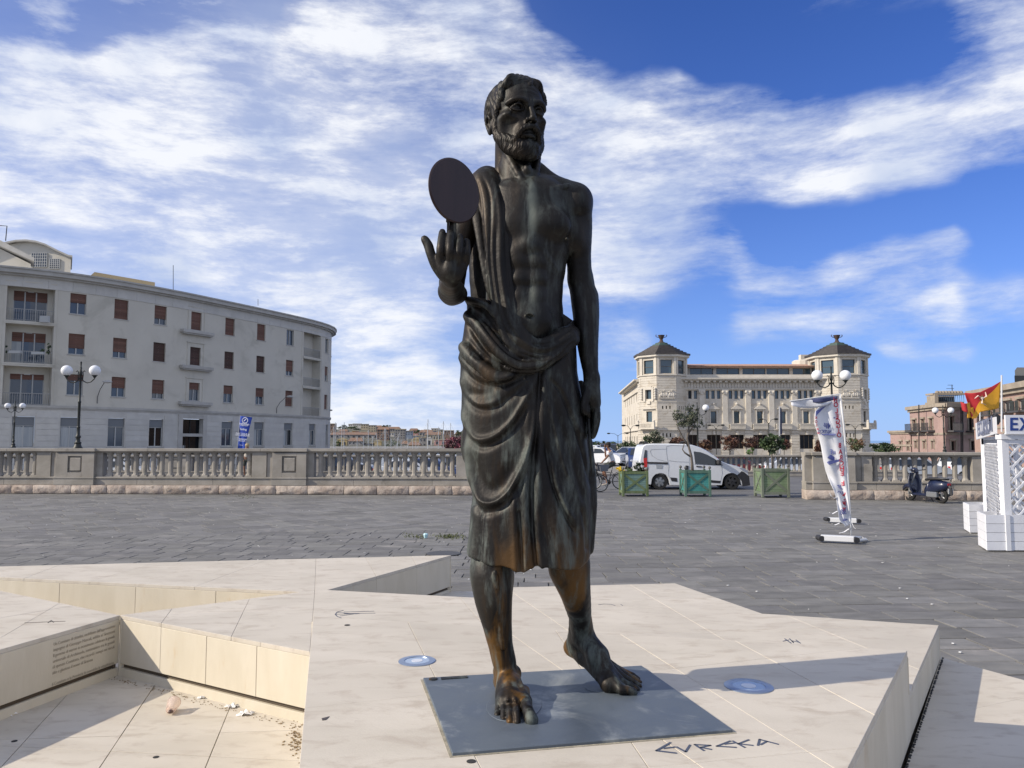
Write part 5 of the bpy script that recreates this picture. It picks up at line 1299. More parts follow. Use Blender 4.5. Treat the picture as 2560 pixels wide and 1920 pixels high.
M_glas = glass_mat('window_glass', (.035, .055, .085), .06); M_glas2 = glass_mat('dark_glass', (.006, .008, .011), .08); M_glas2.node_tree.nodes['Principled BSDF'].inputs['Specular IOR Level'].default_value = .25; M_curt = pmat('curtain', (.42, .44, .44), (.30, .33, .35), .8, .8, stretch=(6, 6, .3))
M_shut = pmat('brown_roller_shutter', (.12, .055, .038), (.16, .085, .06), 2, .75, bump=.006, bscale=30, stretch=(.05, .05, 3), vary=.18)
M_shut2 = pmat('dark_brown_shutter', (.055, .028, .02), (.075, .04, .03), 2, .75, bump=.006, bscale=30, stretch=(.05, .05, 3), vary=.15)
def window(root, cv, s0, s1, z0, z1, shutter=.5, dep=.22, mull=1, glass=None, shm=None, transom=None, curtain=0, frame=None):
 "window in an opening: frame part with panes and a half-lowered roller shutter"
 fm = frame or M_wf; fw = .06; q = MB(); o0, o1 = -dep - .02, -dep + .04
 for (a, b, c, d) in ((s0, s0 + fw, z0, z1), (s1 - fw, s1, z0, z1), (s0 + fw, s1 - fw, z0, z0 + fw), (s0 + fw, s1 - fw, z1 - fw, z1)): cbox(q, cv, a, b, o0, o1, c, d)
 for i in range(mull): 
  m = s0 + (s1 - s0) * (i + 1) / (mull + 1); cbox(q, cv, m - fw * .8, m + fw * .8, o0, o1 + .005, z0 + fw, z1 - fw)
 if transom: cbox(q, cv, s0 + fw, s1 - fw, o0, o1 + .006, transom - fw / 2, transom + fw / 2)
 w = q.build('window', fm, root, world=True)
 q = MB(); cbox(q, cv, s0 + .01, s1 - .01, -dep - .035, -dep - .02, z0 + .01, z1 - .01); q.build('pane', glass or M_glas, w, world=True)
 if curtain: q = MB(); cbox(q, cv, s0 + fw, s0 + (s1 - s0) * curtain, -dep - .018, -dep - .008, z0 + fw, (transom or z1) - fw); q.build('curtain', M_curt, w, world=True)
 if shutter > 0:
  zz = z1 - (z1 - z0) * shutter; q = MB(); n = max(2, int((z1 - zz) / .16))
  for i in range(n):
   a = zz + (z1 - zz) * i / n; b = zz + (z1 - zz) * (i + 1) / n; cbox(q, cv, s0 + .02, s1 - .02, -dep + .05, -dep + .075, a + .008, b, 9)
  o = q.build('roller_shutter', shm or M_shut, w, world=True); o['kind'] = 'stuff'
 return w
# ------------------------------------------------------------- curved apartment block
M_plas = pmat('pale_plaster', (.52, .495, .43), (.57, .545, .475), .25, .9, bump=.004, bscale=20, c3=(.45, .43, .37), s3=.35, t3=(.5, .7))
M_plin = pmat('grey_stone_cladding', (.48, .47, .435), (.55, .54, .50), .9, .85, bump=.003, bscale=14, vary=.05, c3=(.50, .49, .46), s3=.5)
M_corn = pmat('cornice_stone', (.38, .37, .34), (.45, .44, .41), 1.2, .9, vary=.04)
cvL = Curve([(-66, 59.5), (-52, 61.8), (-44.2, 64.6), (-38.7, 68.6), (-34.3, 74.8), (-30.6, 82.0), (-27.4, 88.8), (-25.2, 94.0), (-24.2, 97.6), (-24.0, 100.6), (-24.8, 104.5), (-27.5, 109)])
SL = lambda x, y: cvL.from_u(x * 2560 / 2212, y * 2560 / 2212)
blk = thing('apartment_block', 'long curved pale apartment block with brown roller shutters', 'building', (-38, 70, -.6))
ZB, ZC, ZT = -.6, 4.95, 16.75
colsx = [(168, 662), (261, 676), (346, 688), (424, 698), (497, 708), (565, 718), (627, 727)]
sc_ = [SL(x, 760) for (x, y) in ((165, 0), (259, 0), (344.5, 0), (422.5, 0), (495.5, 0), (563.5, 0), (626.5, 0))]
bay1 = (SL(9, 760), SL(114, 760)); bay2 = (SL(655, 800), SL(692, 800)); se = SL(705.5, 800)
rowz = [13.25, 9.62, 5.98]; wh = 1.85
print('cols', [round(x, 1) for x in sc_], bay1, bay2, se, cvL.L)
extra_l = [bay1[0] - 3.2, bay1[0] - 6.8]; extra_r = [se + 3.6, se + 7]
sh = {(0, 0): .45, (0, 1): 1, (0, 2): .68, (0, 3): 1, (0, 4): 1, (0, 5): 1, (0, 6): 0, (1, 0): .70, (1, 1): .7, (1, 2): 1, (1, 3): 1, (1, 4): 1, (1, 5): 1, (1, 6): .72, (2, 0): .3, (2, 1): .55, (2, 2): .72, (2, 3): .38, (2, 4): .48, (2, 5): .52, (2, 6): 1}
holes = []; ww = 1.32
for ri, z in enumerate(rowz):
 for ci, s_ in enumerate(sc_ + [se] + extra_l + extra_r): holes.append((s_ - ww / 2, s_ + ww / 2, z, z + wh))
 for (a, b) in (bay1, bay2): holes.append((a, b, z - 1.0, z + 2.35, 1.1))
q = MB(); wall_holes(q, cvL, 0, cvL.L, ZC, ZT - 1.55, holes, .24); q.build('wall', M_plas, blk, world=True)
for ri, z in enumerate(rowz):
 for ci, s_ in enumerate(sc_ + [se] + extra_l + extra_r):
  f_ = sh.get((ri, ci), random.choice([.4, 1, .6])); shm = M_shut2 if (ri == 1 and 2 <= ci <= 5) else M_shut
  if ri == 0 and ci in (7,): f_ = 0
  window(blk, cvL, s_ - ww / 2, s_ + ww / 2, z, z + wh, f_, mull=1, glass=M_glas, shm=shm)
  q = MB(); cbox(q, cvL, s_ - ww / 2 - .08, s_ + ww / 2 + .08, -.02, .05, z - .09, z - .002); q.build('sill', M_corn, blk, world=True)
  if ci == 3:   # the middle column has shelf-like balconies and a raised frame
   q = MB(); cbox(q, cvL, s_ - 1.95, s_ + 1.95, -.02, .52, z - .42, z - .12); cbox(q, cvL, s_ - 1.8, s_ + 1.8, -.02, .40, z - .56, z - .42); q.build('shelf_balcony', M_corn, blk, world=True)
   q = MB(); cbox(q, cvL, s_ - 1.05, s_ - .98, -.02, .05, z - .1, z + wh + .42); cbox(q, cvL, s_ + .98, s_ + 1.05, -.02, .05, z - .1, z + wh + .42); cbox(q, cvL, s_ - 1.12, s_ + 1.12, -.02, .08, z + wh + .42, z + wh + .5); q.build('window_surround', M_plas, blk, world=True)
 for bi, (a, b) in enumerate((bay1, bay2)):
  q = MB(); 
  m = (a + b) / 2; w2 = 1.35 if bi == 0 else .95
  wall_holes(q, cvL, a, b, z - 1.0, z + 2.35, [(m - w2 if bi == 0 else a + .15, m + w2 if bi == 0 else a + .15 + 2 * w2 * .75, z - .95, z + 1.75)], .12, out=-1.1); q.build('loggia_wall', M_plas, blk, world=True)
  cvi = Curve([tuple(cvL.p(t, 0, -1.1))[:2] for t in (a, a + (b - a) / 3, a + 2 * (b - a) / 3, b)], smooth=False)
  k_ = cvi.L / (b - a)
  aa, bb_ = ((m - w2 - a) * k_, (m + w2 - a) * k_) if bi == 0 else (.15 * k_, (.15 + 2 * w2 * .75) * k_)
  window(blk, cvi, aa, bb_, z - .94, z + 1.75, [.32, .30, .18][ri] if bi == 0 else [.2, .42, 1][ri], .1, mull=2 if bi == 0 else 1, curtain=.28 if (bi == 0 and ri == 1) else 0)
  q = MB(); zz = z - 1.0; n = int((b - a) / .17)
  cbox(q, cvL, a + .02, b - .02, -.10, -.05, zz + 1.0, zz + 1.05); cbox(q, cvL, a + .02, b - .02, -.10, -.05, zz + .08, zz + .12)
  for i in range(n + 1): s_ = a + .06 + (b - a - .12) * i / n; cbox(q, cvL, s_ - .016, s_ + .016, -.09, -.06, zz + .1, zz + 1.0)
  o = q.build('balcony_railing', pmat('pale_railing', (.30, .30, .29), rough=.6), blk, world=True)
  q = MB(); cbox(q, cvL, a - .12, b + .12, -.02, .06, z + 2.35, z + 2.47); cbox(q, cvL, a - .12, b + .12, -.02, .07, zz - .16, zz - .002); q.build('loggia_lintel', M_plas, blk, world=True)
for bi, (a, b) in enumerate((bay1, bay2)):
 for (x0, x1) in ((a - .35, a - .24), (b + .24, b + .35)): q = MB(); cbox(q, cvL, x0, x1, -.01, .03, ZC + .1, ZT - 1.6); q.build('loggia_frame', M_plas, blk, world=True)
# frieze of stone panels, cornice and roof
x = 0
while x < cvL.L - .1:
 w = min(1.9, cvL.L - x); q = MB(); cbox(q, cvL, x + .006, x + w - .006, -.2, .05 + random.uniform(0, .004), ZT - 1.55, ZT - .62); q.build('frieze_panel', M_plin, blk, world=True); x += w
q = MB(); cbox(q, cvL, -1, cvL.L, -.3, .34, ZT - .62, ZT - .46); q.build('cornice_bed', M_corn, blk, world=True)
q = MB(); cbox(q, cvL, -1, cvL.L, -.3, .62, ZT - .46, ZT - .10); cbox(q, cvL, -1, cvL.L, -.3, .72, ZT - .10, ZT + .04); q.build('cornice', M_corn, blk, world=True)
q = MB(); n = 40; pts = [cvL.p(cvL.L * i / n, 0, -.2) for i in range(n + 1)]; pb = [(p.x - 13, p.y + 4) for p in pts][::-1]
q.prism([xy(p) for p in pts] + [(-45, 122), (-72, 112), (-66.3, 61)], ZT - .3, ZT - .02); q.build('roof', M_corn, blk, world=True)
q = MB(); e0 = cvL.p(cvL.L, 0, 0); q.add([(e0.x, e0.y, ZB), (-45, 122, ZB), (-45, 122, ZT - .3), (e0.x, e0.y, ZT - .3)], [(0, 1, 2, 3)]); q.add([(-66, 59.5, ZB), (-72, 112, ZB), (-72, 112, ZT - .3), (-66, 59.5, ZT - .3)], [(3, 2, 1, 0)]); q.build('end_wall', M_plas, blk, world=True)
# ground floor: coursed stone with tall windows
gw = [(SL(151, 926), 1.25), (SL(251, 930), 1.25), (SL(337, 933), 1.2), (SL(490, 937), 1.2), (SL(559, 938), 1.2), (SL(622, 940), 1.2), (SL(674, 940), 1.1), (SL(706, 941), .9), (SL(50, 926), 1.35), (SL(50, 926) - 4.6, 1.3), (SL(50, 926) - 9, 1.3)]
door = SL(415, 940); gh = [(s_ - w / 2 - .15, s_ + w / 2 + .15, 1.35, 4.0) for s_, w in gw] + [(door - 1.25, door + 1.25, ZB, 4.15, .5)]
q = MB(); wall_holes(q, cvL, 0, cvL.L, ZB, ZC, gh, .3, out=.02); q.build('ground_floor_wall', M_plin, blk, world=True)
z = ZB; k = 0
while z < ZC - .55:
 z1 = z + .50; segs = [(0, cvL.L)]
 for h in gh:
  if h[2] - .05 < z1 and h[3] + .05 > z:
   ns = []
   for (a, b) in segs:
    if h[0] - .1 > a and h[1] + .1 < b: ns += [(a, h[0] - .1), (h[1] + .1, b)]
    else: ns.append((a, b))
   segs = ns
 for (a, b) in segs:
  if b - a > .3: q = MB(); cbox(q, cvL, a, b, .0, .05 + .002 * (k % 3), z + .014, z1 - .014); q.build('stone_course', M_plin, blk, world=True)
 z = z1; k += 1
q = MB(); cbox(q, cvL, -1, cvL.L, -.1, .16, ZC - .16, ZC + .04); cbox(q, cvL, -1, cvL.L, -.1, .10, ZC - .28, ZC - .16); q.build('string_course', M_corn, blk, world=True)
for i, (s_, w) in enumerate(gw):
 s0, s1 = s_ - w / 2 - .15, s_ + w / 2 + .15
 o = window(blk, cvL, s0 + .02, s1 - .02, 1.37, 3.98, 0, .2, 1, glass=M_glas2 if i in (2, 5) else M_glas, transom=3.2, curtain=.0 if i in (1, 2, 3) else .4)
 if i in (0, 8): 
  q = MB(); cbox(q, cvL, s0 + .1, s1 - .1, -.19, -.17, 1.45, 3.1); q.build('curtain', M_curt, o, world=True)
 q = MB(); cbox(q, cvL, s0 + .06, s1 - .06, -.14, -.11, 3.24, 3.92); q.build('blind', pmat('grey_blind', (.16, .175, .19), rough=.7), o, world=True)
 q = MB(); cbox(q, cvL, s0 - .12, s1 + .12, -.02, .12, 1.22, 1.36); q.build('sill', M_corn, blk, world=True)
q = MB(); cbox(q, cvL, door - 1.75, door - 1.25, -.02, .13, ZB, 4.55); cbox(q, cvL, door + 1.25, door + 1.75, -.02, .13, ZB, 4.55); cbox(q, cvL, door - 1.25, door + 1.25, -.02, .125, 4.15, 4.55); cbox(q, cvL, door - 1.25, door + 1.25, -.4, .10, 2.35, 2.65); q.build('door_surround', M_corn, blk, world=True)
q = MB(); cbox(q, cvL, door - 1.2, door + 1.2, -.46, -.40, ZB, 4.1); d_o = q.build('door', M_glas2, blk, world=True)
q = MB(); cbox(q, cvL, door - .04, door + .04, -.40, -.34, ZB, 4.1); cbox(q, cvL, door - .62, door - .56, -.40, -.35, ZB, 2.3); q.build('door_bar', M_dark, d_o, world=True)
q = MB(); cbox(q, cvL, door - .8, door - .5, -.39, -.375, 1.1, 1.45); q.build('notice', M_wf, d_o, world=True)
# attic buildings on the roof
gb = S(0, 540, 76); 
def vz(v, Y, u=300): return S(u, v, Y).z
q = MB(); 
# penthouse with a bowed roof
Y = 80; pts = []; u0, u1 = 20, 178
zz = lambda v: vz(v, Y, 100); X = lambda u: S(u, 640, Y).x
prof = [(u0, 612), (45, 607), (70, 606), (95, 609), (120, 617), (150, 632), (177, 644)]
ring = [(X(u), zz(v)) for u, v in prof]; base = zz(700)
q.extrude([(ring[0][0], Y, base)] + [(x, Y, z_) for x, z_ in ring[:-1]] + [(X(178), Y, zz(646)), (X(178), Y, base)], (X(178) / Y * 6, 6, 0)); q.build('penthouse_wall', M_plas, blk, world=True)
q = MB(); over = [(X(14), zz(614))] + ring + [(X(188), zz(646))]
q.extrude([(x, Y - .5, z_ + .02) for x, z_ in over] + [(x, Y - .5, z_ + .2) for x, z_ in over[::-1]], (X(178) / Y * 6, 6, 0)); q.build('penthouse_roof', M_corn, blk, world=True)
for (a, b, v0, v1) in ((80, 119, 633, 668), (126, 151, 648, 672)):
 q = MB(); w_, h_ = X(b) - X(a), zz(v0) - zz(v1); q.bb(X(a), X(b), Y - .08, Y - .01, zz(v1), zz(v0)); wd_ = q.build('window', M_glas, blk, world=True)
 q = MB(); nx_ = 7 if a == 80 else 5
 for i in range(nx_ + 1): x_ = X(a) + w_ * i / nx_; q.bb(x_ - .03, x_ + .03, Y - .12, Y - .085, zz(v1), zz(v0))
 for i in range(6): z_ = zz(v1) + h_ * i / 5; q.bb(X(a), X(b), Y - .115, Y - .083, z_ - .025, z_ + .025)
 q.build('glazing_bar', M_wf, wd_, world=True)
# gable in front of it
Y = 73; X = lambda u: S(u, 640, Y).x; zz = lambda v: vz(v, Y, 50)
q = MB(); q.extrude([(X(-90), Y, zz(672)), (X(78), Y, zz(672)), (X(78), Y, zz(660)), (X(-20), Y, zz(612)), (X(-90), Y, zz(640))], (X(60) / Y * 2, 2, 0)); q.build('gable_wall', M_plas, blk, world=True)
q = MB(); q.extrude([(X(96), Y - .6, zz(657)), (X(-20), Y - .6, zz(606)), (X(-110), Y - .6, zz(642)), (X(-110), Y - .6, zz(626)), (X(-20), Y - .6, zz(590)), (X(96), Y - .6, zz(648))], (X(60) / Y * 2.5, 2.5, 0)); q.build('gable_roof', M_corn, blk, world=True)
Y = 84; X = lambda u: S(u, 690, Y).x; zz = lambda v: vz(v, Y, 300)
q = MB(); q.extrude([(X(225), Y, zz(690)), (X(236), Y, zz(680)), (X(388), Y, zz(706)), (X(388), Y, zz(735)), (X(225), Y, zz(712))], (X(300) / Y, 1, 0)); q.build('flat_roof_edge', pmat('ochre_edge', (.30, .25, .16), rough=.9), blk, world=True)
for (u, v0, v1, Y) in ((433, 663, 728, 80), (645, 748, 764, 92)):
 q = MB(); q.tube([S(u, v1, Y), S(u, v0, Y)], .03, 5); q.build('roof_mast', M_dark, blk, world=True)
q = MB(); q.tube([S(14, 602, 74), S(17.5, 565, 74), S(-6, 563.5, 74)], .045, 5); q.build('aerial', M_dark, blk, world=True)
# pots and a dish on the middle loggia
for (u, v, r_) in ((10, 862, .35), (18, 878, .3), (122, 866, .35), (118, 880, .3), (105, 878, .25)):
 c = S(u, v, 65.6); q = MB(); rnd = random.Random(u); leafcloud(q, c, (r_ * .7, r_ * .7, r_ * .7), 60, .14, rnd, L_gr); q.build('potted_plant', None, blk, world=True)
for (u, v, w_) in ((38, 880, 1.0), (95, 883, 1.0)):
 c = S(u, v, 65.3); MB().box(c, (w_, .25, .22)).build('flower_box', M_wf, blk, world=True)
c = S(112, 798, 66.2); MB().box(c, (.75, .3, .55)).build('air_conditioner', M_wf, blk, world=True)
# street lamps on brackets
def bracket_lamp(s_, z0, label, L=1.6, up=1.3):
 p0 = cvL.p(s_, z0, .05); a, d = cvL.at(s_); n = Vector((d.y, -d.x, 0)); t = thing('wall_lamp', label, 'street lamp', tuple(p0), group='curved-arm lamps fixed to the apartment block')
 q = MB(); q.tube([Vector((0, 0, -.6)), Vector((0, 0, 0)), n * L * .3 + Vector((0, 0, up * .5)), n * L * .75 + Vector((0, 0, up * .9)), n * L + Vector((0, 0, up))], .035, 6); q.build('arm', pmat('grey_iron', (.13, .13, .13), rough=.6), t)
 q = MB(); q.sphere(n * (L + .3) + Vector((0, 0, up - .02)), .42, 12, 8, (1.0, .8, .32)); q.build('lamp_head', pmat('lamp_head_grey', (.45, .45, .44), rough=.5), t, smooth=True)
bracket_lamp(SL(210, 860), 5.9, 'curved-arm lamp on the apartment block wall right of the taller twin-globe lamp'); bracket_lamp(SL(597, 885), 5.7, 'curved-arm lamp on the apartment block wall above the blue flag')
bracket_lamp(SL(714, 895) + .4, 5.6, 'curved-arm lamp at the rounded end of the apartment block', 1.5, .7)
# ------------------------------------------------------------- the towered hotel
YH = 140.0; M_hot = pmat('cream_stone', (.50, .46, .39), (.58, .54, .465), .5, .85, bump=.01, bscale=6, vary=.03, c3=(.46, .41, .33), s3=.8)
M_hotd = pmat('cream_stone_trim', (.52, .48, .41), (.60, .56, .485), 1, .85, vary=.03)
M_slate = pmat('dark_slate', (.035, .030, .030), (.06, .052, .05), 2, .6, vary=.12); M_verd = pmat('verdigris', (.05, .09, .08), (.08, .12, .10), 3, .7)
M_tile = pmat('clay_tiles', (.30, .18, .13), (.38, .25, .18), 2, .85, vary=.1); M_win = glass_mat('hotel_glass', (.05, .085, .11), .07); M_brass = pmat('bronze_frames', (.10, .075, .05), rough=.5)
hot = thing('hotel', 'large cream stone hotel with two octagonal towers under stepped dark roofs', 'building', (S(1900, 1000, YH).x, YH, -.7))
hx = lambda u, Y=YH: S(u, 1050, Y).x
hz = lambda v, Y=YH: S(1900, v, Y).z
GB = -.8; x0, x1 = hx(1688), hx(2116)
cvH = Curve([(x0, YH), (x1, YH)], smooth=False); hs = lambda u: hx(u) - x0
pil = [1697 + i * 57.9 for i in range(8)]
holes = []
for i in range(7):
 c = (pil[i] + pil[i + 1]) / 2
 for o_ in (-14.3, 0, 14.3): holes.append((hs(c + o_ - 4.3), hs(c + o_ + 4.3), hz(997), hz(976.5)))
 holes.append((hs(c - 7.2), hs(c + 7.2), hz(1058), hz(1028.5))); holes.append((hs(c - 17), hs(c + 17), hz(1122), hz(1087)))
q = MB(); wall_holes(q, cvH, 0, x1 - x0, GB, hz(949), holes, .35, mx=50); q.build('wall', M_hot, hot, world=True)
def hwin(cv, s0, s1, z0, z1, mull=0, tr=None, gl=None, dep=.3):
 return window(hot, cv, s0, s1, z0, z1, 0, dep, mull, glass=gl or M_win, transom=tr, frame=M_brass)
for i in range(7):
 c = (pil[i] + pil[i + 1]) / 2
 for o_ in (-14.3, 0, 14.3): hwin(cvH, hs(c + o_ - 4.3), hs(c + o_ + 4.3), hz(997), hz(976.5), gl=M_glas2 if (i == 0 and o_ == 0) else None)
 hwin(cvH, hs(c - 7.2), hs(c + 7.2), hz(1058), hz(1028.5)); hwin(cvH, hs(c - 17), hs(c + 17), hz(1122), hz(1087), 2, gl=M_glas2)
 q = MB(); a, b = hs(c - 10), hs(c + 10)
 cbox(q, cvH, a, hs(c - 7.4), 0, .16, hz(1059), hz(1026)); cbox(q, cvH, hs(c + 7.4), b, 0, .16, hz(1059), hz(1026)); cbox(q, cvH, a, b, 0, .18, hz(1026), hz(1023.5))
 xa, xb, xm = x0 + hs(c - 14.5), x0 + hs(c + 14.5), x0 + hs(c)
 q.extrude([(xa, YH - .02, hz(1023)), (xb, YH - .02, hz(1023)), (xb, YH - .02, hz(1021.5)), (xm, YH - .02, hz(1012.5)), (xa, YH - .02, hz(1021.5))], (0, -.35, 0)); q.sphere((xm, YH - .2, hz(1010)), .26, 10, 6); q.build('pediment', M_hotd, hot, world=True)
 q = MB(); cbox(q, cvH, hs(c - 19), hs(c + 19), 0, .7, hz(1061.5), hz(1059.5)); cbox(q, cvH, hs(c - 19), hs(c + 19), 0, .7, hz(1072), hz(1069.5)); nb = 14
 for k in range(nb + 1): s_ = hs(c - 18.5) + (hs(c + 18.5) - hs(c - 18.5)) * k / nb; cbox(q, cvH, s_ - .07, s_ + .07, .5, .64, hz(1069.5), hz(1061.5))
 q.build('balcony', M_hotd, hot, world=True)
 q = MB(); cbox(q, cvH, hs(c - 2.6), hs(c + 2.6), 0, .35, hz(1086.5), hz(1077.5)); q.build('keystone', M_hotd, hot, world=True)
for i, u in enumerate(pil):   # pilasters with scroll capitals, rusticated piers below
 q = MB(); cbox(q, cvH, hs(u - 6.3), hs(u + 6.3), 0, .30, hz(1072), hz(985)); cbox(q, cvH, hs(u - 8), hs(u + 8), 0, .34, hz(1072), hz(1056)); cbox(q, cvH, hs(u - 8.4), hs(u + 8.4), 0, .45, hz(978), hz(974)); q.build('pilaster', M_hotd, hot, world=True)
 q = MB(); 
 for sg in (-1, 1): q.sphere((x0 + hs(u + sg * 5), YH - .38, hz(980)), .27, 8, 6)
 cbox(q, cvH, hs(u - 4), hs(u + 4), 0, .5, hz(986), hz(977)); q.build('capital', M_hotd, hot, world=True)
 for k in range(9): q = MB(); z_ = GB + (hz(1076) - GB) * k / 9; cbox(q, cvH, hs(u - 10), hs(u + 10), 0, .20, z_ + .03, GB + (hz(1076) - GB) * (k + 1) / 9 - .03); q.build('stone_course', M_hot, hot, world=True)
q = MB(); cbox(q, cvH, -.2, x1 - x0, 0, .4, hz(1075.5), hz(1072)); q.build('string_course', M_hotd, hot, world=True)
for (va, vb, o_) in ((949, 945.5, 1.3), (952, 949, 1.0), (974, 971, .35)):
 q = MB(); cbox(q, cvH, -1.2 if o_ > .9 else 0, x1 - x0 + .3, 0, o_, hz(va), hz(vb)); q.build('cornice', M_hotd, hot, world=True)
for k in range(29): 
 u = 1700 + k * 14.3
 if u < 2112: q = MB(); cbox(q, cvH, hs(u - 3.2), hs(u + 3.2), 0, .85, hz(956.5), hz(952.3)); q.build('bracket', M_hotd, hot, world=True)
for k in range(56):
 u = 1702 + k * 7.3
 if u < 2108: q = MB(); cbox(q, cvH, hs(u - 2.9), hs(u + 2.9), 0, .12, hz(970), hz(958)); q.build('frieze_block', M_hotd, hot, world=True)
q = MB(); cbox(q, cvH, -.3, x1 - x0 + .3, -.5, .1, hz(945.5), hz(936.5)); q.build('parapet', M_hotd, hot, world=True)
# glazed top storey under a tiled roof, set back
cvT = Curve([(hx(1720, YH + 3), YH + 3), (hx(2090, YH + 3), YH + 3)], smooth=False); ht3 = lambda u: hx(u, YH + 3) - cvT.Q[0].x; z3 = lambda v: S(1900, v, YH + 3).z
q = MB(); wall_holes(q, cvT, 0, cvT.L, hz(949), z3(917), [(ht3(1727 + i * 66 + (0 if i < 3 else -6)), ht3(1785 + i * 66 + (0 if i < 3 else -6)), z3(936), z3(920.5)) for i in range(5)], .3, mx=60); q.build('attic_wall', M_hot, hot, world=True)
for i in range(5):
 o_ = i * 66 + (0 if i < 3 else -6); hwin(cvT, ht3(1727 + o_), ht3(1785 + o_), z3(936), z3(920.5), 1)
q = MB(); xa, xb = hx(1717, YH + 2), hx(2066, YH + 2); z_ = S(1900, 915.5, YH + 2).z
q.add([(xa, YH + 2, z_), (xb, YH + 2, z_), (xb + .5, YH + 9, z_ + .95), (xa + 2, YH + 9, z_ + .95), (xa, YH + 2, z_ - .25), (xb, YH + 2, z_ - .25), (xb + .5, YH + 9, z_ - .25), (xa + 2, YH + 9, z_ - .25)], [(0, 1, 2, 3), (4, 7, 6, 5), (0, 4, 5, 1), (1, 5, 6, 2), (2, 6, 7, 3), (3, 7, 4, 0)]); rf = q.build('roof', M_tile, hot, world=True)
q = MB()
for k in range(120): x_ = xa + .15 + (xb - xa - .3) * k / 119; q.tube([(x_, YH + 1.9, z_ + .02), (x_ + .8, YH + 9, z_ + 1.0)], .10, 5)
o = q.build('roof_tile', M_tile, rf, world=True); o['kind'] = 'stuff'
# stair head and aerials
q = MB(); q.lathe([(2.2, 0), (2.2, .9), (1.9, 1.1)], 14, (hx(2013, 150), 150, S(1900, 915, 150).z)); q.box((hx(2013, 150), 149, S(1900, 911, 150).z + 1.2), (2.2, 1.2, 1.1)); q.build('roof_vent', M_hotd, hot, world=True)
# body behind
q = MB(); xL = hx(1600); xR = hx(2183)
q.prism([(x0, YH + .6), (x1, YH + .6), (x1 + 1, 186), (hx(1561, 182), 186), (xL + 4, YH + 3)], GB, hz(946)); q.build('body', M_hot, hot, world=True)
# sunlit left flank running back
cvF = Curve([(hx(1561, 182), 182), (xL + .6, YH + 2)], smooth=False); LF = cvF.L
zf = lambda v: hz(v); holes = []
for k in range(7):
 s_ = LF * (k + .6) / 7.2; holes += [(s_ - .55, s_ + .55, hz(997), hz(976)), (s_ - .6, s_ + .6, hz(1056), hz(1030)), (s_ - .9, s_ + .9, hz(1122), hz(1090))]
q = MB(); wall_holes(q, cvF, 0, LF, GB, hz(949), holes, .35, mx=60); q.build('wall', M_hot, hot, world=True)
for h in holes: hwin(cvF, *h[:4])
for (va, vb, o_) in ((949, 945.5, 1.3), (952, 949, .9), (974, 971, .3), (1075.5, 1072, .35)):
 q = MB(); cbox(q, cvF, -.8, LF, 0, o_, hz(va), hz(vb), 60); q.build('cornice', M_hotd, hot, world=True)
q = MB(); cbox(q, cvF, 0, LF, -.6, 0, hz(945.5), hz(937), 60); q.build('parapet', M_hotd, hot, world=True)
q = MB(); cbox(q, cvF, 8, LF - 2, -3, -2.5, hz(937), hz(924), 60); q.build('attic_glazing', M_win, hot, world=True)
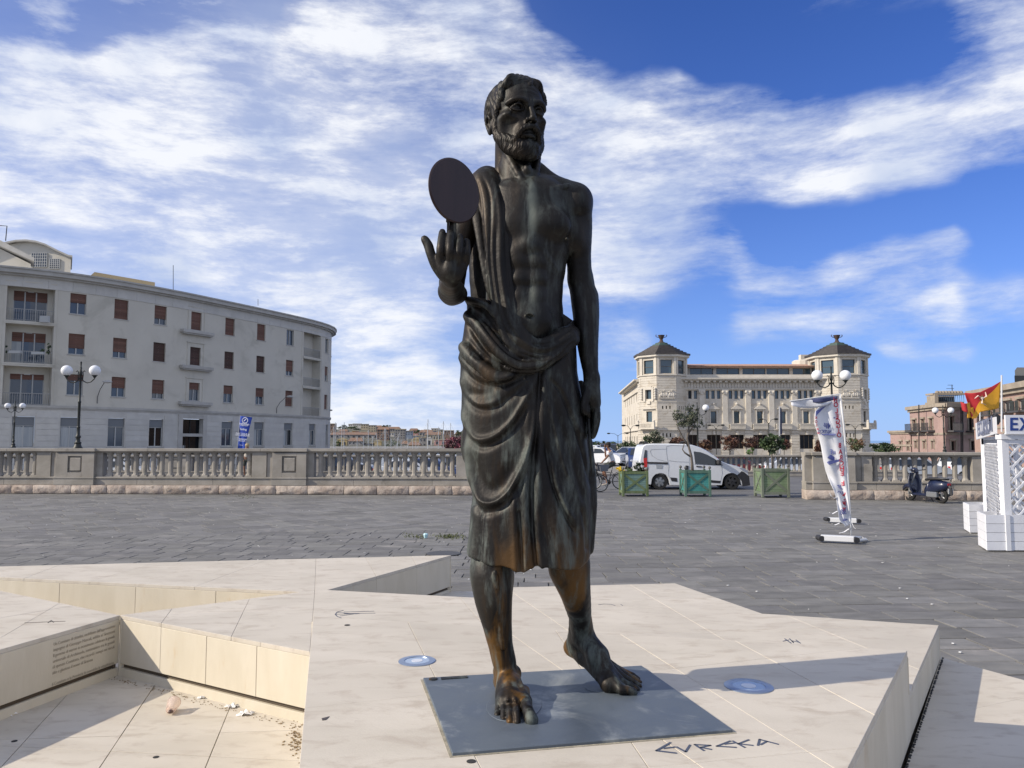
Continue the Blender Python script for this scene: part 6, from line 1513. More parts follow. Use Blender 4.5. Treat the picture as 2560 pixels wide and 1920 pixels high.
def tower(uc, r, label, flip):
 cx_, cy_ = hx(uc), YH + 2.0; a0 = R(22.5); n8 = [a0 + R(45) * k for k in range(8)]
 ring = lambda rr: [(cx_ + rr * math.cos(a), cy_ + rr * math.sin(a)) for a in n8]
 pr = ring(r); Yc = YH - 1.5; tz = lambda v: S(uc, v, Yc).z
 for k in range(8):
  A_, B_ = pr[k - 1], pr[k]; mx_, my_ = (A_[0] + B_[0]) / 2 - cx_, (A_[1] + B_[1]) / 2 - cy_
  if my_ > r * .5: 
   q = MB(); q.add([(A_[0], A_[1], GB), (B_[0], B_[1], GB), (B_[0], B_[1], tz(893)), (A_[0], A_[1], tz(893))], [(0, 1, 2, 3)]); q.build('tower_wall', M_hot, hot, world=True); continue
  cv = Curve([A_, B_], smooth=False); L = cv.L; m = L / 2; diag = abs(mx_) > .3 * r and my_ < -.3 * r; frontal = abs(mx_) < .3 * r
  hl = [(m - L * .30, m + L * .30, tz(934), tz(900))]
  side = mx_ < 0 if not flip else mx_ > 0
  if diag and side: hl += [(m - .62, m + .62, tz(1001), tz(974)), (m - .62, m + .62, tz(1056), tz(1028))]
  if (diag and not side) or frontal: hl += [(m - .75 + j * .65 - .10, m - .75 + j * .65 + .14, tz(1027), tz(1015)) for j in (0, 1, 2)] + [(m - .75 + j * .65 - .10, m - .75 + j * .65 + .14, tz(1093), tz(1083)) for j in (0, 1, 2)]
  q = MB(); wall_holes(q, cv, 0, L, GB, tz(893), hl, .35, mx=50); q.build('tower_wall', M_hot, hot, world=True)
  for h in hl:
   if h[1] - h[0] > .5: hwin(cv, h[0], h[1], h[2], h[3], 0, tr=(h[2] + h[3]) / 2 if h[1] - h[0] > 1.6 else None)
   else: q = MB(); cbox(q, cv, h[0], h[1], -.34, -.30, h[2], h[3]); q.build('slit', M_dark, hot, world=True)
  for (a, b) in ((0, .42), (L - .42, L)): q = MB(); cbox(q, cv, a, b, 0, .16, tz(937), tz(894)); q.build('corner_pier', M_hotd, hot, world=True)
  for (va, vb, o_) in ((939, 936.5, .22), (1075.5, 1072, .28), (1005, 1002.5, .12)): q = MB(); cbox(q, cv, -.06, L + .06, 0, o_, tz(va), tz(vb)); q.build('band', M_hotd, hot, world=True)
  for j in range(34):
   z_ = GB + .6 + j * .46
   if z_ > tz(942): break
   if not any(h[2] - .1 < z_ < h[3] + .1 for h in hl): q = MB(); cbox(q, cv, .02, L - .02, 0, .045 if z_ > tz(1074) else .09, z_ + .03, z_ + .43); q.build('stone_course', M_hot, hot, world=True)
  if frontal:   # carved relief: figures on a ledge
   q = MB(); cbox(q, cv, .3, L - .3, .04, .30, tz(997), tz(994.5)); rr = random.Random(int(uc))
   for j in range(9): s_ = .55 + (L - 1.1) * j / 8; p = cv.p(s_, tz(994) + .28 + .22 * abs(math.sin(j * 1.9)), .16); q.sphere(p, .24, 8, 6, (1, .6, 1.2 + .5 * abs(math.sin(j * 2.3))))
   for j in range(5): s_ = .8 + (L - 1.6) * j / 4; p = cv.p(s_, tz(994) + 1.05 + .2 * math.sin(j * 2), .16); q.sphere(p, .16, 7, 5, (1.6, .7, .7))
   o = q.build('relief', M_hotd, hot, world=True)
  if diag and side:
   q = MB(); cbox(q, cv, m - 1.1, m - .66, .04, .24, tz(1004), tz(968)); cbox(q, cv, m + .66, m + 1.1, .04, .24, tz(1004), tz(968)); cbox(q, cv, m - .66, m + .66, .04, .26, tz(974), tz(966)); cbox(q, cv, m - .4, m + .4, .04, .26, tz(1010), tz(1002)); q.build('window_surround', M_hotd, hot, world=True)
   q = MB(); a_, b_, c_ = cv.p(m - 1.4, tz(1023), .05), cv.p(m + 1.4, tz(1023), .05), cv.p(m, tz(1014), .05); nn = cv.p(m, 0, 1) - cv.p(m, 0, 0); q.extrude([a_, b_, c_], nn * .3); q.build('pediment', M_hotd, hot, world=True)
   for sg in (-1, 1):
    q = MB()
    for j in range(5): q.sphere(cv.p(m + sg * 1.45, tz(996) + j * .42, .2), .26, 7, 5)
    q.build('carved_swag', M_hotd, hot, world=True)
   q = MB(); cbox(q, cv, m - 1.7, m + 1.7, .05, 1.2, tz(1073), tz(1069)); cbox(q, cv, m - 1.7, m + 1.7, 1.0, 1.2, tz(1059.5), tz(1057.5))
   for j in range(12): s_ = m - 1.6 + 3.2 * j / 11; cbox(q, cv, s_ - .07, s_ + .07, 1.03, 1.17, tz(1069), tz(1059.5))
   for sg in (-1, 1): cbox(q, cv, m + sg * 1.7 - .22, m + sg * 1.7 + .22, .9, 1.3, tz(1073), tz(1055)); q.sphere(cv.p(m + sg * 1.7, tz(1053.5), 1.1), .25, 8, 6)
   q.build('balcony', M_hotd, hot, world=True)
 q = MB()
 def octa(rr, z0, z1): q.prism(ring(rr), z0, z1)
 octa(r + .25, tz(894), tz(892)); octa(r + .55, tz(892), tz(886.5)); q.build('tower_eave', M_hotd, hot, world=True)
 rf = None; nst = 8; zt_ = tz(852)
 for k in range(nst):
  q = MB(); z0 = tz(886.5) + (zt_ - tz(886.5)) * k / nst; z1 = tz(886.5) + (zt_ - tz(886.5)) * (k + 1) / nst; rr = (r + .75) * (1 - .86 * (k / (nst - .2)) ** .92)
  q.prism(ring(rr), z0 + (.001 if k else 0), z1); o = q.build('roof_step', M_slate if k < 6 else M_verd, hot, world=True)
 q = MB(); zu = zt_; q.lathe([(.75, 0), (.70, .12), (.40, .25), (.32, .5), (.26, .65), (.30, .75), (.42, .95), (.52, 1.25), (.62, 1.45), (.66, 1.5), (.55, 1.52), (.5, 1.4)], 14, (cx_, cy_, zu))
 for sg in (-1, 1): q.tube([(cx_ + sg * .45, cy_, zu + 1.1), (cx_ + sg * .8, cy_, zu + 1.15), (cx_ + sg * 1.05, cy_, zu + 1.35), (cx_ + sg * .98, cy_, zu + 1.55), (cx_ + sg * .85, cy_, zu + 1.5)], .07, 6)
 q.build('urn', pmat('rusty_urn', (.09, .05, .035), (.05, .04, .035), 3), hot, world=True, smooth=True)
tower(1661.5, 4.55, 'left', False); tower(2110, 5.0, 'right', True)
# ------------------------------------------------------------- pink palace and the building at the right edge
M_pink = pmat('pink_plaster', (.33, .225, .20), (.40, .285, .255), .5, .9, bump=.006, bscale=6, c3=(.28, .20, .17), s3=.5)
M_ptrim = pmat('weathered_trim', (.27, .23, .18), (.36, .31, .245), 1, .9, vary=.05)
def house(name, label, cat, pts, z0, z1, wins, m_wall, m_trim, corn=(.5, .45), group=None):
 root = thing(name, label, cat, (pts[1][0], pts[1][1], z0), group=group)
 for fi, (A_, B_) in enumerate(zip(pts, pts[1:])):
  cv = Curve([A_, B_], smooth=False); hl = [w for w in wins if w[0] == fi]
  hs_ = [(cv.from_u(w[1]), cv.from_u(w[2]), w[3], w[4]) for w in hl]
  q = MB(); wall_holes(q, cv, 0, cv.L, z0, z1, [h + (.3,) for h in hs_], .3, mx=60); q.build('wall', m_wall, root, world=True)
  for w, h in zip(hl, hs_):
   kind = w[5] if len(w) > 5 else 'w'
   o = window(root, cv, h[0], h[1], h[2], h[3], 0, .22, 1, glass=M_glas2 if kind != 'g' else M_glas, frame=M_brass if kind != 's' else M_wf)
   ww_ = h[1] - h[0]
   q = MB(); cbox(q, cv, h[0] - .22, h[0], 0, .08, h[2], h[3] + .1); cbox(q, cv, h[1], h[1] + .22, 0, .08, h[2], h[3] + .1); cbox(q, cv, h[0] - .35, h[1] + .35, 0, .22, h[3] + .1, h[3] + .32); q.build('window_surround', m_trim, root, world=True)
   if kind in 'bs':
    q = MB(); cbox(q, cv, h[0] - .7, h[1] + .7, 0, .85, h[2] - .18, h[2]); cbox(q, cv, h[0] - .7, h[1] + .7, .8, .85, h[2] + .9, h[2] + .95)
    for k in range(13): s_ = h[0] - .68 + (ww_ + 1.36) * k / 12; cbox(q, cv, s_ - .02, s_ + .02, .8, .84, h[2], h[2] + .92)
    q.build('balcony', pmat('iron_balcony', (.06, .06, .065), rough=.6), root, world=True)
   if kind == 's':
    for sg, e in ((-1, h[0]), (1, h[1])): q = MB(); cbox(q, cv, min(e, e + sg * ww_ * .45), max(e, e + sg * ww_ * .45), .09, .13, h[2], h[3]); q.build('shutter', pmat('green_shutter', (.015, .035, .025), rough=.7), root, world=True)
  q = MB(); cbox(q, cv, -.3, cv.L + .3, 0, corn[0], z1 - corn[1], z1, 60); cbox(q, cv, -.1, cv.L + .1, 0, corn[0] * .5, z1 - corn[1] * 1.7, z1 - corn[1], 60); q.build('cornice', m_trim, root, world=True)
  q = MB(); cbox(q, cv, 0, cv.L, 0, .12, z0 + (z1 - z0) * .47, z0 + (z1 - z0) * .47 + .25, 60); q.build('string_course', m_trim, root, world=True)
 q = MB(); q.prism([tuple(p) for p in pts] + [(pts[-1][0] * (1 + 10 / pts[-1][1]), pts[-1][1] + 10), (pts[0][0] * (1 + 10 / pts[0][1]), pts[0][1] + 10)], z1 - .5, z1 - .25); q.build('roof', m_trim, root, world=True)
 return root
Yc = 95.0; Pz = lambda v, Y=Yc: S(2350, v, Y).z
c0 = (S(2275, 1060, 106).x, 106); c1 = (S(2345, 1060, 95.6).x, 95.6); c2 = (S(2362, 1060, 95).x, 95.0); c3 = (S(2440, 1060, 99).x, 99.0)
zt = S(2350, 1008, 95).z; w_ = []
for (a, b) in ((2280, 2288), (2301.5, 2309), (2322.5, 2330)): w_.append((0, a, b, Pz(1075), Pz(1046), 'b'))
for (a, b) in ((2283, 2289), (2304, 2310), (2325.5, 2331)): w_.append((0, a, b, Pz(1123), Pz(1104)))
w_ += [(2, 2371, 2382, Pz(1076), Pz(1041), 'b'), (2, 2418, 2430, Pz(1076), Pz(1041), 'b'), (2, 2372, 2384, Pz(1127), Pz(1103)), (2, 2421, 2433, Pz(1127), Pz(1103))]
pk = house('palace', 'weathered pink palace with iron balconies and a roof terrace, right of the hotel', 'building', [c0, c1, c2, c3], -.8, zt, w_, M_pink, M_ptrim)
q = MB(); q.bb(S(2337, 1000, 98).x, S(2346, 1000, 98).x, 98, 99, zt, S(2350, 985, 98).z); q.bb(S(2344, 1000, 98).x, S(2416, 1000, 98).x, 98.5, 101, zt, S(2350, 1004, 98).z); q.bb(S(2354, 1000, 98).x, S(2415, 1000, 98).x, 100.5, 101.5, zt, S(2350, 987, 98).z); q.bb(S(2335, 1000, 98).x, S(2416, 1000, 98).x, 98.2, 100, S(2350, 987, 98).z, S(2350, 982.5, 98).z); q.build('roof_terrace', M_ptrim, pk, world=True)
q = MB(); q.bb(S(2358, 1000, 98).x, S(2412, 1000, 98).x, 100.3, 100.5, S(2350, 1004, 98).z, S(2350, 990, 98).z); q.build('terrace_opening', M_glas2, pk, world=True)
q = MB(); q.bb(S(2348, 1000, 98).x, S(2415, 1000, 98).x, 98.35, 98.42, S(2350, 1004, 98).z + .95, S(2350, 1004, 98).z + 1.0)
for k in range(14): x_ = S(2349 + k * 5, 1000, 98).x; q.box((x_, 98.38, S(2350, 1004, 98).z + .5), (.04, .04, 1.0))
q.build('terrace_railing', pmat('blue_railing', (.10, .16, .24), rough=.5), pk, world=True)
q = MB()
for k in range(9): q.sphere((S(2352 + k * 7.5, 1000, 98).x, 98.8, S(2350, 981, 98).z), .28, 8, 6)
q.build('rooftop_pot', M_ptrim, pk, world=True)
q = MB(); q.tube([(S(2404, 1000, 98).x, 100, S(2350, 983, 98).z), (S(2404, 1000, 98).x, 100, S(2350, 959, 98).z)], .05, 5); zz_ = S(2350, 960, 98).z; q.box((S(2400, 1000, 98).x, 100, zz_), (.7, .05, .05)); q.box((S(2399, 1000, 98).x, 100, zz_ - .45), (1.0, .05, .05)); q.build('aerial', M_dark, pk, world=True)
for u in (2294, 2298 + 101, 2403): 
 Y = 99.5 if u < 2300 else 96.6; q = MB(); q.tube([S(u, 1012, Y) + Vector((0, -.3, 0)), S(u + .5, 1135, Y) + Vector((0, -.3, 0))], .07, 6); q.build('drainpipe', M_dark, pk, world=True)
a0_ = (S(2226, 1100, 112).x, 112.0); a1_ = (S(2277, 1100, 105.5).x, 105.5); Pz2 = lambda v: S(2250, v, 108).z
house('annexe', 'low pink annexe with a flat roof at the left end of the palace', 'building', [a0_, a1_, (a1_[0] + 3, 112)], -.8, Pz2(1076), [(0, 2246, 2250.5, Pz2(1126), Pz2(1105)), (0, 2263.5, 2269, Pz2(1126), Pz2(1105))], M_pink, M_ptrim, (.3, .3))
M_pk2 = pmat('dusty_rose_plaster', (.34, .23, .19), (.40, .28, .24), .6, .9, c3=(.30, .22, .17), s3=.6)
r0 = (S(2432, 1000, 92).x, 92); r1 = (S(2500, 1000, 84).x, 84.0); r2 = (S(2700, 1000, 66).x, 66); Z = lambda v, Y: S(2500, v, Y).z
w_ = []
for (a, b) in ((2448, 2452), (2476, 2484)): w_.append((0, a, b, Z(1038, 88), Z(1024, 88), 's'))
for (a, b) in ((2508.5, 2527), (2546, 2560), (2584, 2600), (2620, 2640)): w_.append((1, a, b, Z(1030, 82), Z(1004, 82), 's')); w_.append((1, a, b, Z(1115, 82), Z(1085, 82)))
w_.append((0, 2445, 2449, Z(1095, 90), Z(1064, 90)))
rb_ = house('town_house', 'rose and cream town house with green shutters behind the booth signs', 'building', [r0, r1, r2], -.8, Z(966, 84), w_, M_pk2, M_ptrim, (.7, .6))
q = MB(); q.extrude([(S(2536, 940, 82).x, 82, Z(966, 84) - .4), (S(2640, 940, 82).x, 82, Z(966, 84) - .4), (S(2640, 940, 82).x, 82, Z(939, 82)), (S(2536, 940, 82).x, 82, Z(939, 82))], (4, 5, 0)); q.build('roof_room', pmat('dark_pergola', (.03, .035, .04), rough=.8), rb_, world=True)
q = MB(); q.extrude([(S(2540, 930, 82).x, 82.2, Z(939, 82)), (S(2600, 930, 82).x, 82.2, Z(939, 82)), (S(2600, 930, 82).x, 82.2, Z(918, 82)), (S(2546, 930, 82).x, 82.2, Z(918, 82)), (S(2540, 930, 82).x, 82.2, Z(926, 82))], (4, 5, 0)); q.build('water_tank_room', pmat('grey_render', (.22, .22, .21), rough=.9), rb_, world=True)
for u in (2524, 2536): 
 q = MB(); q.tube([S(u, 1100, 81.9), S(u, 975, 81.9)], .05, 5) 
# ------------------------------------------------------------- far shore: hill, houses, trees, masts
def hill_z(x, y): 
 t = max(0.0, min(1.0, (y - 400) / 520)); b = 19 * t * (.62 + .38 * math.exp(-((x / y + .20) / .05) ** 2)) * math.exp(-max(0, (x / y + .02) / .06) ** 2); return -1.4 + b
q = MB()
def hf(a, b): 
 y = 380 + 1000 * b; x = (-.62 + a * .74) * y; return Vector((x, y, hill_z(x, min(y, 930)) - .4))
q.grid(hf, 60, 20); o = q.build('hills', pmat('far_hillside', (.06, .065, .045), (.12, .11, .08), .03, .95), smooth=True); tag(o, 'low built-up hill across the harbour', kind='structure')
WALLS = [pmat('far_wall_' + n_, c_, None, rough=.9) for n_, c_ in (('cream', (.38, .33, .24)), ('yellow', (.42, .33, .17)), ('grey', (.24, .23, .22)), ('pink', (.42, .24, .21)), ('white', (.50, .48, .44)), ('brown', (.20, .14, .11)), ('orange', (.45, .25, .12)), ('bluegrey', (.20, .24, .30)))]
M_rtile = pmat('far_roof_tiles', (.17, .105, .075), (.24, .155, .11), .5, .9); M_fw = pmat('far_window', (.035, .04, .05), rough=.4)
def far_house(u, v, Y, w, h, wall, roof='flat', gw=3, gh=2, lab='', rz=0.0, dep=None):
 "u, v: photograph position of the foot's centre"
 p = S(u, v, Y); w_m = w * Y / F; h_m = h * Y / F; dep = dep or w_m * .7
 t = thing('far_house', lab, 'house', tuple(p), rz, 'houses on the far side of the harbour')
 q = MB(); q.bb(-w_m / 2, w_m / 2, 0, dep, -3, h_m); q.build('wall', WALLS[wall], t)
 q = MB()
 if roof == 'flat': q.bb(-w_m / 2 - .2, w_m / 2 + .2, -.25, dep, h_m, h_m + .5); rm = WALLS[0 if wall != 0 else 2]
 elif roof == 'gable': q.extrude([(-w_m / 2 - .2, -.2, h_m), (w_m / 2 + .2, -.2, h_m), (0, -.2, h_m + w_m * .26)], (0, dep, 0)); rm = WALLS[wall]
 else:
  q.add([(-w_m / 2 - .4, -.4, h_m), (w_m / 2 + .4, -.4, h_m), (w_m / 2 + .4, dep, h_m), (-w_m / 2 - .4, dep, h_m), (-w_m / 2 + 1, dep / 2, h_m + 1.9), (w_m / 2 - 1, dep / 2, h_m + 1.9)], [(0, 1, 5, 4), (1, 2, 5), (2, 3, 4, 5), (3, 0, 4), (3, 2, 1, 0)]); rm = M_rtile
 q.build('roof', rm, t)
 for i in range(gw):
  for j in range(gh):
   q = MB(); cx_ = -w_m / 2 + w_m * (i + .5) / gw; cz = h_m * (j + .55) / gh; q.box((cx_, -.04, cz), (w_m / gw * .36, .12, h_m / gh * .45)); q.build('window', M_fw, t)
 return t
far_house(884, 1097, 560, 122, 10, 2, 'tile', 9, 1, 'long low far building with a red-brown tiled roof', dep=16)
far_house(884, 1087, 640, 8, 9, 6, 'flat', 1, 1, 'small orange-yellow far house above the long tiled roof'); far_house(893, 1087, 640, 8, 9, 3, 'flat', 1, 1, 'small salmon far house beside the orange-yellow one')
far_house(957, 1100, 520, 30, 26, 5, 'tile', 4, 4, 'tall brown and grey far apartment house with tiled roof'); far_house(1000, 1098, 520, 26, 24, 2, 'flat', 4, 4, 'grey far apartment house with many balconies')
far_house(1022, 1088, 600, 18, 10, 7, 'flat', 3, 2, 'blue-grey far house just right of the two tall apartment houses'); far_house(1034, 1083, 700, 22, 7, 3, 'tile', 4, 1, 'far house with a red tiled roof on the ridge')
far_house(930, 1080, 760, 18, 16, 0, 'flat', 3, 3, 'cream far apartment house on the ridge right of the dark pines'); far_house(892, 1066, 820, 20, 6, 4, 'flat', 4, 1, 'pale far building on the ridge just left of the highest block'); far_house(911, 1072, 800, 18, 11, 0, 'flat', 3, 2, 'cream far block in the middle of the ridge'); far_house(878, 1066, 840, 14, 5, 4, 'flat', 3, 1, 'white far building at the top left of the ridge')
far_house(947, 1078, 780, 16, 10, 2, 'tile', 3, 2, 'grey far house with a tiled roof near the end of the ridge'); far_house(832, 1074, 700, 14, 14, 5, 'flat', 2, 2, 'brown far house close to the rounded end of the apartment block')
far_house(882, 1090, 600, 26, 8, 2, 'flat', 4, 1, 'grey far house over the long tiled roof'); far_house(858, 1087, 620, 22, 8, 7, 'tile', 4, 1, 'blue-grey far house left of the orange one'); far_house(915, 1090, 600, 26, 10, 5, 'flat', 3, 1, 'brown flat far house right of the salmon one')
far_house(855, 1122, 430, 24, 22, 1, 'gable', 2, 1, 'yellow gabled far house at the water, leftmost'); far_house(888, 1123, 425, 36, 20, 2, 'tile', 4, 2, 'grey-brown far house with two rows of windows beside the yellow gable')
far_house(921, 1123, 430, 22, 14, 2, 'flat', 3, 1, 'low grey far shed between two yellow gables'); far_house(944, 1122, 430, 18, 18, 1, 'gable', 0, 0, 'yellow blank gable wall in the middle of the waterfront')
far_house(1012, 1122, 450, 18, 12, 5, 'tile', 2, 1, 'small brown far house among the masts'); far_house(1035, 1123, 430, 30, 10, 1, 'tile', 3, 1, 'low tan far house with brown roof')
far_house(1041, 1113, 460, 26, 14, 1, 'gable', 0, 0, 'broad yellow gabled far house right of the middle'); far_house(1056, 1120, 440, 18, 26, 2, 'flat', 2, 2, 'narrow grey far house with long windows'); far_house(1073, 1120, 440, 14, 24, 4, 'gable', 1, 1, 'white gabled far house beside the pink one')
far_house(1100, 1116, 440, 30, 16, 3, 'flat', 2, 1, 'bright pink far house with a dark red door'); far_house(1082, 1103, 500, 40, 16, 0, 'tile', 6, 1, 'wide cream far house above the pink one'); far_house(1065, 1095, 560, 34, 14, 2, 'tile', 5, 1, 'wide grey far house in the second row'); far_house(1084, 1092, 600, 16, 15, 7, 'flat', 2, 2, 'tall blue-grey far house'); far_house(1100, 1088, 620, 14, 13, 0, 'flat', 2, 2, 'cream far house on the right ridge'); far_house(1088, 1078, 700, 20, 6, 4, 'flat', 3, 1, 'white flat far house at the right crest'); far_house(1122, 1088, 620, 24, 11, 5, 'flat', 4, 2, 'dark far house near the end of the right ridge'); far_house(1066, 1080, 700, 12, 5, 4, 'flat', 2, 1, 'tiny white far house left of the right crest')
far_house(1150, 1100, 560, 26, 14, 0, 'tile', 3, 1, 'cream far house half hidden by the robe'); far_house(975, 1090, 640, 20, 8, 4, 'flat', 3, 1, 'pale far house between the two tall apartment houses'); far_house(1045, 1100, 540, 24, 10, 7, 'flat', 3, 1, 'blue-grey far house in the second row'); far_house(984, 1080, 700, 30, 8, 2, 'tile', 5, 1, 'grey far house with a tiled roof on the slope')
def bush(name, label, cat, c, rad, n, size, mats, seed, group=None, stem=None):
 t = thing(name, label, cat, (c[0], c[1], c[2] - rad[2] * .9), group=group); q = MB(); leafcloud(q, c, rad, n, size, random.Random(seed), mats, .9); q.build('crown', None, t, world=True)
 q = MB(); q.tube([(c[0], c[1], c[2] - rad[2] * (stem or 1.1)), (c[0], c[1], c[2])], max(.04, rad[0] * .07), 6); q.build('trunk', M_bark, t, world=True); return t
def m_px(px, Y): return px * Y / F
for i, (u, v, w, h, Y, lab) in enumerate(((860, 1068, 16, 5, 700, 'dark umbrella pine at the left of the far ridge'), (885, 1070, 18, 4.5, 700, 'broad dark pine in front of the ridge houses'), (966, 1067, 11, 5, 720, 'dark round tree at the end of the far ridge'), (1045, 1079, 14, 4, 640, 'dark tree on the far slope right of the red roof'), (846, 1112, 10, 9, 405, 'dark green tree by the leftmost waterfront house'), (975, 1110, 26, 12, 405, 'wide dark green tree behind the masts'), (1145, 1084, 12, 8, 560, 'olive-green tree nearest the robe on the far ridge'), (1112, 1116, 8, 6, 420, 'small dark tree near the pink far house'))):
 bush('far_tree', lab, 'tree', S(u, v, Y), (m_px(w, Y), m_px(w, Y) * .6, m_px(h, Y)), 700, m_px(2.2, Y), L_gr, 30 + i, 'trees on the far shore')
bush('oleander', 'dark red flowering oleander rising above the balustrade beside the robe', 'shrub', S(1140, 1112, 60), (m_px(26, 60), .8, m_px(20, 60)), 3600, .13, L_pk, 77)
bush('dark_shrub', 'dark shrub just above the balustrade beside the oleander', 'shrub', S(1158, 1128, 56), (m_px(18, 56), .6, m_px(12, 56)), 900, .12, L_gr, 78)
masts = [(835, 1066, 0), (838.7, 1056, 0), (855, 1063, 0), (860.5, 1055.5, 0), (893, 1092, 0), (909, 1090, 0), (921, 1075, 0), (932, 1090, 0), (962, 1071, 0), (964.5, 1071, 0), (977.8, 1098, 0), (990, 1082, 9), (994, 1094, 0), (1003, 1100, 0), (1020, 1093, 0), (1040, 1086, 0), (1070, 1048, 0), (1069, 1058, 0), (1096.5, 1067, 0), (1108.5, 1053, 0), (1126.5, 1057.5, 0), (948, 1082, -8), (1032, 1096, 0)]
M_mast = pmat('mast_aluminium', (.36, .38, .40), rough=.5); M_hull = pmat('white_hull', (.6, .62, .64), rough=.4)
def mlab(u, v, lean):
 if (u, v) == (909, 1090): return 'sailboat with the shortest mast before the long red-brown roof'
 if u == 1020: return 'sailboat with a short mast just right of the wide dark tree'
 if (u, v) in ((1032, 1096),): return 'sailboat with a tiny mast between the wide dark tree and the tan house'
 k = sorted(m[0] for m in masts).index(u)
 ref = ('by the rounded end of the apartment block' if u < 845 else 'before the leftmost yellow gable' if u < 870 else 'before the long red-brown roof' if u < 935 else 'before the tall brown block' if u < 985 else 'before the wide dark tree' if u < 1010 else 'before the low tan house' if u < 1050 else 'before the right crest' if u < 1102 else 'nearest the oleander')
 return 'sailboat with %s mast %s%s' % ('a leaning' if lean else 'a tall' if v < 1062 else 'a mid-height' if v < 1083 else 'a short', ref, '' if k % 2 else ', right-hand one')
for i, (u, v, lean) in enumerate(masts):
 Y = 230 + (i * 37) % 70; p = S(u, v, Y); H_ = p.z + 2.5; t = thing('sailboat', mlab(u, v, lean), 'sailboat', (p.x, Y, -2.5), group='masts of moored sailboats in the harbour')
 q = MB(); L = 4.5
 def hb(a, b): x = (a - .5) * 2 * L; w = 1.3 * (1 - abs(a * 2 - 1) ** 2.4) + .05; return Vector((x, (b - .5) * 2 * w, -.2 + 1.2 * (1 - (1 - abs(b * 2 - 1)) ** 1.5) + .15 * abs(a * 2 - 1)))
 q.grid(hb, 12, 8); q.bb(-L * .8, L * .8, -.9, .9, .75, .82); q.bb(-1.8, 1.2, -.6, .6, .82, 1.3); q.build('hull', M_hull, t)
 q = MB(); q.tube([(0, 0, .8), (m_px(lean, Y) , 0, H_)], .10, 6); q.box((m_px(lean, Y) * .6, 0, H_ * .62), (1.5, .05, .05)); q.build('mast', M_mast, t)
 q = MB(); tp = (m_px(lean, Y), 0, H_ - .2); q.tube([tp, (-L * .9, 0, 1)], .022, 4); q.tube([tp, (L * .9, 0, 1)], .022, 4); q.build('rigging', M_mast, t)
# ================================================================== twin-globe lamps
M_iron = pmat('black_iron', (.018, .022, .020), (.03, .034, .032), 8, .5, .3)
M_globe = pmat('milk_glass', (.78, .79, .80), rough=.22)
def twin_lamp(name, label, u_base, v_base, v_top, Y, zb, arms=(1, 1), rot=0.0, grp='twin-globe street lamps'):
 b = S(u_base, v_base, Y); zb = b.z; top = S(u_base, v_top, Y).z; H_ = top - zb; t = thing(name, label, 'street lamp', (b.x, Y, zb), rot, grp); k = H_ / 5.0
 q = MB(); q.lathe([(.26 * k, 0), (.26 * k, .08 * k), (.20 * k, .16 * k), (.16 * k, .30 * k), (.20 * k, .36 * k), (.12 * k, .44 * k), (.10 * k, .60 * k), (.14 * k, .66 * k), (.14 * k, .74 * k), (.09 * k, .80 * k), (.085 * k, 1.2 * k), (.10 * k, 1.24 * k), (.07 * k, 1.3 * k)], 14); q.build('base', M_iron, t, auto=40)
 q = MB(); q.lathe([(.075 * k, 1.28 * k), (.072 * k, 2.6 * k), (.09 * k, 2.63 * k), (.09 * k, 2.70 * k), (.062 * k, 2.74 * k), (.052 * k, 4.15 * k), (.085 * k, 4.2 * k), (.085 * k, 4.42 * k), (.05 * k, 4.5 * k), (.06 * k, 4.62 * k), (.035 * k, 4.7 * k), (.045 * k, 4.9 * k), (.05 * k, 4.95 * k), (.0, 5.0 * k)], 12); q.build('post', M_iron, t, auto=40)
 for sg, on in zip((-1, 1), arms):
  if not on: continue
  q = MB(); gx = sg * .80 * k; q.tube([(sg * .05 * k, 0, 4.05 * k), (sg * .18 * k, 0, 3.86 * k), (sg * .38 * k, 0, 3.76 * k), (sg * .60 * k, 0, 3.82 * k), (gx, 0, 4.0 * k), (gx, 0, 4.1 * k)], .033 * k, 7)
  q.tube([(sg * .12 * k, 0, 3.92 * k), (sg * .15 * k, 0, 4.2 * k), (sg * .13 * k, 0, 4.38 * k), (sg * .20 * k, 0, 4.46 * k), (sg * .25 * k, 0, 4.40 * k)], .025 * k, 6); q.build('arm', M_iron, t, smooth=True)
  q = MB(); q.lathe([(.05 * k, 4.05 * k), (.09 * k, 4.12 * k), (.15 * k, 4.18 * k), (.16 * k, 4.21 * k)], 14, (gx, 0, 0)); q.build('lamp_cup', M_iron, t, smooth=True)
  q = MB(); q.sphere((gx, 0, 4.46 * k), .305 * k, 24, 16); q.build('globe', M_globe, t, smooth=True)
 return t
twin_lamp('twin_globe_lamp', 'tall black lamp with two white globes before the curved apartment block', 194, 1123, 903, 29.35, 0)
twin_lamp('twin_globe_lamp', 'shorter black lamp with two white globes at the left edge of the view', 33, 1119, 1002, 43.3, 0)
twin_lamp('twin_globe_lamp', 'black lamp with two white globes standing in front of the right hotel tower', 2084, 1136, 915, 26.4, 0)
twin_lamp('twin_globe_lamp', 'small black lamp with two white globes before the pink palace', 2362, 1135, 1013, 47, 0)
twin_lamp('twin_globe_lamp', 'black lamp with one visible white globe behind the olive tree', 1745, 1140, 1005, 44, 0, (0, 1))
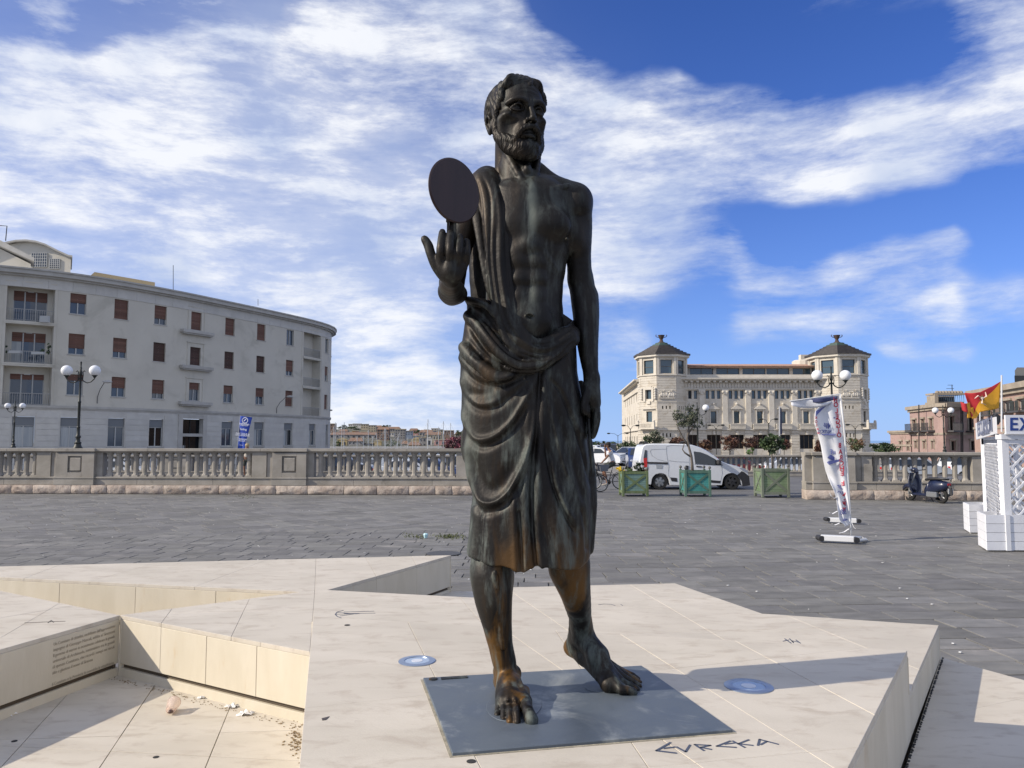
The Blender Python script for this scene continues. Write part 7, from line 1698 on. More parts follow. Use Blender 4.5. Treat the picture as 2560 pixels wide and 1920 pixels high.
def pole_lamp(u, v_top, Y, label, span=.9, kind=1):
 b = S(u, 1120, Y); top = S(u, v_top, Y).z; t = thing('pole_lamp', label, 'street lamp', (b.x, Y, -.7), group='thin double-arm poles')
 q = MB(); h = top + .7; q.tube([(0, 0, 0), (0, 0, h * .9)], .06, 6)
 for sg in (-1, 1): q.tube([(0, 0, h * .86), (sg * span * .4, 0, h * .97), (sg * span, 0, h)], .035, 5)
 q.build('post', M_iron, t)
 for sg in (-1, 1): q = MB(); q.sphere((sg * span * 1.2, 0, h - .05), .30, 8, 6, (1.2, .7, .5 if kind else .9)); q.build('lamp_head', M_iron, t)
pole_lamp(1576.5, 1063, 120, 'thin double-arm pole left of the hotel flank'); pole_lamp(1545, 1083, 160, 'faint thin double-arm pole over the parked cars', 1.6); pole_lamp(1923, 1047, 110, 'thin double-arm pole in the middle of the hotel front'); pole_lamp(2139.5, 1061, 110, 'thin double-arm pole before the right hotel tower'); pole_lamp(1791, 1062, 125, 'thin double-arm pole right of the white van roof')
t = thing('banner_pole', 'slim pole with a dark furled banner before the hotel windows', 'pole', (S(1949, 1120, 55).x, 55, -.6))
q = MB(); p0, p1 = S(1949, 1134, 55), S(1949, 1016, 55); q.tube([p0, p1], .055, 6); q.build('post', pmat('grey_pole', (.35, .36, .38), rough=.5), t, world=True)
q = MB(); p2, p3 = S(1952.5, 1020, 55), S(1951.5, 1085, 55); q.box((p2 + p3) / 2, (.13, .06, (p2 - p3).length)); q.build('banner', pmat('navy_cloth', (.02, .025, .06)), t, world=True)
# ================================================================== shrubs in front of the hotel
for i, (u, v, w, h, mats, lab) in enumerate(((1694, 1108, 19, 13, L_rd, 'red-brown round shrub tree left of the leaning olive'), (1762, 1112, 17, 14, L_rd, 'red-brown round shrub tree over the white van roof'), (1824, 1106, 22, 17, L_rd, 'red-brown round shrub tree behind the van windscreen'), (1880, 1108, 19, 15, L_rd, 'red-brown round shrub tree left of the young green tree'), (1960, 1112, 14, 13, L_rd, 'red-brown shrub tree half hidden by the young green tree'), (2137, 1110, 20, 16, [L_ol[0], L_rd[2], L_gr[2]], 'brownish green tree before the right hotel tower'), (2046, 1118, 9, 16, L_rd, 'narrow reddish shrub behind the white banner'))):
 bush('shrub_tree', lab, 'shrub', S(u, v, 100), (m_px(w, 100), m_px(w, 100), m_px(h, 100)), 1700, .19, mats, 50 + i, 'round shrub trees before the hotel', 2.0)
bush('green_bush', 'small bright green bush over the far balustrade', 'bush', S(1875, 1128, 90), (m_px(9, 90), .6, m_px(9, 90)), 300, .2, [L_gr[2], lmat('bright_leaf', (.05, .14, .02))], 60)
bush('dark_bush', 'broad dark green bushes at the right foot of the hotel', 'bush', S(2210, 1121, 75), (m_px(32, 75), 1, m_px(13, 75)), 1600, .2, L_gr, 61)
bush('olive_tree', 'round green tree left of the hotel flank behind the parked cars', 'tree', S(1573, 1126, 75), (m_px(25, 75), 1, m_px(22, 75)), 2600, .16, [L_gr[2], L_gr[0], L_ol[0]], 62, None, 1.6)
bush('olive_tree', 'grey-green tree against the left hotel tower', 'tree', S(1637, 1094, 100), (m_px(22, 100), 1.2, m_px(16, 100)), 1500, .2, L_ol, 63, None, 2.4)
bush('dark_tree', 'dark leafy tree before the left hotel tower door', 'tree', S(1615, 1104, 100), (m_px(11, 100), 1, m_px(15, 100)), 900, .2, L_gr, 64, None, 2.0)
bush('round_shrub', 'dark green shrub beyond the parked cars', 'shrub', S(1502, 1131, 95), (m_px(13, 95), 1, m_px(9, 95)), 700, .2, L_gr, 65)
bush('palm_shrub', 'ragged greyish tree beyond the cyclist', 'tree', S(1510, 1115, 130), (m_px(8, 130), 1, m_px(11, 130)), 500, .32, L_ol, 66, None, 2.2)
def palm(u, v, Y, h, label):
 c = S(u, v, Y); t = thing('palm_tree', label, 'palm tree', (c.x, Y, c.z - h), group='small palms far beyond the bridge'); q = MB(); q.tube([(0, 0, 0), (.1, 0, h)], .22, 6); q.build('trunk', M_bark, t)
 q = MB(); rnd = random.Random(int(u))
 for k in range(22):
  a = k * 2.4; l = 1.9; d = Vector((math.cos(a), math.sin(a), 0)); e = rnd.uniform(-.2, .9); pts = [Vector((.1, 0, h)) + d * l * s_ + Vector((0, 0, l * (e * s_ - .8 * s_ * s_))) for s_ in (0, .35, .7, 1)]
  w = Vector((-d.y, d.x, 0)) * .22
  for a_, b_ in zip(pts, pts[1:]): q.add([a_ - w, b_ - w * .6, b_ + w * .6, a_ + w], [(0, 1, 2, 3)])
 q.build('crown', L_gr[1], t); 
palm(1484, 1107, 130, 3.2, 'dark palm nearest the robe'); palm(1531, 1110, 130, 3.0, 'dark palm right above the cyclist head')
# ================================================================== cars
M_tyre = pmat('tyre_rubber', (.018, .018, .018), rough=.9); M_rim = pmat('alloy_rim', (.34, .35, .36), rough=.35, metal=.7); M_blackp = pmat('black_plastic', (.025, .025, .028), rough=.6)
M_cgl = glass_mat('car_glass', (.015, .02, .025), .05); M_red = pmat('red_lamp', (.45, .015, .012), rough=.25); M_hl = pmat('headlamp', (.40, .43, .50), rough=.12, metal=.3)
def paint(nm, c): 
 m = pmat(nm, c, rough=.32); m.node_tree.nodes['Principled BSDF'].inputs['Coat Weight'].default_value = .6; return m
def wheel(t, x, y, r, w, rim, spokes=6):
 q = MB(); n = 28; pr = [(r * .62, -w / 2), (r * .93, -w / 2), (r, -w * .3), (r, w * .3), (r * .93, w / 2), (r * .62, w / 2)]
 vs = [Vector((x + rr * math.cos(2 * math.pi * k / n), y + yy, r + rr * math.sin(2 * math.pi * k / n))) for (rr, yy) in pr for k in range(n)]
 q.add(vs, [(i * n + k, i * n + (k + 1) % n, (i + 1) * n + (k + 1) % n, (i + 1) * n + k) for i in range(5) for k in range(n)]); o = q.build('wheel', M_tyre, t, auto=40)
 q = MB(); ys = y + math.copysign(w * .36, y)
 q.tube([(x, ys - math.copysign(.08, y), r), (x, ys - math.copysign(.06, y), r)], r * .66, 24)
 for k in range(spokes):
  a = 2 * math.pi * k / spokes + .3; c, s_ = math.cos(a), math.sin(a); wd_ = r * .16
  q.hexa([(x + c * r * .1 - s_ * wd_, ys - .03, r + s_ * r * .1 + c * wd_), (x + c * r * .62 - s_ * wd_ * .8, ys - .02, r + s_ * r * .62 + c * wd_ * .8), (x + c * r * .62 + s_ * wd_ * .8, ys - .02, r + s_ * r * .62 - c * wd_ * .8), (x + c * r * .1 + s_ * wd_, ys - .03, r + s_ * r * .1 - c * wd_)] +
               [(x + c * r * .1 - s_ * wd_, ys + .02, r + s_ * r * .1 + c * wd_), (x + c * r * .62 - s_ * wd_ * .8, ys + .02, r + s_ * r * .62 + c * wd_ * .8), (x + c * r * .62 + s_ * wd_ * .8, ys + .02, r + s_ * r * .62 - c * wd_ * .8), (x + c * r * .1 + s_ * wd_, ys + .02, r + s_ * r * .1 - c * wd_)])
 q.sphere((x, ys, r), r * .15, 8, 6, (1, .5, 1)); q.build('rim', rim, o)
 return o
def shell(prof, W_, tum=.10, belt=.9, n=1):
 "car body: side outline (x, z) swept across, sides leaning in above the belt line"
 q = MB(); N_ = len(prof)
 def wd_(z): return W_ / 2 - (max(0, z - belt) * tum * 1.6) - .05 * max(0, .35 - z)
 ys = [-1, -.93, -.6, 0, .6, .93, 1]; vs = []
 for f in ys:
  e = abs(f); 
  for (x, z) in prof:
   k = 0 if e < .95 else .035
   cx_ = sum(p[0] for p in prof) / N_; cz = .75
   vs.append((x + (cx_ - x) * k * .5, f * wd_(z), z + (cz - z) * k))
 q.add(vs, [(i * N_ + k, i * N_ + (k + 1) % N_, (i + 1) * N_ + (k + 1) % N_, (i + 1) * N_ + k) for i in range(len(ys) - 1) for k in range(N_)] + [tuple(range(N_ - 1, -1, -1)), tuple(range((len(ys) - 1) * N_, len(ys) * N_))])
 return q, wd_
def arch(x, r, z0, n=9): return [(x + r * math.cos(math.pi * k / (n - 1)), z0 + r * math.sin(math.pi * k / (n - 1)) if k not in (0, n - 1) else z0) for k in range(n)]
def side_poly(nm, pts, wd_, sg, out, mat, t, th=.01):
 q = MB(); v = [Vector((x, sg * (wd_(z) + out), z)) for x, z in pts]; q.extrude(v, (0, -sg * th, 0)); return q.build(nm, mat, t)
def smooth_prof(p, keep=()):
 return p
def car(name, label, cat, kind, col_, loc, rz, s=1.0, group=None, door_line=True):
 t = thing(name, label, cat, loc, rz, group); L = 4.2
 if kind == 'sedan': prof = [(-2.1, .45), (-2.1, .75), (-2.02, .95), (-1.55, 1.02), (-.95, 1.42), (-.3, 1.47), (.35, 1.43), (1.05, 1.02), (1.75, .90), (2.05, .72), (2.12, .45), (2.05, .25)]
 elif kind == 'suv': prof = [(-2.1, .45), (-2.12, .95), (-2.0, 1.15), (-1.85, 1.62), (-1.6, 1.70), (.3, 1.68), (1.0, 1.18), (1.85, 1.05), (2.1, .8), (2.12, .4), (2.05, .28)]
 else: prof = [(-1.85, .45), (-1.88, .85), (-1.8, 1.05), (-1.55, 1.42), (-1.2, 1.50), (.2, 1.48), (.95, 1.0), (1.6, .88), (1.85, .68), (1.9, .4), (1.85, .25)]
 xw = (prof[-1][0] - .72, prof[0][0] + .72)
 bottom = [(xw[0] + .36, .25)] + arch(xw[0], .36, .25)[1:-1] + [(xw[0] - .36, .25), (xw[1] + .36, .25)] + arch(xw[1], .36, .25)[1:-1] + [(xw[1] - .36, .25), (prof[0][0] + .05, .28)]
 q, wd_ = shell(prof + bottom, 1.72); q.build('body', col_, t, auto=35)
 for x in xw:
  for y in (-.78, .78): wheel(t, x, y, .31, .2, M_rim)
 top = [p for p in prof if p[1] > 1.3]; xa, xb = min(p[0] for p in top), max(p[0] for p in top); zt = max(p[1] for p in prof)
 for sg in (-1, 1):
  side_poly('side_window', [(xa - .30, 1.02), (xa + .02, zt - .12), ((xa + xb) / 2 - .03, zt - .10), ((xa + xb) / 2 - .03, 1.0)], wd_, sg, .012, M_cgl, t)
  side_poly('side_window', [((xa + xb) / 2 + .03, 1.0), ((xa + xb) / 2 + .03, zt - .10), (xb - .02, zt - .13), (xb + .42, 1.02)], wd_, sg, .012, M_cgl, t)
 def slab(nm, x0, z0, x1, z1, w0, w1, m, off=.012):
  a, b = Vector((x0, 0, z0)), Vector((x1, 0, z1)); d = (b - a).normalized(); n_ = Vector((-d.z, 0, d.x)); n_ = n_ if n_.z > 0 else -n_; q = MB(); p = [a + Vector((0, -w0, 0)) + n_ * off, a + Vector((0, w0, 0)) + n_ * off, b + Vector((0, w1, 0)) + n_ * off, b + Vector((0, -w1, 0)) + n_ * off]; q.extrude(p, -n_ * .012); q.build(nm, m, t)
 i = max(k for k, p in enumerate(prof) if p[1] > 1.3); a, b = prof[i], prof[i + 1]
 slab('windscreen', a[0] + (b[0] - a[0]) * .08, a[1] + (b[1] - a[1]) * .08, a[0] + (b[0] - a[0]) * .95, a[1] + (b[1] - a[1]) * .95, .58, .70, M_cgl)
 i = min(k for k, p in enumerate(prof) if p[1] > 1.3); a, b = prof[i], prof[i - 1]
 slab('rear_window', a[0] + (b[0] - a[0]) * .1, a[1] + (b[1] - a[1]) * .1, a[0] + (b[0] - a[0]) * .9, a[1] + (b[1] - a[1]) * .9, .56, .66, M_cgl)
 for sg in (-1, 1):
  q = MB(); q.sphere((prof[-1][0] - .03, sg * .62, .66), .13, 10, 6, (.5, 1.3, .7)); q.build('headlight', M_hl, t); q = MB(); q.box((prof[0][0] + .0, sg * .66, .82), (.08, .26, .16)); q.build('tail_light', M_red, t)
 q = MB(); q.box((prof[-1][0] + .02, 0, .42), (.08, 1.2, .16)); q.build('bumper_grille', M_blackp, t); q = MB(); q.box((prof[0][0] - .01, 0, .62), (.04, .5, .12)); q.build('number_plate', M_wf, t)
 return t
P_wh = paint('white_paint', (.62, .64, .66)); P_si = paint('silver_paint', (.36, .38, .40)); P_dk = paint('dark_paint', (.02, .022, .028)); P_bl = paint('blue_paint', (.02, .04, .12)); P_red = paint('dark_red_paint', (.15, .02, .02))
QZ = -.055
car('parked_car', 'white saloon parked beyond the cyclist, right of the robe', 'car', 'sedan', P_wh, (S(1505, 1150, 62).x, 62, QZ), R(-35), group='cars parked on the far side of the bridge')
car('parked_car', 'dark off-road car behind the cyclist', 'car', 'suv', P_dk, (S(1523, 1150, 74).x, 74, QZ), R(80), group='cars parked on the far side of the bridge')
car('parked_car', 'white hatchback just above the white saloon', 'car', 'hatch', P_wh, (S(1500, 1150, 82).x, 82, QZ), R(-60), group='cars parked on the far side of the bridge')
car('parked_car', 'silver car facing the viewer between the cyclist and the white van', 'car', 'hatch', P_si, (S(1574, 1170, 62).x, 62, QZ), R(-150), group='cars parked on the far side of the bridge')
car('parked_car', 'dark blue car half hidden behind the white van', 'car', 'hatch', P_bl, (S(1605, 1160, 52).x, 53, QZ), R(-95), group='cars parked on the far side of the bridge')
for i, (u, Y, kd, pc_, rz, lab) in enumerate(((860, 50, 'suv', P_dk, 0, 'dark car seen between balusters under the rounded building end'), (1020, 49, 'sedan', P_wh, 5, 'white car seen between balusters under the yellow houses'), (1085, 50, 'hatch', P_bl, -4, 'dark blue car seen between balusters left of the robe'), (1140, 53, 'suv', P_wh, 8, 'white off-road car seen between balusters beside the robe'), (300, 49, 'sedan', P_wh, 3, 'white car glimpsed between balusters right of the tall lamp'), (1840, 52, 'hatch', P_red, 6, 'dark red car behind the short balustrade over the van bonnet'), (1905, 54, 'sedan', P_dk, -6, 'dark saloon behind the short balustrade by the green planter'), (1975, 52, 'sedan', P_wh, 4, 'white saloon behind the short balustrade near the pier'), (2290, 48, 'hatch', P_si, 2, 'silver car glimpsed between balusters above the scooter'), (2440, 50, 'suv', P_wh, 0, 'white off-road car roof above the balustrade left of the booth'))):
 car('parked_car', lab, 'car', kd, pc_, (S(u, 1150, Y).x, Y, -.6 if u > 1250 else -.7), R(rz), group='cars parked along the quays')
# ---- white panel van
VY = 31.2; vx0, vx1 = S(1597, 1200, VY).x, S(1876, 1200, VY).x; VL = vx1 - vx0; van = thing('panel_van', 'white panel van passing behind the planters, black front bumper', 'van', ((vx0 + vx1) / 2, VY + .9, GZ - .01))
X_ = lambda u: S(u, 1160, VY).x - (vx0 + vx1) / 2; Z_ = lambda v: S(1700, v, VY).z - GZ
c7 = lambda x, y: (X_(1460 + x / 4.096), Z_(1080 + y / 4.096))
pr = [c7(562, 385), c7(563, 330), c7(575, 260), c7(595, 160), c7(610, 135), c7(640, 121), c7(720, 117), c7(900, 117), c7(1060, 122), c7(1120, 130), c7(1200, 155), c7(1260, 185), c7(1330, 235), c7(1420, 300), c7(1470, 322), c7(1560, 345), c7(1620, 365), c7(1665, 385), c7(1685, 430), c7(1694, 480), c7(1697, 545)]
zb = Z_(1080 + 545 / 4.096); wr, wf_ = c7(775, 0)[0], c7(1515, 0)[0]; ra = .375
bt = [(wf_ + ra + .03, zb)] + [(wf_ + ra * math.cos(a), .30 + ra * math.sin(a)) for a in [math.pi * k / 10 for k in range(11)]] + [(wf_ - ra - .03, zb), (wr + ra + .03, zb)] + [(wr + ra * math.cos(a), .30 + ra * math.sin(a)) for a in [math.pi * k / 10 for k in range(11)]] + [(wr - ra - .02, zb + .02), (pr[0][0] + .03, zb + .1)]
q, vw = shell(pr + bt, 1.78, .055, 1.0); q.build('body', P_wh, van, auto=32)
for x, rim_, r_ in ((wr, M_rim, .315), (wf_, M_blackp, .315)):
 for y in (-.76, .76): wheel(van, x, y, r_, .2, rim_, 6)
sp_ = lambda nm, pts, m, out=.008, th=.014: [side_poly(nm, [c7(*p) for p in pts], vw, sg, out, m, van, th) for sg in (-1, 1)]
sp_('side_window', [(1128, 196), (1200, 205), (1270, 232), (1340, 272), (1398, 322), (1400, 334), (1330, 332), (1140, 322)], M_cgl)
sp_('window_trim', [(1395, 318), (1426, 338), (1330, 336), (1130, 326), (1330, 330)], M_blackp, .006)
sp_('tail_light', [(628, 180), (648, 185), (648, 262), (612, 265)], M_cgl, .012); sp_('tail_light', [(612, 265), (648, 262), (648, 362), (612, 358)], M_red, .012)
sp_('slide_rail', [(648, 303), (860, 308), (860, 328), (648, 322)], M_blackp); sp_('sill_trim', [(880, 462), (950, 468), (952, 506), (895, 500)], M_blackp); sp_('sill_trim', [(1300, 490), (1396, 498), (1392, 522), (1300, 516)], M_blackp)
sp_('front_bumper', [(1568, 440), (1612, 398), (1640, 410), (1688, 452), (1697, 545), (1620, 555), (1610, 500)], M_blackp, .016, .03); sp_('headlight', [(1586, 362), (1640, 368), (1680, 398), (1672, 418), (1620, 392)], M_hl, .02, .03)
sp_('door_handle', [(1150, 344), (1205, 348), (1205, 358), (1150, 354)], M_blackp, .02, .03); sp_('door_handle', [(1040, 340), (1070, 342), (1070, 390), (1040, 388)], M_blackp, .015)
sp_('fuel_flap', [(738, 332), (802, 336), (800, 374), (740, 370)], P_si, .003)
M_seam = pmat('panel_seam', (.14, .15, .16), rough=.6)
def seam(pts):
 for sg in (-1, 1):
  q = MB(); v = [(lambda p: Vector((p[0], sg * (vw(p[1]) + .002), p[1])))(c7(*p)) for p in pts]; q.tube(v, .0035, 4); o = q.build('panel_seam', M_seam, van)
seam([(850, 145), (848, 200), (862, 330), (866, 450), (880, 470)]); seam([(690, 180), (682, 200), (700, 240), (760, 280), (850, 300)]); seam([(690, 178), (850, 172)]); seam([(855, 145), (900, 135), (1060, 140)]); seam([(1085, 190), (1078, 300), (1090, 460), (1110, 490)]); seam([(868, 290), (960, 302), (1075, 305)]); seam([(1408, 338), (1415, 420), (1395, 505)])
q = MB(); q.box((c7(1375, 300)[0], -1.0, c7(1375, 305)[1]), (.16, .22, .20)); q.build('wing_mirror', M_blackp, van, bevel=.04); q = MB(); q.box((c7(1375, 300)[0], 1.0, c7(1375, 305)[1]), (.16, .22, .20)); q.build('wing_mirror', M_blackp, van, bevel=.04)
for x in (650, 1085):
 q = MB(); a = c7(x, 118); 
 for sg in (-1, 1): q.hexa([(a[0] - .12, sg * .62 - .04, a[1] - .03), (a[0] + .12, sg * .62 - .04, a[1] - .03), (a[0] + .12, sg * .62 + .04, a[1] - .03), (a[0] - .12, sg * .62 + .04, a[1] - .03), (a[0] - .04, sg * .62 - .03, a[1] + .08), (a[0] + .04, sg * .62 - .03, a[1] + .08), (a[0] + .04, sg * .62 + .03, a[1] + .08), (a[0] - .04, sg * .62 + .03, a[1] + .08)])
 q.box((a[0], 0, a[1] + .09), (.06, 1.3, .03)); q.build('roof_bar', M_blackp, van)
a, b = c7(1330, 240), c7(1195, 158); q = MB(); q.extrude([(a[0], -.68, a[1] + .012), (a[0], .68, a[1] + .012), (b[0], .60, b[1] + .012), (b[0], -.60, b[1] + .012)], (0, 0, -.01)); q.build('windscreen', M_cgl, van)
# ================================================================== scooter
sc0 = G(2277, 1251.5, GZ); sc1 = G(2353, 1258.5, GZ); mid = (sc0 + sc1) / 2; dd = (sc0 - sc1).normalized(); s_t = thing('scooter', 'dark blue scooter parked on its stand in front of the right balustrade', 'scooter', tuple(mid), math.atan2(dd.y, dd.x))
P_sc = paint('navy_paint', (.010, .016, .045)); wb = (sc0 - sc1).length / 2; wb = max(wb, .62)
def swheel(x, r=.235):
 q = MB(); n = 26; pr_ = [(r * .66, -.045), (r * .9, -.055), (r, -.02), (r, .02), (r * .9, .055), (r * .66, .045)]
 q.add([Vector((x + rr * math.cos(2 * math.pi * k / n), yy, r + rr * math.sin(2 * math.pi * k / n))) for (rr, yy) in pr_ for k in range(n)], [(i * n + k, i * n + (k + 1) % n, (i + 1) * n + (k + 1) % n, (i + 1) * n + k) for i in range(5) for k in range(n)]); o = q.build('wheel', M_tyre, s_t, smooth=True)
 q = MB()
 for k in range(5): a = k * 1.2566; q.tube([(x, 0, r), (x + r * .68 * math.cos(a), 0, r + r * .68 * math.sin(a))], .016, 5)
 q.tube([(x, -.03, r), (x, .03, r)], .05, 10); q.build('rim', M_rim, o)
swheel(wb); swheel(-wb)
def loft(name, secs, mat, par, n=14):
 "secs: (x, z, half width y, half height, tilt)"
 q = MB(); vs = []
 for (x, z, hy, hh, tl) in secs:
  for k in range(n):
   a = 2 * math.pi * k / n; ly, lz = hy * math.copysign(abs(math.cos(a)) ** .8, math.cos(a)), hh * math.copysign(abs(math.sin(a)) ** .8, math.sin(a)); vs.append((x - lz * math.sin(tl), ly, z + lz * math.cos(tl)))
 q.add(vs, [(i * n + k, i * n + (k + 1) % n, (i + 1) * n + (k + 1) % n, (i + 1) * n + k) for i in range(len(secs) - 1) for k in range(n)] + [tuple(range(n - 1, -1, -1)), tuple(range((len(secs) - 1) * n, len(secs) * n))]); return q.build(name, mat, par, smooth=True)
loft('front_mudguard', [(wb + .27, .30, .03, .03, 0), (wb + .20, .42, .09, .06, -.4), (wb + .05, .50, .105, .07, 0), (wb - .12, .46, .10, .08, .3), (wb - .22, .34, .06, .06, .6)], P_sc, s_t)
q = MB()
def lg(a, b): 
 z = .24 + b * .68; w = (.16 + .10 * math.sin(min(1, b * 1.3) * math.pi * .8)) * (1 if b < .8 else 1 - (b - .8) * 1.6); x = wb - .30 + b * .10 + .03 * math.sin(b * 3); return Vector((x + .10 * (1 - (2 * a - 1) ** 2), (a - .5) * 2 * w, z))
q.grid(lg, 10, 12); o = q.build('leg_shield', P_sc, s_t, smooth=True); solid(o, .03)
q = MB(); v = [(wb - .31 + b * .10 + .03 * math.sin(b * 3), sg * ((.16 + .10 * math.sin(min(1, b * 1.3) * math.pi * .8)) * (1 if b < .8 else 1 - (b - .8) * 1.6) + .005), .24 + b * .68) for sg in (-1,) for b in [k / 10 for k in range(11)]]; q.tube(v, .009, 5); q.build('chrome_edge', M_rim, s_t)
q = MB(); q.bb(-.30, wb - .24, -.17, .17, .20, .285); q.build('footboard', P_sc, s_t, bevel=.02); loft('tunnel', [(-.05, .36, .10, .12, 0), (-.16, .42, .15, .20, .1), (-.28, .48, .18, .24, 0)], P_sc, s_t)
loft('rear_body', [(-.18, .42, .12, .17, .2), (-.30, .50, .19, .22, 0), (-.52, .53, .215, .20, 0), (-.76, .55, .18, .15, 0), (-.92, .58, .10, .08, 0)], P_sc, s_t)
loft('seat', [(-.08, .72, .09, .04, 0), (-.25, .755, .14, .05, 0), (-.55, .77, .15, .05, 0), (-.80, .77, .12, .045, 0), (-.88, .76, .06, .03, 0)], M_blackp, s_t)
loft('headset', [(wb - .34, .93, .05, .04, .3), (wb - .28, .99, .10, .07, .2), (wb - .20, 1.02, .10, .08, 0), (wb - .13, 1.01, .07, .06, 0)], P_sc, s_t)
q = MB(); q.sphere((wb - .13, 0, 1.01), .075, 14, 8, (.5, 1, 1)); q.build('headlight', M_hl, s_t, smooth=True)
q = MB(); q.tube([(wb - .34, -.34, 1.02), (wb - .30, -.12, 1.0), (wb - .30, .12, 1.0), (wb - .34, .34, 1.02)], .017, 6); q.build('handlebar', M_blackp, s_t)
for sg in (-1, 1): q = MB(); q.tube([(wb - .32, sg * .24, 1.02), (wb - .30, sg * .30, 1.12)], .007, 5); q.sphere((wb - .30, sg * .31, 1.15), .06, 10, 6, (.3, 1, .8)); q.build('mirror', M_blackp, s_t)
q = MB(); q.tube([(wb, .05, .235), (wb - .05, .06, .42), (wb - .25, 0, .9)], .03, 6); q.build('fork', M_rim, s_t)
q = MB(); q.box((-.42, .16, .27), (.40, .12, .17)); q.tube([(-.30, -.17, .24), (-.55, -.18, .24), (-.85, -.18, .30)], .055, 8); q.build('engine', M_rim, s_t, bevel=.02)
q = MB(); q.box((-.90, 0, .60), (.06, .16, .09)); q.build('tail_light', M_red, s_t, bevel=.02); q = MB(); q.box((-.96, 0, .40), (.02, .19, .16)); q.build('number_plate', M_wf, s_t); q = MB(); q.tube([(-.82, 0, .62), (-.96, 0, .50), (-.98, 0, .28)], .05, 5); q.build('rear_mudguard', M_blackp, s_t)
q = MB(); q.tube([(-.62, -.10, .80), (-.98, -.12, .80), (-.98, .12, .80), (-.62, .10, .80)], .012, 5); q.build('rear_rack', M_rim, s_t)
q = MB()
for sg in (-1, 1): q.tube([(-.10, sg * .06, .22), (-.16, sg * .16, .0)], .014, 5)
q.build('stand', M_blackp, s_t)
# ================================================================== people and bicycles
M_skin = pmat('skin', (.20, .10, .062), rough=.6); M_white = pmat('white_cotton', (.62, .64, .68), rough=.9); M_olive = pmat('dark_shorts', (.045, .05, .04), rough=.9); M_hair = pmat('dark_hair', (.018, .013, .010), rough=.8); M_blk = pmat('black_cotton', (.014, .014, .016), rough=.9); M_shoe = pmat('beige_shoes', (.32, .30, .26), rough=.8)
def skin_mesh(name, mat, parent, chains, sub=2, root=0):
 "one continuous body grown over a skeleton: chains of (point, radius) sharing points"
 verts = []; rad = []; edges = []; key = {}
 for ch in chains:
  prev = None
  for (p, r) in ch:
   k = tuple(round(x, 4) for x in p)
   if k not in key: key[k] = len(verts); verts.append(p); rad.append(r)
   i = key[k]
   if prev is not None: edges.append((prev, i))
   prev = i
 me = bpy.data.meshes.new(name); me.from_pydata(verts, edges, []); me.materials.append(mat)
 o = bpy.data.objects.new(name, me); link(o, parent)
 md = o.modifiers.new('skin', 'SKIN'); md.use_smooth_shade = True
 for i, r in enumerate(rad): me.skin_vertices[0].data[i].radius = (r, r) if not hasattr(r, '__len__') else r; me.skin_vertices[0].data[i].use_root = (i == root)
 s2 = o.modifiers.new('subsurf', 'SUBSURF'); s2.levels = sub; s2.render_levels = sub
 return o
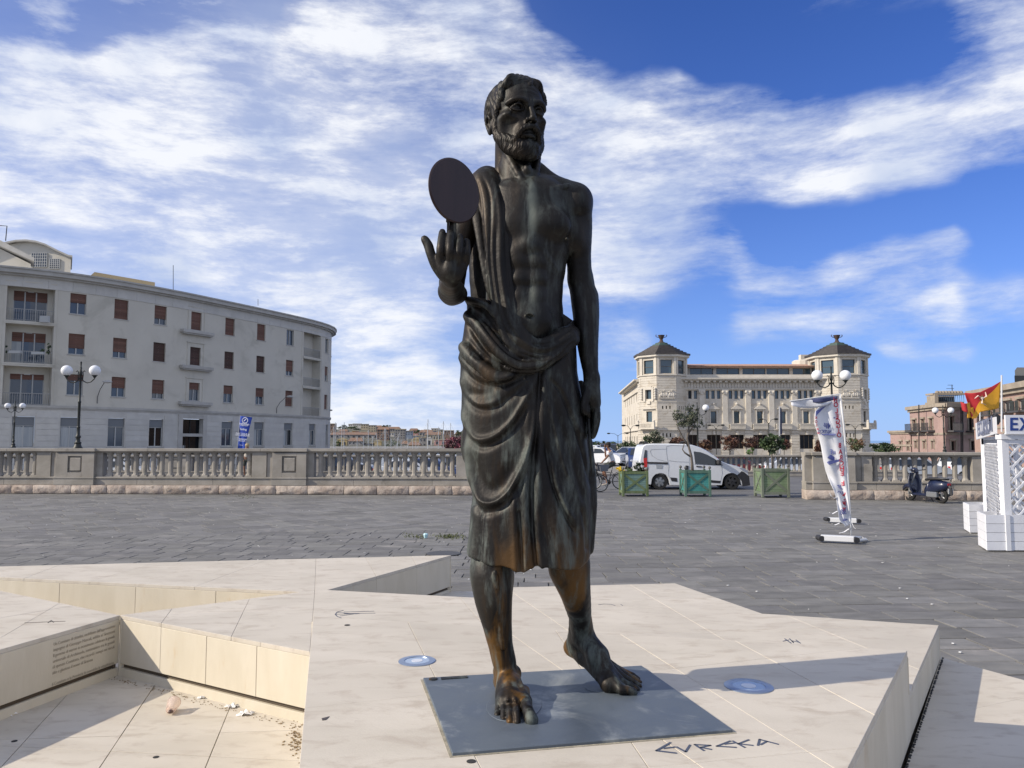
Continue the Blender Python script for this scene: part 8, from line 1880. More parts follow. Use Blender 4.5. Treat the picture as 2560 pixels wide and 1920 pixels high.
def bicycle(name, label, loc, rz, basket=False):
 t = thing(name, label, 'bicycle', loc, rz); r = .335; wbx = .53
 for x in (wbx, -wbx):
  q = MB(); n = 36; rings = []
  for (rr, ry) in ((r - .02, .018),):
   pts = [Vector((x + rr * math.cos(2 * math.pi * k / n), 0, r + rr * math.sin(2 * math.pi * k / n))) for k in range(n + 1)]
   q.tube(pts, .019, 7, caps=False)
  o = q.build('wheel', M_tyre, t, smooth=True)
  q = MB(); q.tube([Vector((x + (r - .045) * math.cos(2 * math.pi * k / n), 0, r + (r - .045) * math.sin(2 * math.pi * k / n))) for k in range(n + 1)], .012, 5, caps=False)
  for k in range(16): a = k * math.pi / 8; q.tube([(x, .02 * (-1) ** k, r), (x + (r - .05) * math.cos(a), 0, r + (r - .05) * math.sin(a))], .0025, 3)
  q.build('rim', M_wf, o)
 bb, st_, ht_, hb_ = Vector((-.06, 0, .29)), Vector((-.20, 0, .78)), Vector((.38, 0, .86)), Vector((.43, 0, .66)); f, rw = Vector((wbx, 0, r)), Vector((-wbx, 0, r))
 q = MB(); q.tube([bb, st_], .017, 6); q.tube([hb_, bb], .020, 6); q.tube([ht_ + Vector((.02, 0, -.1)), bb.lerp(st_, .75)], .017, 6); q.tube([ht_, hb_], .02, 6)
 for sg in (-1, 1): q.tube([bb + Vector((0, sg * .03, 0)), rw + Vector((0, sg * .06, 0))], .010, 5); q.tube([st_.lerp(bb, .15), rw + Vector((0, sg * .06, 0))], .009, 5)
 q.build('frame', M_blackp, t)
 q = MB()
 for sg in (-1, 1): q.tube([hb_ + Vector((.01, sg * .04, -.02)), Vector((.50, sg * .05, .45)), f + Vector((0, sg * .05, 0))], .012, 5)
 q.build('fork', M_blackp, t)
 q = MB(); q.tube([ht_, ht_ + Vector((.0, 0, .18))], .014, 6); q.tube([Vector((.22, -.29, 1.06)), Vector((.36, -.25, 1.07)), Vector((.40, -.1, 1.04)), Vector((.38, 0, 1.03)), Vector((.40, .1, 1.04)), Vector((.36, .25, 1.07)), Vector((.22, .29, 1.06))], .013, 6); q.build('handlebar', M_blackp, t)
 q = MB(); q.tube([st_, st_ + Vector((-.03, 0, .14))], .013, 6); q.build('seat_post', M_rim, t); loft('saddle', [(.02, .94, .03, .02, 0), (-.12, .945, .06, .03, 0), (-.30, .955, .10, .035, 0), (-.36, .955, .08, .03, 0)], M_blackp, t)
 q = MB(); q.tube([bb + Vector((0, -.06, 0)), bb + Vector((0, -.045, 0))], .10, 20); q.tube([bb + Vector((0, -.07, 0)), bb + Vector((.06, -.08, -.16))], .012, 5); q.tube([bb + Vector((0, .07, 0)), bb + Vector((-.06, .08, .16))], .012, 5); q.box(bb + Vector((.06, -.13, -.17)), (.09, .10, .025)); q.box(bb + Vector((-.06, .13, .17)), (.09, .10, .025)); q.build('pedals', M_blackp, t)
 q = MB()
 for x in (wbx, -wbx):
  pts = [Vector((x + (r + .035) * math.cos(a), 0, r + (r + .035) * math.sin(a))) for a in [R(k) for k in (range(20, 175, 12) if x < 0 else range(40, 190, 12))]]; q.tube(pts, .028, 6, sq=.4)
  o = q.build('mudguard', M_blackp, t, smooth=True); q = MB()
 if basket:
  q = MB(); q.add([(.50, -.16, .80), (.78, -.16, .80), (.78, .16, .80), (.50, .16, .80), (.46, -.20, 1.04), (.84, -.20, 1.04), (.84, .20, 1.04), (.46, .20, 1.04)], [(3, 2, 1, 0), (0, 1, 5, 4), (1, 2, 6, 5), (2, 3, 7, 6), (3, 0, 4, 7)]); o = q.build('basket', pmat('grey_basket', (.16, .17, .19), rough=.8), t); solid(o, .012)
 return t
BX = S(1485, 1205, 31.3).x
bc = (BX + .53, 31.3, GZ)
bicycle('bicycle', 'black bicycle with pale rims under the man in the white shirt', bc, R(180))
def rider(label, loc, rz, shirt, shorts, phone=True, other=False):
 "seated rider, local +x forward"
 t = thing('person', label, 'person', loc, rz)
 sad = Vector((-.24, 0, .99)); hip = sad + Vector((.02, 0, .06)); chest = hip + Vector((.09, 0, .40)); neck = chest + Vector((.05, 0, .17)); head = neck + Vector((.05, 0, .15))
 T = lambda v: tuple(v)
 kn = [Vector((.20, -.15, .93)), Vector((.16, .13, .80))]; an = [Vector((.12, -.14, .50)), Vector((.02, .13, .30))] if not other else [Vector((.10, -.14, .30)), Vector((.02, .13, .10))]
 ch = [[(T(hip), .125), (T(hip + Vector((.03, 0, .14))), .125), (T(chest + Vector((0, 0, -.08))), .14), (T(chest), .14), (T(chest + Vector((.02, 0, .10))), .09), (T(neck), .055), (T(neck + Vector((.02, 0, .05))), .05), (T(head + Vector((-.005, 0, -.04))), .078), (T(head + Vector((0, 0, .03))), .095), (T(head + Vector((-.01, 0, .09))), .07)]]
 for i, sg in enumerate((-1, 1)):
  h2 = hip + Vector((.03, sg * .09, -.02)); ch.append([(T(hip), .125), (T(h2), .10), (T(h2.lerp(kn[i], .5)), .082), (T(kn[i]), .058), (T(kn[i].lerp(an[i], .35) + Vector((-.02, 0, 0))), .056), (T(an[i]), .036), (T(an[i] + Vector((.0, 0, -.07))), .038), (T(an[i] + Vector((.10, 0, -.09))), .036), (T(an[i] + Vector((.19, 0, -.10))), .026)])
 sh = [chest + Vector((.01, -.19, .07)), chest + Vector((.01, .19, .07))]
 if phone: el = [sh[0] + Vector((.14, -.04, -.24)), sh[1] + Vector((.16, .03, -.24))]; ha = [head + Vector((.10, -.09, -.02)), Vector((.24, .24, 1.08))]
 else: el = [sh[0] + Vector((.14, -.04, -.24)), sh[1] + Vector((.14, .04, -.24))]; ha = [Vector((.26, -.25, 1.08)), Vector((.26, .25, 1.08))]
 for i in (0, 1):
  m_ = el[i].lerp(ha[i], .88); dr = (ha[i] - el[i]).normalized()
  ch.append([(T(chest), .14), (T(sh[i]), .07), (T(sh[i].lerp(el[i], .5)), .052), (T(el[i]), .043), (T(el[i].lerp(ha[i], .4)), .040), (T(m_), .028), (T(ha[i]), .036)])
  for j in range(5): off = Vector((0, (j - 2) * .013, .01 * (j % 2))); ch.append([(T(ha[i]), .036), (T(ha[i] + dr * .04 + off), .009), (T(ha[i] + dr * .075 + off + Vector((.01, 0, .01))), .008)])
 skin_mesh('body', M_skin, t, ch, 1)
 w = .028
 cs = [[(T(hip + Vector((0, 0, .0))), .155), (T(hip + Vector((.03, 0, .14))), .16), (T(chest + Vector((0, 0, -.08))), .172), (T(chest), .172), (T(chest + Vector((.02, 0, .09))), .11), (T(neck + Vector((0, 0, -.03))), .07)]]
 for i in (0, 1): cs.append([(T(chest), .172), (T(sh[i]), .098), (T(sh[i].lerp(el[i], .62)), .078)])
 skin_mesh('shirt', shirt, t, cs, 1)
 cs = [[(T(hip + Vector((.0, 0, .05))), .15), (T(hip), .15)]]
 for i, sg in enumerate((-1, 1)): h2 = hip + Vector((.03, sg * .09, -.02)); cs.append([(T(hip), .15), (T(h2), .122), (T(h2.lerp(kn[i], .5)), .105), (T(h2.lerp(kn[i], .82)), .088)])
 skin_mesh('shorts', shorts, t, cs, 1)
 q = MB(); q.sphere(head + Vector((-.025, 0, .045)), .112, 16, 10, (1.02, .86, .92)); q.sphere(head + Vector((-.05, 0, -.01)), .085, 12, 8, (.9, .95, 1)); q.build('hair', M_hair, t, smooth=True)
 q = MB(); q.sphere(head + Vector((.085, 0, -.065)), .035, 8, 6); q.build('beard', M_hair, t, smooth=True)
 q = MB(); q.sphere(head + Vector((.100, 0, -.005)), .017, 8, 6, (1.2, .8, 1.4)); q.build('nose', M_skin, t, smooth=True)
 for i in (0, 1): q = MB(); q.sphere(head + Vector((.088, (-.03, .03)[i], .02)), .010, 6, 5); q.build('eye', M_hair, t)
 for i in (0, 1): q = MB(); q.sphere(head + Vector((-.01, (-.085, .085)[i], -.01)), .022, 8, 6, (.8, .4, 1.3)); q.build('ear', M_skin, t)
 for i in (0, 1): loft('shoe', [(an[i].x - .06, an[i].z - .09, .035, .045, 0), (an[i].x + .02, an[i].z - .085, .042, .05, 0), (an[i].x + .12, an[i].z - .105, .045, .035, 0), (an[i].x + .22, an[i].z - .115, .03, .02, 0)], M_shoe, t).location = (0, an[i].y, 0)
 if phone: q = MB(); q.box(head + Vector((.07, -.115, -.01)), (.02, .012, .13)); q.build('phone', M_blackp, t)
 return t
rider('man in a white shirt and dark shorts on a bicycle, phone at his ear', bc, R(180), M_white, M_olive)
bc2 = (S(1468, 1205, 29.5).x, 29.6, GZ)
bicycle('bicycle', 'second bicycle with a grey basket, mostly hidden behind the robe', bc2, R(12), True)
rider('person in a black shirt on the second bicycle, mostly hidden behind the robe', bc2, R(12), M_blk, M_blk, False, True)
# passers-by far off
def walker(u, v_head, Y, label, shirt, legs, hairm=None):
 h = S(u, v_head, Y); z0 = h.z - 1.70; t = thing('person', label, 'person', (h.x, Y, z0))
 ch = [[((0, 0, .95), .12), ((0, 0, 1.15), .12), ((0, 0, 1.36), .14), ((0, 0, 1.48), .06), ((0, 0, 1.58), .09), ((0, 0, 1.66), .06)]]
 for sg in (-1, 1): ch += [[((0, 0, .95), .12), ((sg * .1, 0, .88), .09), ((sg * .11, -.04, .48), .06), ((sg * .11, .05, .08), .04), ((sg * .11, -.10, .03), .035)], [((0, 0, 1.36), .14), ((sg * .19, 0, 1.38), .06), ((sg * .25, -.03, 1.1), .042), ((sg * .22, -.14, .88), .03), ((sg * .21, -.17, .80), .03)]]
 skin_mesh('body', M_skin, t, ch, 1)
 skin_mesh('shirt', shirt, t, [[((0, 0, .92), .15), ((0, 0, 1.15), .15), ((0, 0, 1.36), .17), ((0, 0, 1.45), .08)]] + [[((0, 0, 1.36), .17), ((sg * .19, 0, 1.38), .085), ((sg * .23, -.02, 1.2), .065)] for sg in (-1, 1)], 1)
 skin_mesh('trousers', legs, t, [[((0, 0, .96), .14), ((0, 0, .92), .14)]] + [[((0, 0, .92), .14), ((sg * .1, 0, .86), .105), ((sg * .11, -.04, .5), .08)] for sg in (-1, 1)], 1)
 q = MB(); q.sphere((0, .02, 1.62), .11, 12, 8); q.build('hair', hairm or M_hair, t, smooth=True)
walker(618, 1109, 40, 'person with blond hair and pale top beside the blue feather flag', pmat('pale_top', (.55, .50, .42)), M_olive, pmat('blond_hair', (.42, .33, .18)))
# ================================================================== flags and banners
M_bflag = pmat('blue_flag_cloth', (.022, .055, .32), (.03, .08, .42), 1, .8)
M_print = pmat('white_print', (.70, .72, .78), rough=.8)
FY = 40.0; A_, B_, C_, D_ = S(602, 1040, FY), S(630, 1044, FY), S(611, 1125, FY), S(593, 1125, FY)
bf = thing('feather_flag', 'blue feather flag with white print leaning above the left balustrade', 'flag', (D_.x, FY, GZ))
q = MB()
def ff(a, b): p = D_.lerp(C_, a).lerp(A_.lerp(B_, a), b); return p + Vector((0, .05 * math.sin(a * 3 + b * 5), .03 * math.sin(b * 9) * a))
q.grid(ff, 8, 20); o = q.build('cloth', M_bflag, bf, world=True, smooth=True); solid(o, .006)
q = MB(); q.tube([Vector((D_.x - .1, FY, GZ)), D_, A_ + Vector((-.02, 0, .04)), B_ + Vector((0, 0, .03))], .022, 6); q.build('pole', M_rim, bf, world=True)
q = MB(); q.lathe([(.35, 0), (.35, .05), (.05, .08)], 12, (D_.x, FY, GZ)); q.build('base', M_blackp, bf, world=True)
xd = (B_ - A_).normalized(); ud = (A_ - D_).normalized(); sh_ = Matrix.Rotation(R(8), 3, 'Y')
fp = lambda a, b: ff(a, b) + Vector((0, -.09, 0)) - Vector((bf.location.x, bf.location.y, bf.location.z))
q = MB(); c = fp(.5, .88); n = 20; q.tube([c + Vector((.14 * math.cos(2 * math.pi * k / n), 0, .14 * math.sin(2 * math.pi * k / n))) for k in range(n + 1)], .022, 5); q.tube([c + Vector((-.06, 0, -.05)), c + Vector((.06, 0, .07))], .02, 5); q.build('logo', M_print, bf)
for tx_, b, sz in (('bellyplan', .775, .15), ('noleggio barche', .735, .065), ('Sailing', .625, .14), ('DAY TOUR &', .49, .12), ('EXCURSIONS', .445, .12), ('Tramonto', .33, .12), ('SICILIA', .275, .12), ('www.info', .14, .05)):
 text_part('print_line', tx_, sz, frame_M(fp(.5, b), xd + Vector((0, 0, .05)), (0, 0, 1)), M_print, bf, .002, bold=True)
# ---- torn white banner (we see its back)
M_cloth = pmat('white_banner_cloth', (.62, .63, .66), (.70, .71, .74), 3, .85); M_redp = pmat('red_print', (.45, .03, .06), rough=.85); M_blup = pmat('faded_blue_print', (.10, .12, .34), (.20, .22, .42), 4, .85); M_pole = pmat('white_pole', (.60, .61, .62), rough=.45)
NY = 15.2; nb = thing('banner_stand', 'tall torn white banner with red and blue print on a white base', 'banner', tuple(G(2128, 1350, GZ)))
q = MB(); q.tube([S(2128, 1341, NY), S(2126, 1300, NY), S(2119, 1180, NY), S(2109, 1060, NY), S(2100, 985, NY)], [.022, .02, .019, .018, .017], 8); q.build('pole', M_pole, nb, world=True, smooth=True)
q = MB(); q.tube([S(2100, 985, NY), S(2040, 994, NY), S(1975, 1003, NY)], .014, 6); q.build('crossbar', M_pole, nb, world=True)
Le = [(985, 1990), (1000, 2062), (1023, 2037), (1060, 2036), (1091, 2044), (1118, 2052), (1147, 2058), (1168, 2063), (1212, 2077), (1239, 2087), (1250, 2090), (1269, 2093), (1299, 2099), (1306, 2112)]
def le(v): return float(np.interp(v, [p[0] for p in Le[1:]], [p[1] for p in Le[1:]]))
def re_(v): return float(np.interp(v, [987, 1060, 1180, 1300, 1321], [2099.5, 2108, 2118, 2125, 2128]))
def bn(a, b):
 v = 990 + b * 322; l, r_ = le(v), re_(v); u = r_ + (l - r_) * a
 w = a * (.06 * math.sin(b * 9 + a * 3) + .035 * math.sin(b * 23 + a * 7)) + .02 * math.sin(a * 11 + b * 5)
 return S(u, v + a * 6 * math.sin(b * 14), NY + w)
q = MB(); q.grid(bn, 16, 60); o = q.build('cloth', M_cloth, nb, world=True, smooth=True); solid(o, .003)
q = MB(); q.grid(lambda a, b: S(2098 - a * 120, 988 + a * 14 + b * (9 + 16 * math.sin(a * 3.0)), NY + .05 * math.sin(a * 9 + b * 2) * b), 18, 4); o = q.build('cloth', M_cloth, nb, world=True, smooth=True); solid(o, .003)
q = MB(); q.grid(lambda a, b: S(2094 - a * 70, 990 + a * 8 + b * (6 + 6 * math.sin(a * 3.0)), NY - .03 + .03 * math.sin(a * 8)), 12, 3); o = q.build('printed_edge', pmat('navy_print', (.05, .06, .14)), nb, world=True, smooth=True); solid(o, .002)
for pts in ([(2098, 1240), (2085, 1246), (2078, 1240), (2074, 1232)], [(2093, 1278), (2080, 1285), (2074, 1281)], [(2098, 1308), (2086, 1313), (2080, 1309)], [(2122, 1322), (2110, 1330), (2098, 1333)], [(2126, 1300), (2134, 1318), (2139, 1322)]):
 q = MB(); q.tube([S(u, v, NY - .02 * i) for i, (u, v) in enumerate(pts)], [.02, .018, .012, .006][:len(pts)], 6, sq=.3); q.build('torn_strip', M_cloth, nb, world=True)
loc = Vector(nb.location)
def pr_text(body, a, b, size, mat, rot=0.0, mirror=True):
 p = bn(a, b) - loc + Vector((0, -.012, 0)); p2 = bn(a - .1, b) - loc; x = (p2 - bn(a, b) + loc); x = Vector((1, 0, 0)) if x.length < 1e-4 else Vector((x.x, x.y, 0)).normalized()
 M_ = Matrix.Rotation(0, 4, 'Z'); up = Vector((math.sin(rot), 0, math.cos(rot))); M_ = frame_M(p, x, up); 
 if mirror: M_ = M_ @ Matrix.Scale(-1, 4, (1, 0, 0))
 return text_part('print', body, size, M_, mat, nb, .0012, bold=True)
word = 'NOLEGGIO BARCHE E GOM'; 
vv = [999, 1011, 1026, 1040, 1053, 1065, 1079, 1089, None, 1115, 1130, 1144, 1157, 1170, 1182, None, 1208, None, 1234, 1247, 1261, 1275]
for ch_, v in zip('NOLEGGIO BARCHE E GOMM', vv):
 if v: 
  b = (v - 990) / 322; l, r_ = le(v), re_(v); a = min(.9, (r_ - (r_ - 13)) / max(8, r_ - l)); pr_text(ch_, a, b, .135, M_redp, R(4))
for ch_, v in zip('NOLEG', [1040, 1052, 1063, 1075, 1086]): pr_text(ch_, .95, (v - 990) / 322, .075, M_redp)
pr_text('NAUTICO', .66, (1082 - 990) / 322, .085, M_blup, R(-6)); pr_text('Miky', .62, (1066 - 990) / 322, .16, M_blup, R(-12)); pr_text('"', .30, (1048 - 990) / 322, .12, M_blup)
pr_text('TuBlu', .58, (1130 - 990) / 322, .12, M_blup, R(-14)); pr_text('UR', .52, (1220 - 990) / 322, .12, M_blup); pr_text('TUO', .52, (1235 - 990) / 322, .10, M_blup); pr_text('388', .55, (1280 - 990) / 322, .14, M_blup); pr_text('oreblu', .45, (1297 - 990) / 322, .075, M_blup)
def pr_poly(pts, mat):
 q = MB(); v = [bn(a, (vv_ - 990) / 322) + Vector((0, -.02, 0)) for a, vv_ in pts]; q.extrude(v, (0, .004, 0)); q.build('print', mat, nb, world=True)
pr_poly([(.88, 1152), (.80, 1158), (.30, 1152), (.18, 1143), (.30, 1147), (.80, 1150)], M_blup); pr_poly([(.82, 1143), (.55, 1150), (.50, 1142), (.66, 1136)], M_blup); pr_poly([(.90, 1088), (.30, 1086), (.36, 1091), (.84, 1093)], M_blup); pr_poly([(.98, 1022), (.70, 1010), (.78, 1020), (.98, 1036)], M_blup)
def base_bar(u0, u1, v0, v1, Y, label=None):
 q = MB(); a, b = S(u0, (v0 + v1) / 2, Y), S(u1, (v0 + v1) / 2 + 4, Y - .25); h = (v1 - v0) * Y / F; d = (b - a); rz = math.atan2(d.y, d.x); q.box((a + b) / 2, (d.length, .16, h), rz=rz); return q
q = base_bar(2052, 2136, 1337, 1351, 15.1); q.build('base_beam', M_pole, nb, world=True, bevel=.012)
for u in (2050, 2137): q = MB(); c = S(u, 1345 + (4 if u > 2100 else 0), 15.1 - (.25 if u > 2100 else 0)); q.tube([c + Vector((0, -.10, 0)), c + Vector((0, .10, 0))], .055, 10); q.build('end_cap', M_blackp, nb, world=True)
q = MB(); q.tube([S(2134, 1343, 15.05), S(2152, 1344, 15.4), S(2165, 1349, 15.2), S(2138, 1352, 14.8)], .03, 6); q.build('foot_tube', M_pole, nb, world=True)
sb = thing('barrier_beam', 'short white beam with black ends lying behind the torn banner', 'barrier', tuple(G(2105, 1306, GZ)))
q = base_bar(2068, 2142, 1293, 1304, 18.6); q.build('beam', M_pole, sb, world=True, bevel=.012)
for u in (2067, 2144): q = MB(); c = S(u, 1298 + (4 if u > 2100 else 0), 18.6 - (.25 if u > 2100 else 0)); q.tube([c + Vector((0, -.1, 0)), c + Vector((0, .1, 0))], .05, 10); q.build('end_cap', M_blackp, sb, world=True)
# ---- flag with two colours and the three-legged emblem
M_yel = pmat('yellow_flag_cloth', (.62, .30, .015), (.70, .36, .03), 3, .8); M_rdf = pmat('red_flag_cloth', (.36, .015, .02), (.46, .03, .04), 3, .8); M_pale = pmat('pale_emblem', (.62, .52, .45), rough=.8); M_brn = pmat('brown_emblem', (.14, .07, .03), rough=.8)
GY = 14.4; fl_ = thing('flag', 'red and yellow flag with a three-legged emblem flying from the booth', 'flag', tuple(S(2500, 1040, GY)))
EDG_T = [(2502.5, 953), (2480, 966), (2451, 980), (2430, 983), (2411, 982)]; EDG_B = [(2497, 1021), (2472, 1026), (2451, 1030), (2440, 1046), (2431, 1047)]
def fg(a, b):
 t = a * 4; i = min(3, int(t)); k = t - i; tp = [EDG_T[i][j] * (1 - k) + EDG_T[i + 1][j] * k for j in (0, 1)]; bt_ = [EDG_B[i][j] * (1 - k) + EDG_B[i + 1][j] * k for j in (0, 1)]
 u, v = tp[0] * (1 - b) + bt_[0] * b, tp[1] * (1 - b) + bt_[1] * b; return S(u, v, GY + .06 * math.sin(a * 8 + b * 3) * a)
q = MB(); nu, nv = 30, 14
bd_ = lambda a: a * .93 + .03 * math.sin(a * 9)
q.mat(M_rdf); q.grid(lambda a, b: fg(a, bd_(a) * b), nu, nv); q.mat(M_yel); q.grid(lambda a, b: fg(a, bd_(a) + (1 - bd_(a)) * b), nu, nv)
# the fly end curls over
for j in range(8):
 for i in range(6):
  f2 = lambda a, b: S(2424 - a * 23 + 4 * b, 1006 + b * 22 + 4 * math.sin(a * 3) - 3 * a, GY - .05 - .08 * math.sin(a * 3)); a0, a1, b0, b1 = i / 6, (i + 1) / 6, j / 8, (j + 1) / 8
  q.mat(M_rdf if a0 > .33 else M_yel); q.add([f2(a0, b0), f2(a1, b0), f2(a1, b1), f2(a0, b1)], [(0, 1, 2, 3)])
for j in range(6):
 f3 = lambda a, b: S(2418 + a * 16, 1022 + b * 24 - a * 4 + 0 * a, GY - .06 + .05 * a); 
 for i in range(4): a0, a1, b0, b1 = i / 4, (i + 1) / 4, j / 6, (j + 1) / 6; q.mat(M_yel); q.add([f3(a0, b0), f3(a1, b0), f3(a1, b1), f3(a0, b1)], [(0, 1, 2, 3)])
o = q.build('cloth', None, fl_, world=True); bm = bmesh.new(); bm.from_mesh(o.data); bmesh.ops.remove_doubles(bm, verts=bm.verts, dist=.0004); bm.to_mesh(o.data); bm.free(); o.data.shade_smooth(); solid(o, .003)
q = MB(); c = S(2455, 996, GY - .085)
sx_ = GY / F
for k in range(3):
 a = R(25 + 120 * k); d1 = Vector((math.cos(a), 0, math.sin(a))); a2 = a + R(75); d2 = Vector((math.cos(a2), 0, math.sin(a2)))
 q.mat(M_pale); q.tube([c, c + d1 * 12 * sx_, c + d1 * 12 * sx_ - d2 * 11 * sx_ * -1], [.022, .024, .012], 6, sq=.3)
 a3 = a + R(60); d3 = Vector((math.cos(a3), 0, math.sin(a3))); q.mat(M_brn); q.tube([c, c + d3 * 9 * sx_], [.02, .012], 5, sq=.3)
q.mat(M_brn); q.sphere(c, .045, 10, 6, (1, .3, 1)); q.mat(M_pale); q.sphere(c + Vector((0, -.012, 0)), .028, 8, 6, (1, .3, 1)); q.build('emblem', None, fl_, world=True)
# ================================================================== ticket booth of white lattice
M_wp = pmat('white_painted_wood', (.66, .67, .70), (.73, .74, .76), 2, .6, bump=.002, bscale=20, vary=.03, c3=(.55, .55, .56), s3=3, t3=(.6, .8))
bo = thing('ticket_booth', 'white lattice booth at the right edge with a blue-lettered sign', 'booth', tuple(G(2500, 1370, GZ)))
BYf, BYb = 13.9, 16.3
Zb = lambda v, Y: S(2510, v, Y).z
def postb(u0, u1, Y, v_top, nm='post'):
 a, b = S(u0, 1150, Y), S(u1, 1150, Y); q = MB(); q.bb(a.x, b.x, Y, Y + (b.x - a.x), GZ, Zb(v_top, Y)); return q.build(nm, M_wp, bo, world=True, bevel=.004), a.x, b.x
_, fx0, fx1 = postb(2506, 2524, BYf, 1090); _, bx0, bx1 = postb(2461, 2474, BYb, 1095)
_, gx0, gx1 = postb(2690, 2710, BYf, 1090)
_, hx0, hx1 = postb(2600, 2616, BYb, 1095)
_, mx0, mx1 = postb(2539, 2548, BYb, 1095)
def lattice(P00, P10, z0, z1, step, w=.035, th=.012, out=(0, -1, 0)):
 "diagonal slats clipped to the panel between two uprights"
 P00, P10 = Vector(P00), Vector(P10); d = (P10 - P00); L = d.length; d.normalize(); n = Vector((d.y, -d.x, 0)); H = z1 - z0
 for sg in (1, -1):
  k = -H
  while k < L:
   t0, t1 = max(0, -k), min(H, L - k)
   if t1 - t0 > .03:
    a_, b_ = (k + t0, t0), (k + t1, t1)
    if sg < 0: a_, b_ = (L - a_[0], a_[1]), (L - b_[0], b_[1])
    A3_, B3_ = P00 + d * a_[0], P00 + d * b_[0]; A3_.z, B3_.z = z0 + a_[1], z0 + b_[1]; v_ = (B3_ - A3_).normalized(); u_ = v_.cross(n).normalized() * w / 2; o_ = n * (th * (1.05 if sg > 0 else 0))
    q = MB(); q.extrude([A3_ - u_ + o_, B3_ - u_ + o_, B3_ + u_ + o_, A3_ + u_ + o_], n * th); q.build('lattice_slat', M_wp, bo, world=True)
   k += step
zt1 = Zb(1110, BYf); zf0 = GZ + .42
lattice((fx1, BYf + .03, 0), (gx0, BYf + .03, 0), zf0, zt1, .235); lattice((bx1, BYb + .03, 0), (mx0, BYb + .03, 0), zf0, zt1, .235); lattice((mx1, BYb + .03, 0), (hx0, BYb + .03, 0), zf0, zt1, .235)
lattice((bx0 + .03, BYb, 0), (fx0 + .03, BYf + .15, 0), zf0, zt1, .235)
q = MB(); q.bb(fx1, gx0, BYf, BYf + .07, zt1, zt1 + .08); q.build('rail', M_wp, bo, world=True); q = MB(); q.bb(fx0 - .02, gx1, BYf - .03, BYf + .14, Zb(1098, BYf), Zb(1086, BYf)); q.build('beam', M_wp, bo, world=True)
q = MB(); q.bb(bx0, hx1, BYb, BYb + .08, zt1 - .02, zt1 + .10); q.build('rail', M_wp, bo, world=True)
q = MB(); q.extrude([(bx0, BYb, Zb(1101, BYb)), (fx0, BYf, Zb(1096, BYf)), (fx0, BYf, Zb(1088, BYf)), (bx0, BYb, Zb(1094, BYb))], (.09, 0, 0)); q.build('beam', M_wp, bo, world=True)
q = MB(); q.bb(bx0, gx1, BYf + .1, BYb, zt1 + .16, zt1 + .20); q.build('canopy', pmat('grey_canopy', (.22, .22, .22), rough=.9), bo, world=True)
# signs
M_sign = pmat('sign_white', (.68, .69, .72), rough=.5); M_sblue = pmat('sign_blue', (.012, .045, .22), rough=.5); M_sgrey = pmat('faded_blue_letters', (.16, .18, .26), rough=.7)
q = MB(); q.bb(S(2506.5, 1060, BYf).x, S(2700, 1060, BYf).x, BYf - .09, BYf - .05, Zb(1083.5, BYf), Zb(1038, BYf)); sg_ = q.build('sign', M_sign, bo, world=True)
q = MB(); q.bb(S(2505.5, 1060, BYf).x, S(2701, 1060, BYf).x, BYf - .10, BYf - .04, Zb(1085.5, BYf), Zb(1083.6, BYf)); q.build('sign_edge', M_wp, bo, world=True)
bl_ = Vector(bo.location)
def stroke_letter(polys, nm='sign_letter'):
 for pl_ in polys:
  q = MB(); q.extrude([S(u, v, BYf) + Vector((0, -.095, 0)) for u, v in pl_], (0, .004, 0)); q.build(nm, M_sblue, bo, world=True)
stroke_letter([[(2517.2, 1044.5), (2536.5, 1044.5), (2536.5, 1050), (2523.5, 1050), (2523.5, 1057.5), (2535.5, 1057.5), (2535.5, 1063), (2523.5, 1063), (2523.5, 1070.8), (2537.5, 1070.8), (2537.5, 1076.5), (2517.2, 1076.5)]])
stroke_letter([[(2539.5, 1044.5), (2547, 1044.5), (2569, 1076.5), (2561.5, 1076.5)], [(2561, 1044.5), (2568.5, 1044.5), (2547, 1076.5), (2539.5, 1076.5)]])
A_, B_ = Vector((S(2450, 1060, BYb).x, BYb, 0)), Vector((S(2502, 1060, BYf).x, BYf, 0)); dd_ = (B_ - A_).normalized(); nn_ = Vector((dd_.y, -dd_.x, 0)) * .06
zA0, zA1, zB0, zB1 = S(2450, 1099, BYb).z, S(2450, 1058, BYb).z, S(2502, 1084, BYf).z, S(2502, 1042, BYf).z
q = MB(); q.extrude([Vector((A_.x, A_.y, zA0)) + nn_, Vector((B_.x, B_.y, zB0)) + nn_, Vector((B_.x, B_.y, zB1)) + nn_, Vector((A_.x, A_.y, zA1)) + nn_], nn_ * .4); q.build('side_sign', M_sign, bo, world=True)
for body_, k, zf_, sz in (('ESCURSIONI', .50, .56, .40), ('IN BARCA', .62, .82, .13), ('GROTTE MARINE', .55, .22, .13)):
 p = A_.lerp(B_, k) + nn_ * 1.5; z0_, z1_ = zA0 + (zB0 - zA0) * k, zA1 + (zB1 - zA1) * k; p.z = z0_ + (z1_ - z0_) * zf_; sl_ = (zB0 - zA0) / (B_ - A_).length
 Mx = frame_M(p - bl_, dd_ + Vector((0, 0, sl_)), (0, 0, 1)); o = text_part('sign_line', body_, sz, Mx, M_sgrey, bo, .002, bold=True)
 w_ = max(v.co.x for v in o.data.vertices) - min(v.co.x for v in o.data.vertices); o.matrix_local = Mx @ Matrix.Scale(min(1, 2.0 / w_) if sz > .2 else min(1, 1.7 / w_), 4, (1, 0, 0))
for (u, v, Y) in ((2458, 1060, BYb - .3), (2490, 1048, BYf + .5)):
 q = MB(); c = S(u, v, Y); q.box(c, (.14, .10, .16), M=Matrix.Rotation(R(35), 3, 'Y')); q.build('floodlight', M_blackp, bo, world=True)
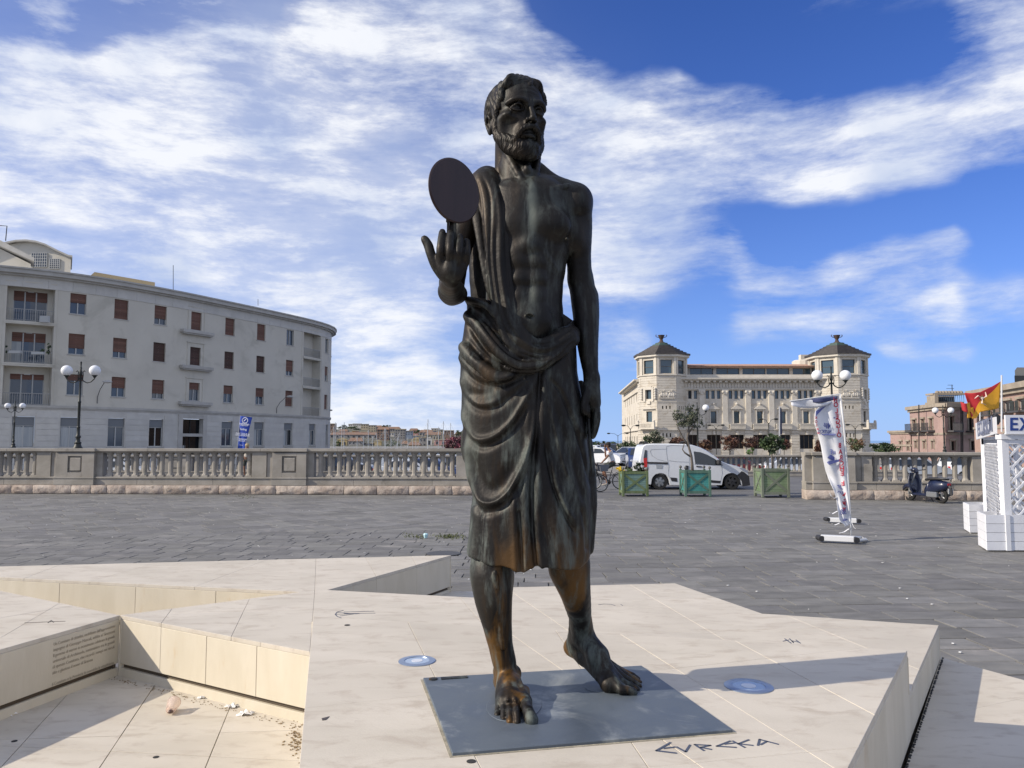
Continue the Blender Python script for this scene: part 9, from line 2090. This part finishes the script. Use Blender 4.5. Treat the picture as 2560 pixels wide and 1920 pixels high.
q = MB(); q.tube([S(2504, 1080, BYf), S(2504, 938, BYf)], .014, 6); q.build('flagpole', M_pole, bo, world=True)
q = MB(); q.tube([S(2450, 1095, BYb), S(2450, 1030, BYb)], .012, 6); q.build('flagpole', M_pole, bo, world=True)
def trough(u0, u1, u2, Yf_, v0, v1, label, cuts):
 "planked white box: left end u0-u1, front u1-u2"
 a = S(u1, v1, Yf_); a.z = GZ; z1 = S(u1, v0, Yf_).z; b = S(u2, v1, Yf_); e = S(u0, v1, Yf_ * 1.0); 
 t = thing('planter_trough', label, 'planter', (a.x, a.y, GZ), group='white planked troughs around the booth')
 dep = .75 if u2 > 2500 else .7; ex = e.x - a.x; # far-left corner seen at u0
 Lx = b.x - a.x; h = (z1 - GZ) / 4; back = Vector((S(u0, 1300, Yf_ + dep).x - a.x, dep, 0))
 for i in range(4):
  segs = [(0, Lx)] if not cuts else [(0, cuts * Lx), (cuts * Lx, Lx)]
  for (s0, s1) in segs: q = MB(); q.bb(s0 + .002, s1 - .002, 0, .03, i * h + .003 + .02, (i + 1) * h - .003 + .02); q.build('board', M_wp, t)
  q = MB(); q.extrude([(0, .0, i * h + .023), (back.x, back.y, i * h + .023), (back.x, back.y, (i + 1) * h + .017), (0, 0, (i + 1) * h + .017)], (.03, .01, 0)); q.build('board', M_wp, t)
  q = MB(); q.extrude([(Lx, 0, i * h + .023), (Lx + back.x, dep, i * h + .023), (Lx + back.x, dep, (i + 1) * h + .017), (Lx, 0, (i + 1) * h + .017)], (-.03, .01, 0)); q.build('board', M_wp, t)
  q = MB(); q.bb(back.x, Lx + back.x, dep - .03, dep, i * h + .023, (i + 1) * h + .017); q.build('board', M_wp, t)
 if cuts: q = MB(); q.bb(cuts * Lx - .04, cuts * Lx + .04, -.02, 0, .02, z1 - GZ + .02); q.build('batten', M_wp, t)
 q = MB(); q.extrude([(.03, .03, .12), (Lx - .03, .03, .12), (Lx + back.x - .03, dep - .03, .12), (back.x + .03, dep - .03, .12)], (0, 0, .4)); q.build('soil', M_dark, t)
 return t
trough(2443, 2468, 2640, 13.85, 1290, 1372, 'white planked trough in front of the booth, split board on its front', .31)
trough(2409, 2425, 2480, 16.5, 1264, 1330, 'smaller white planked trough left of the booth post', None)
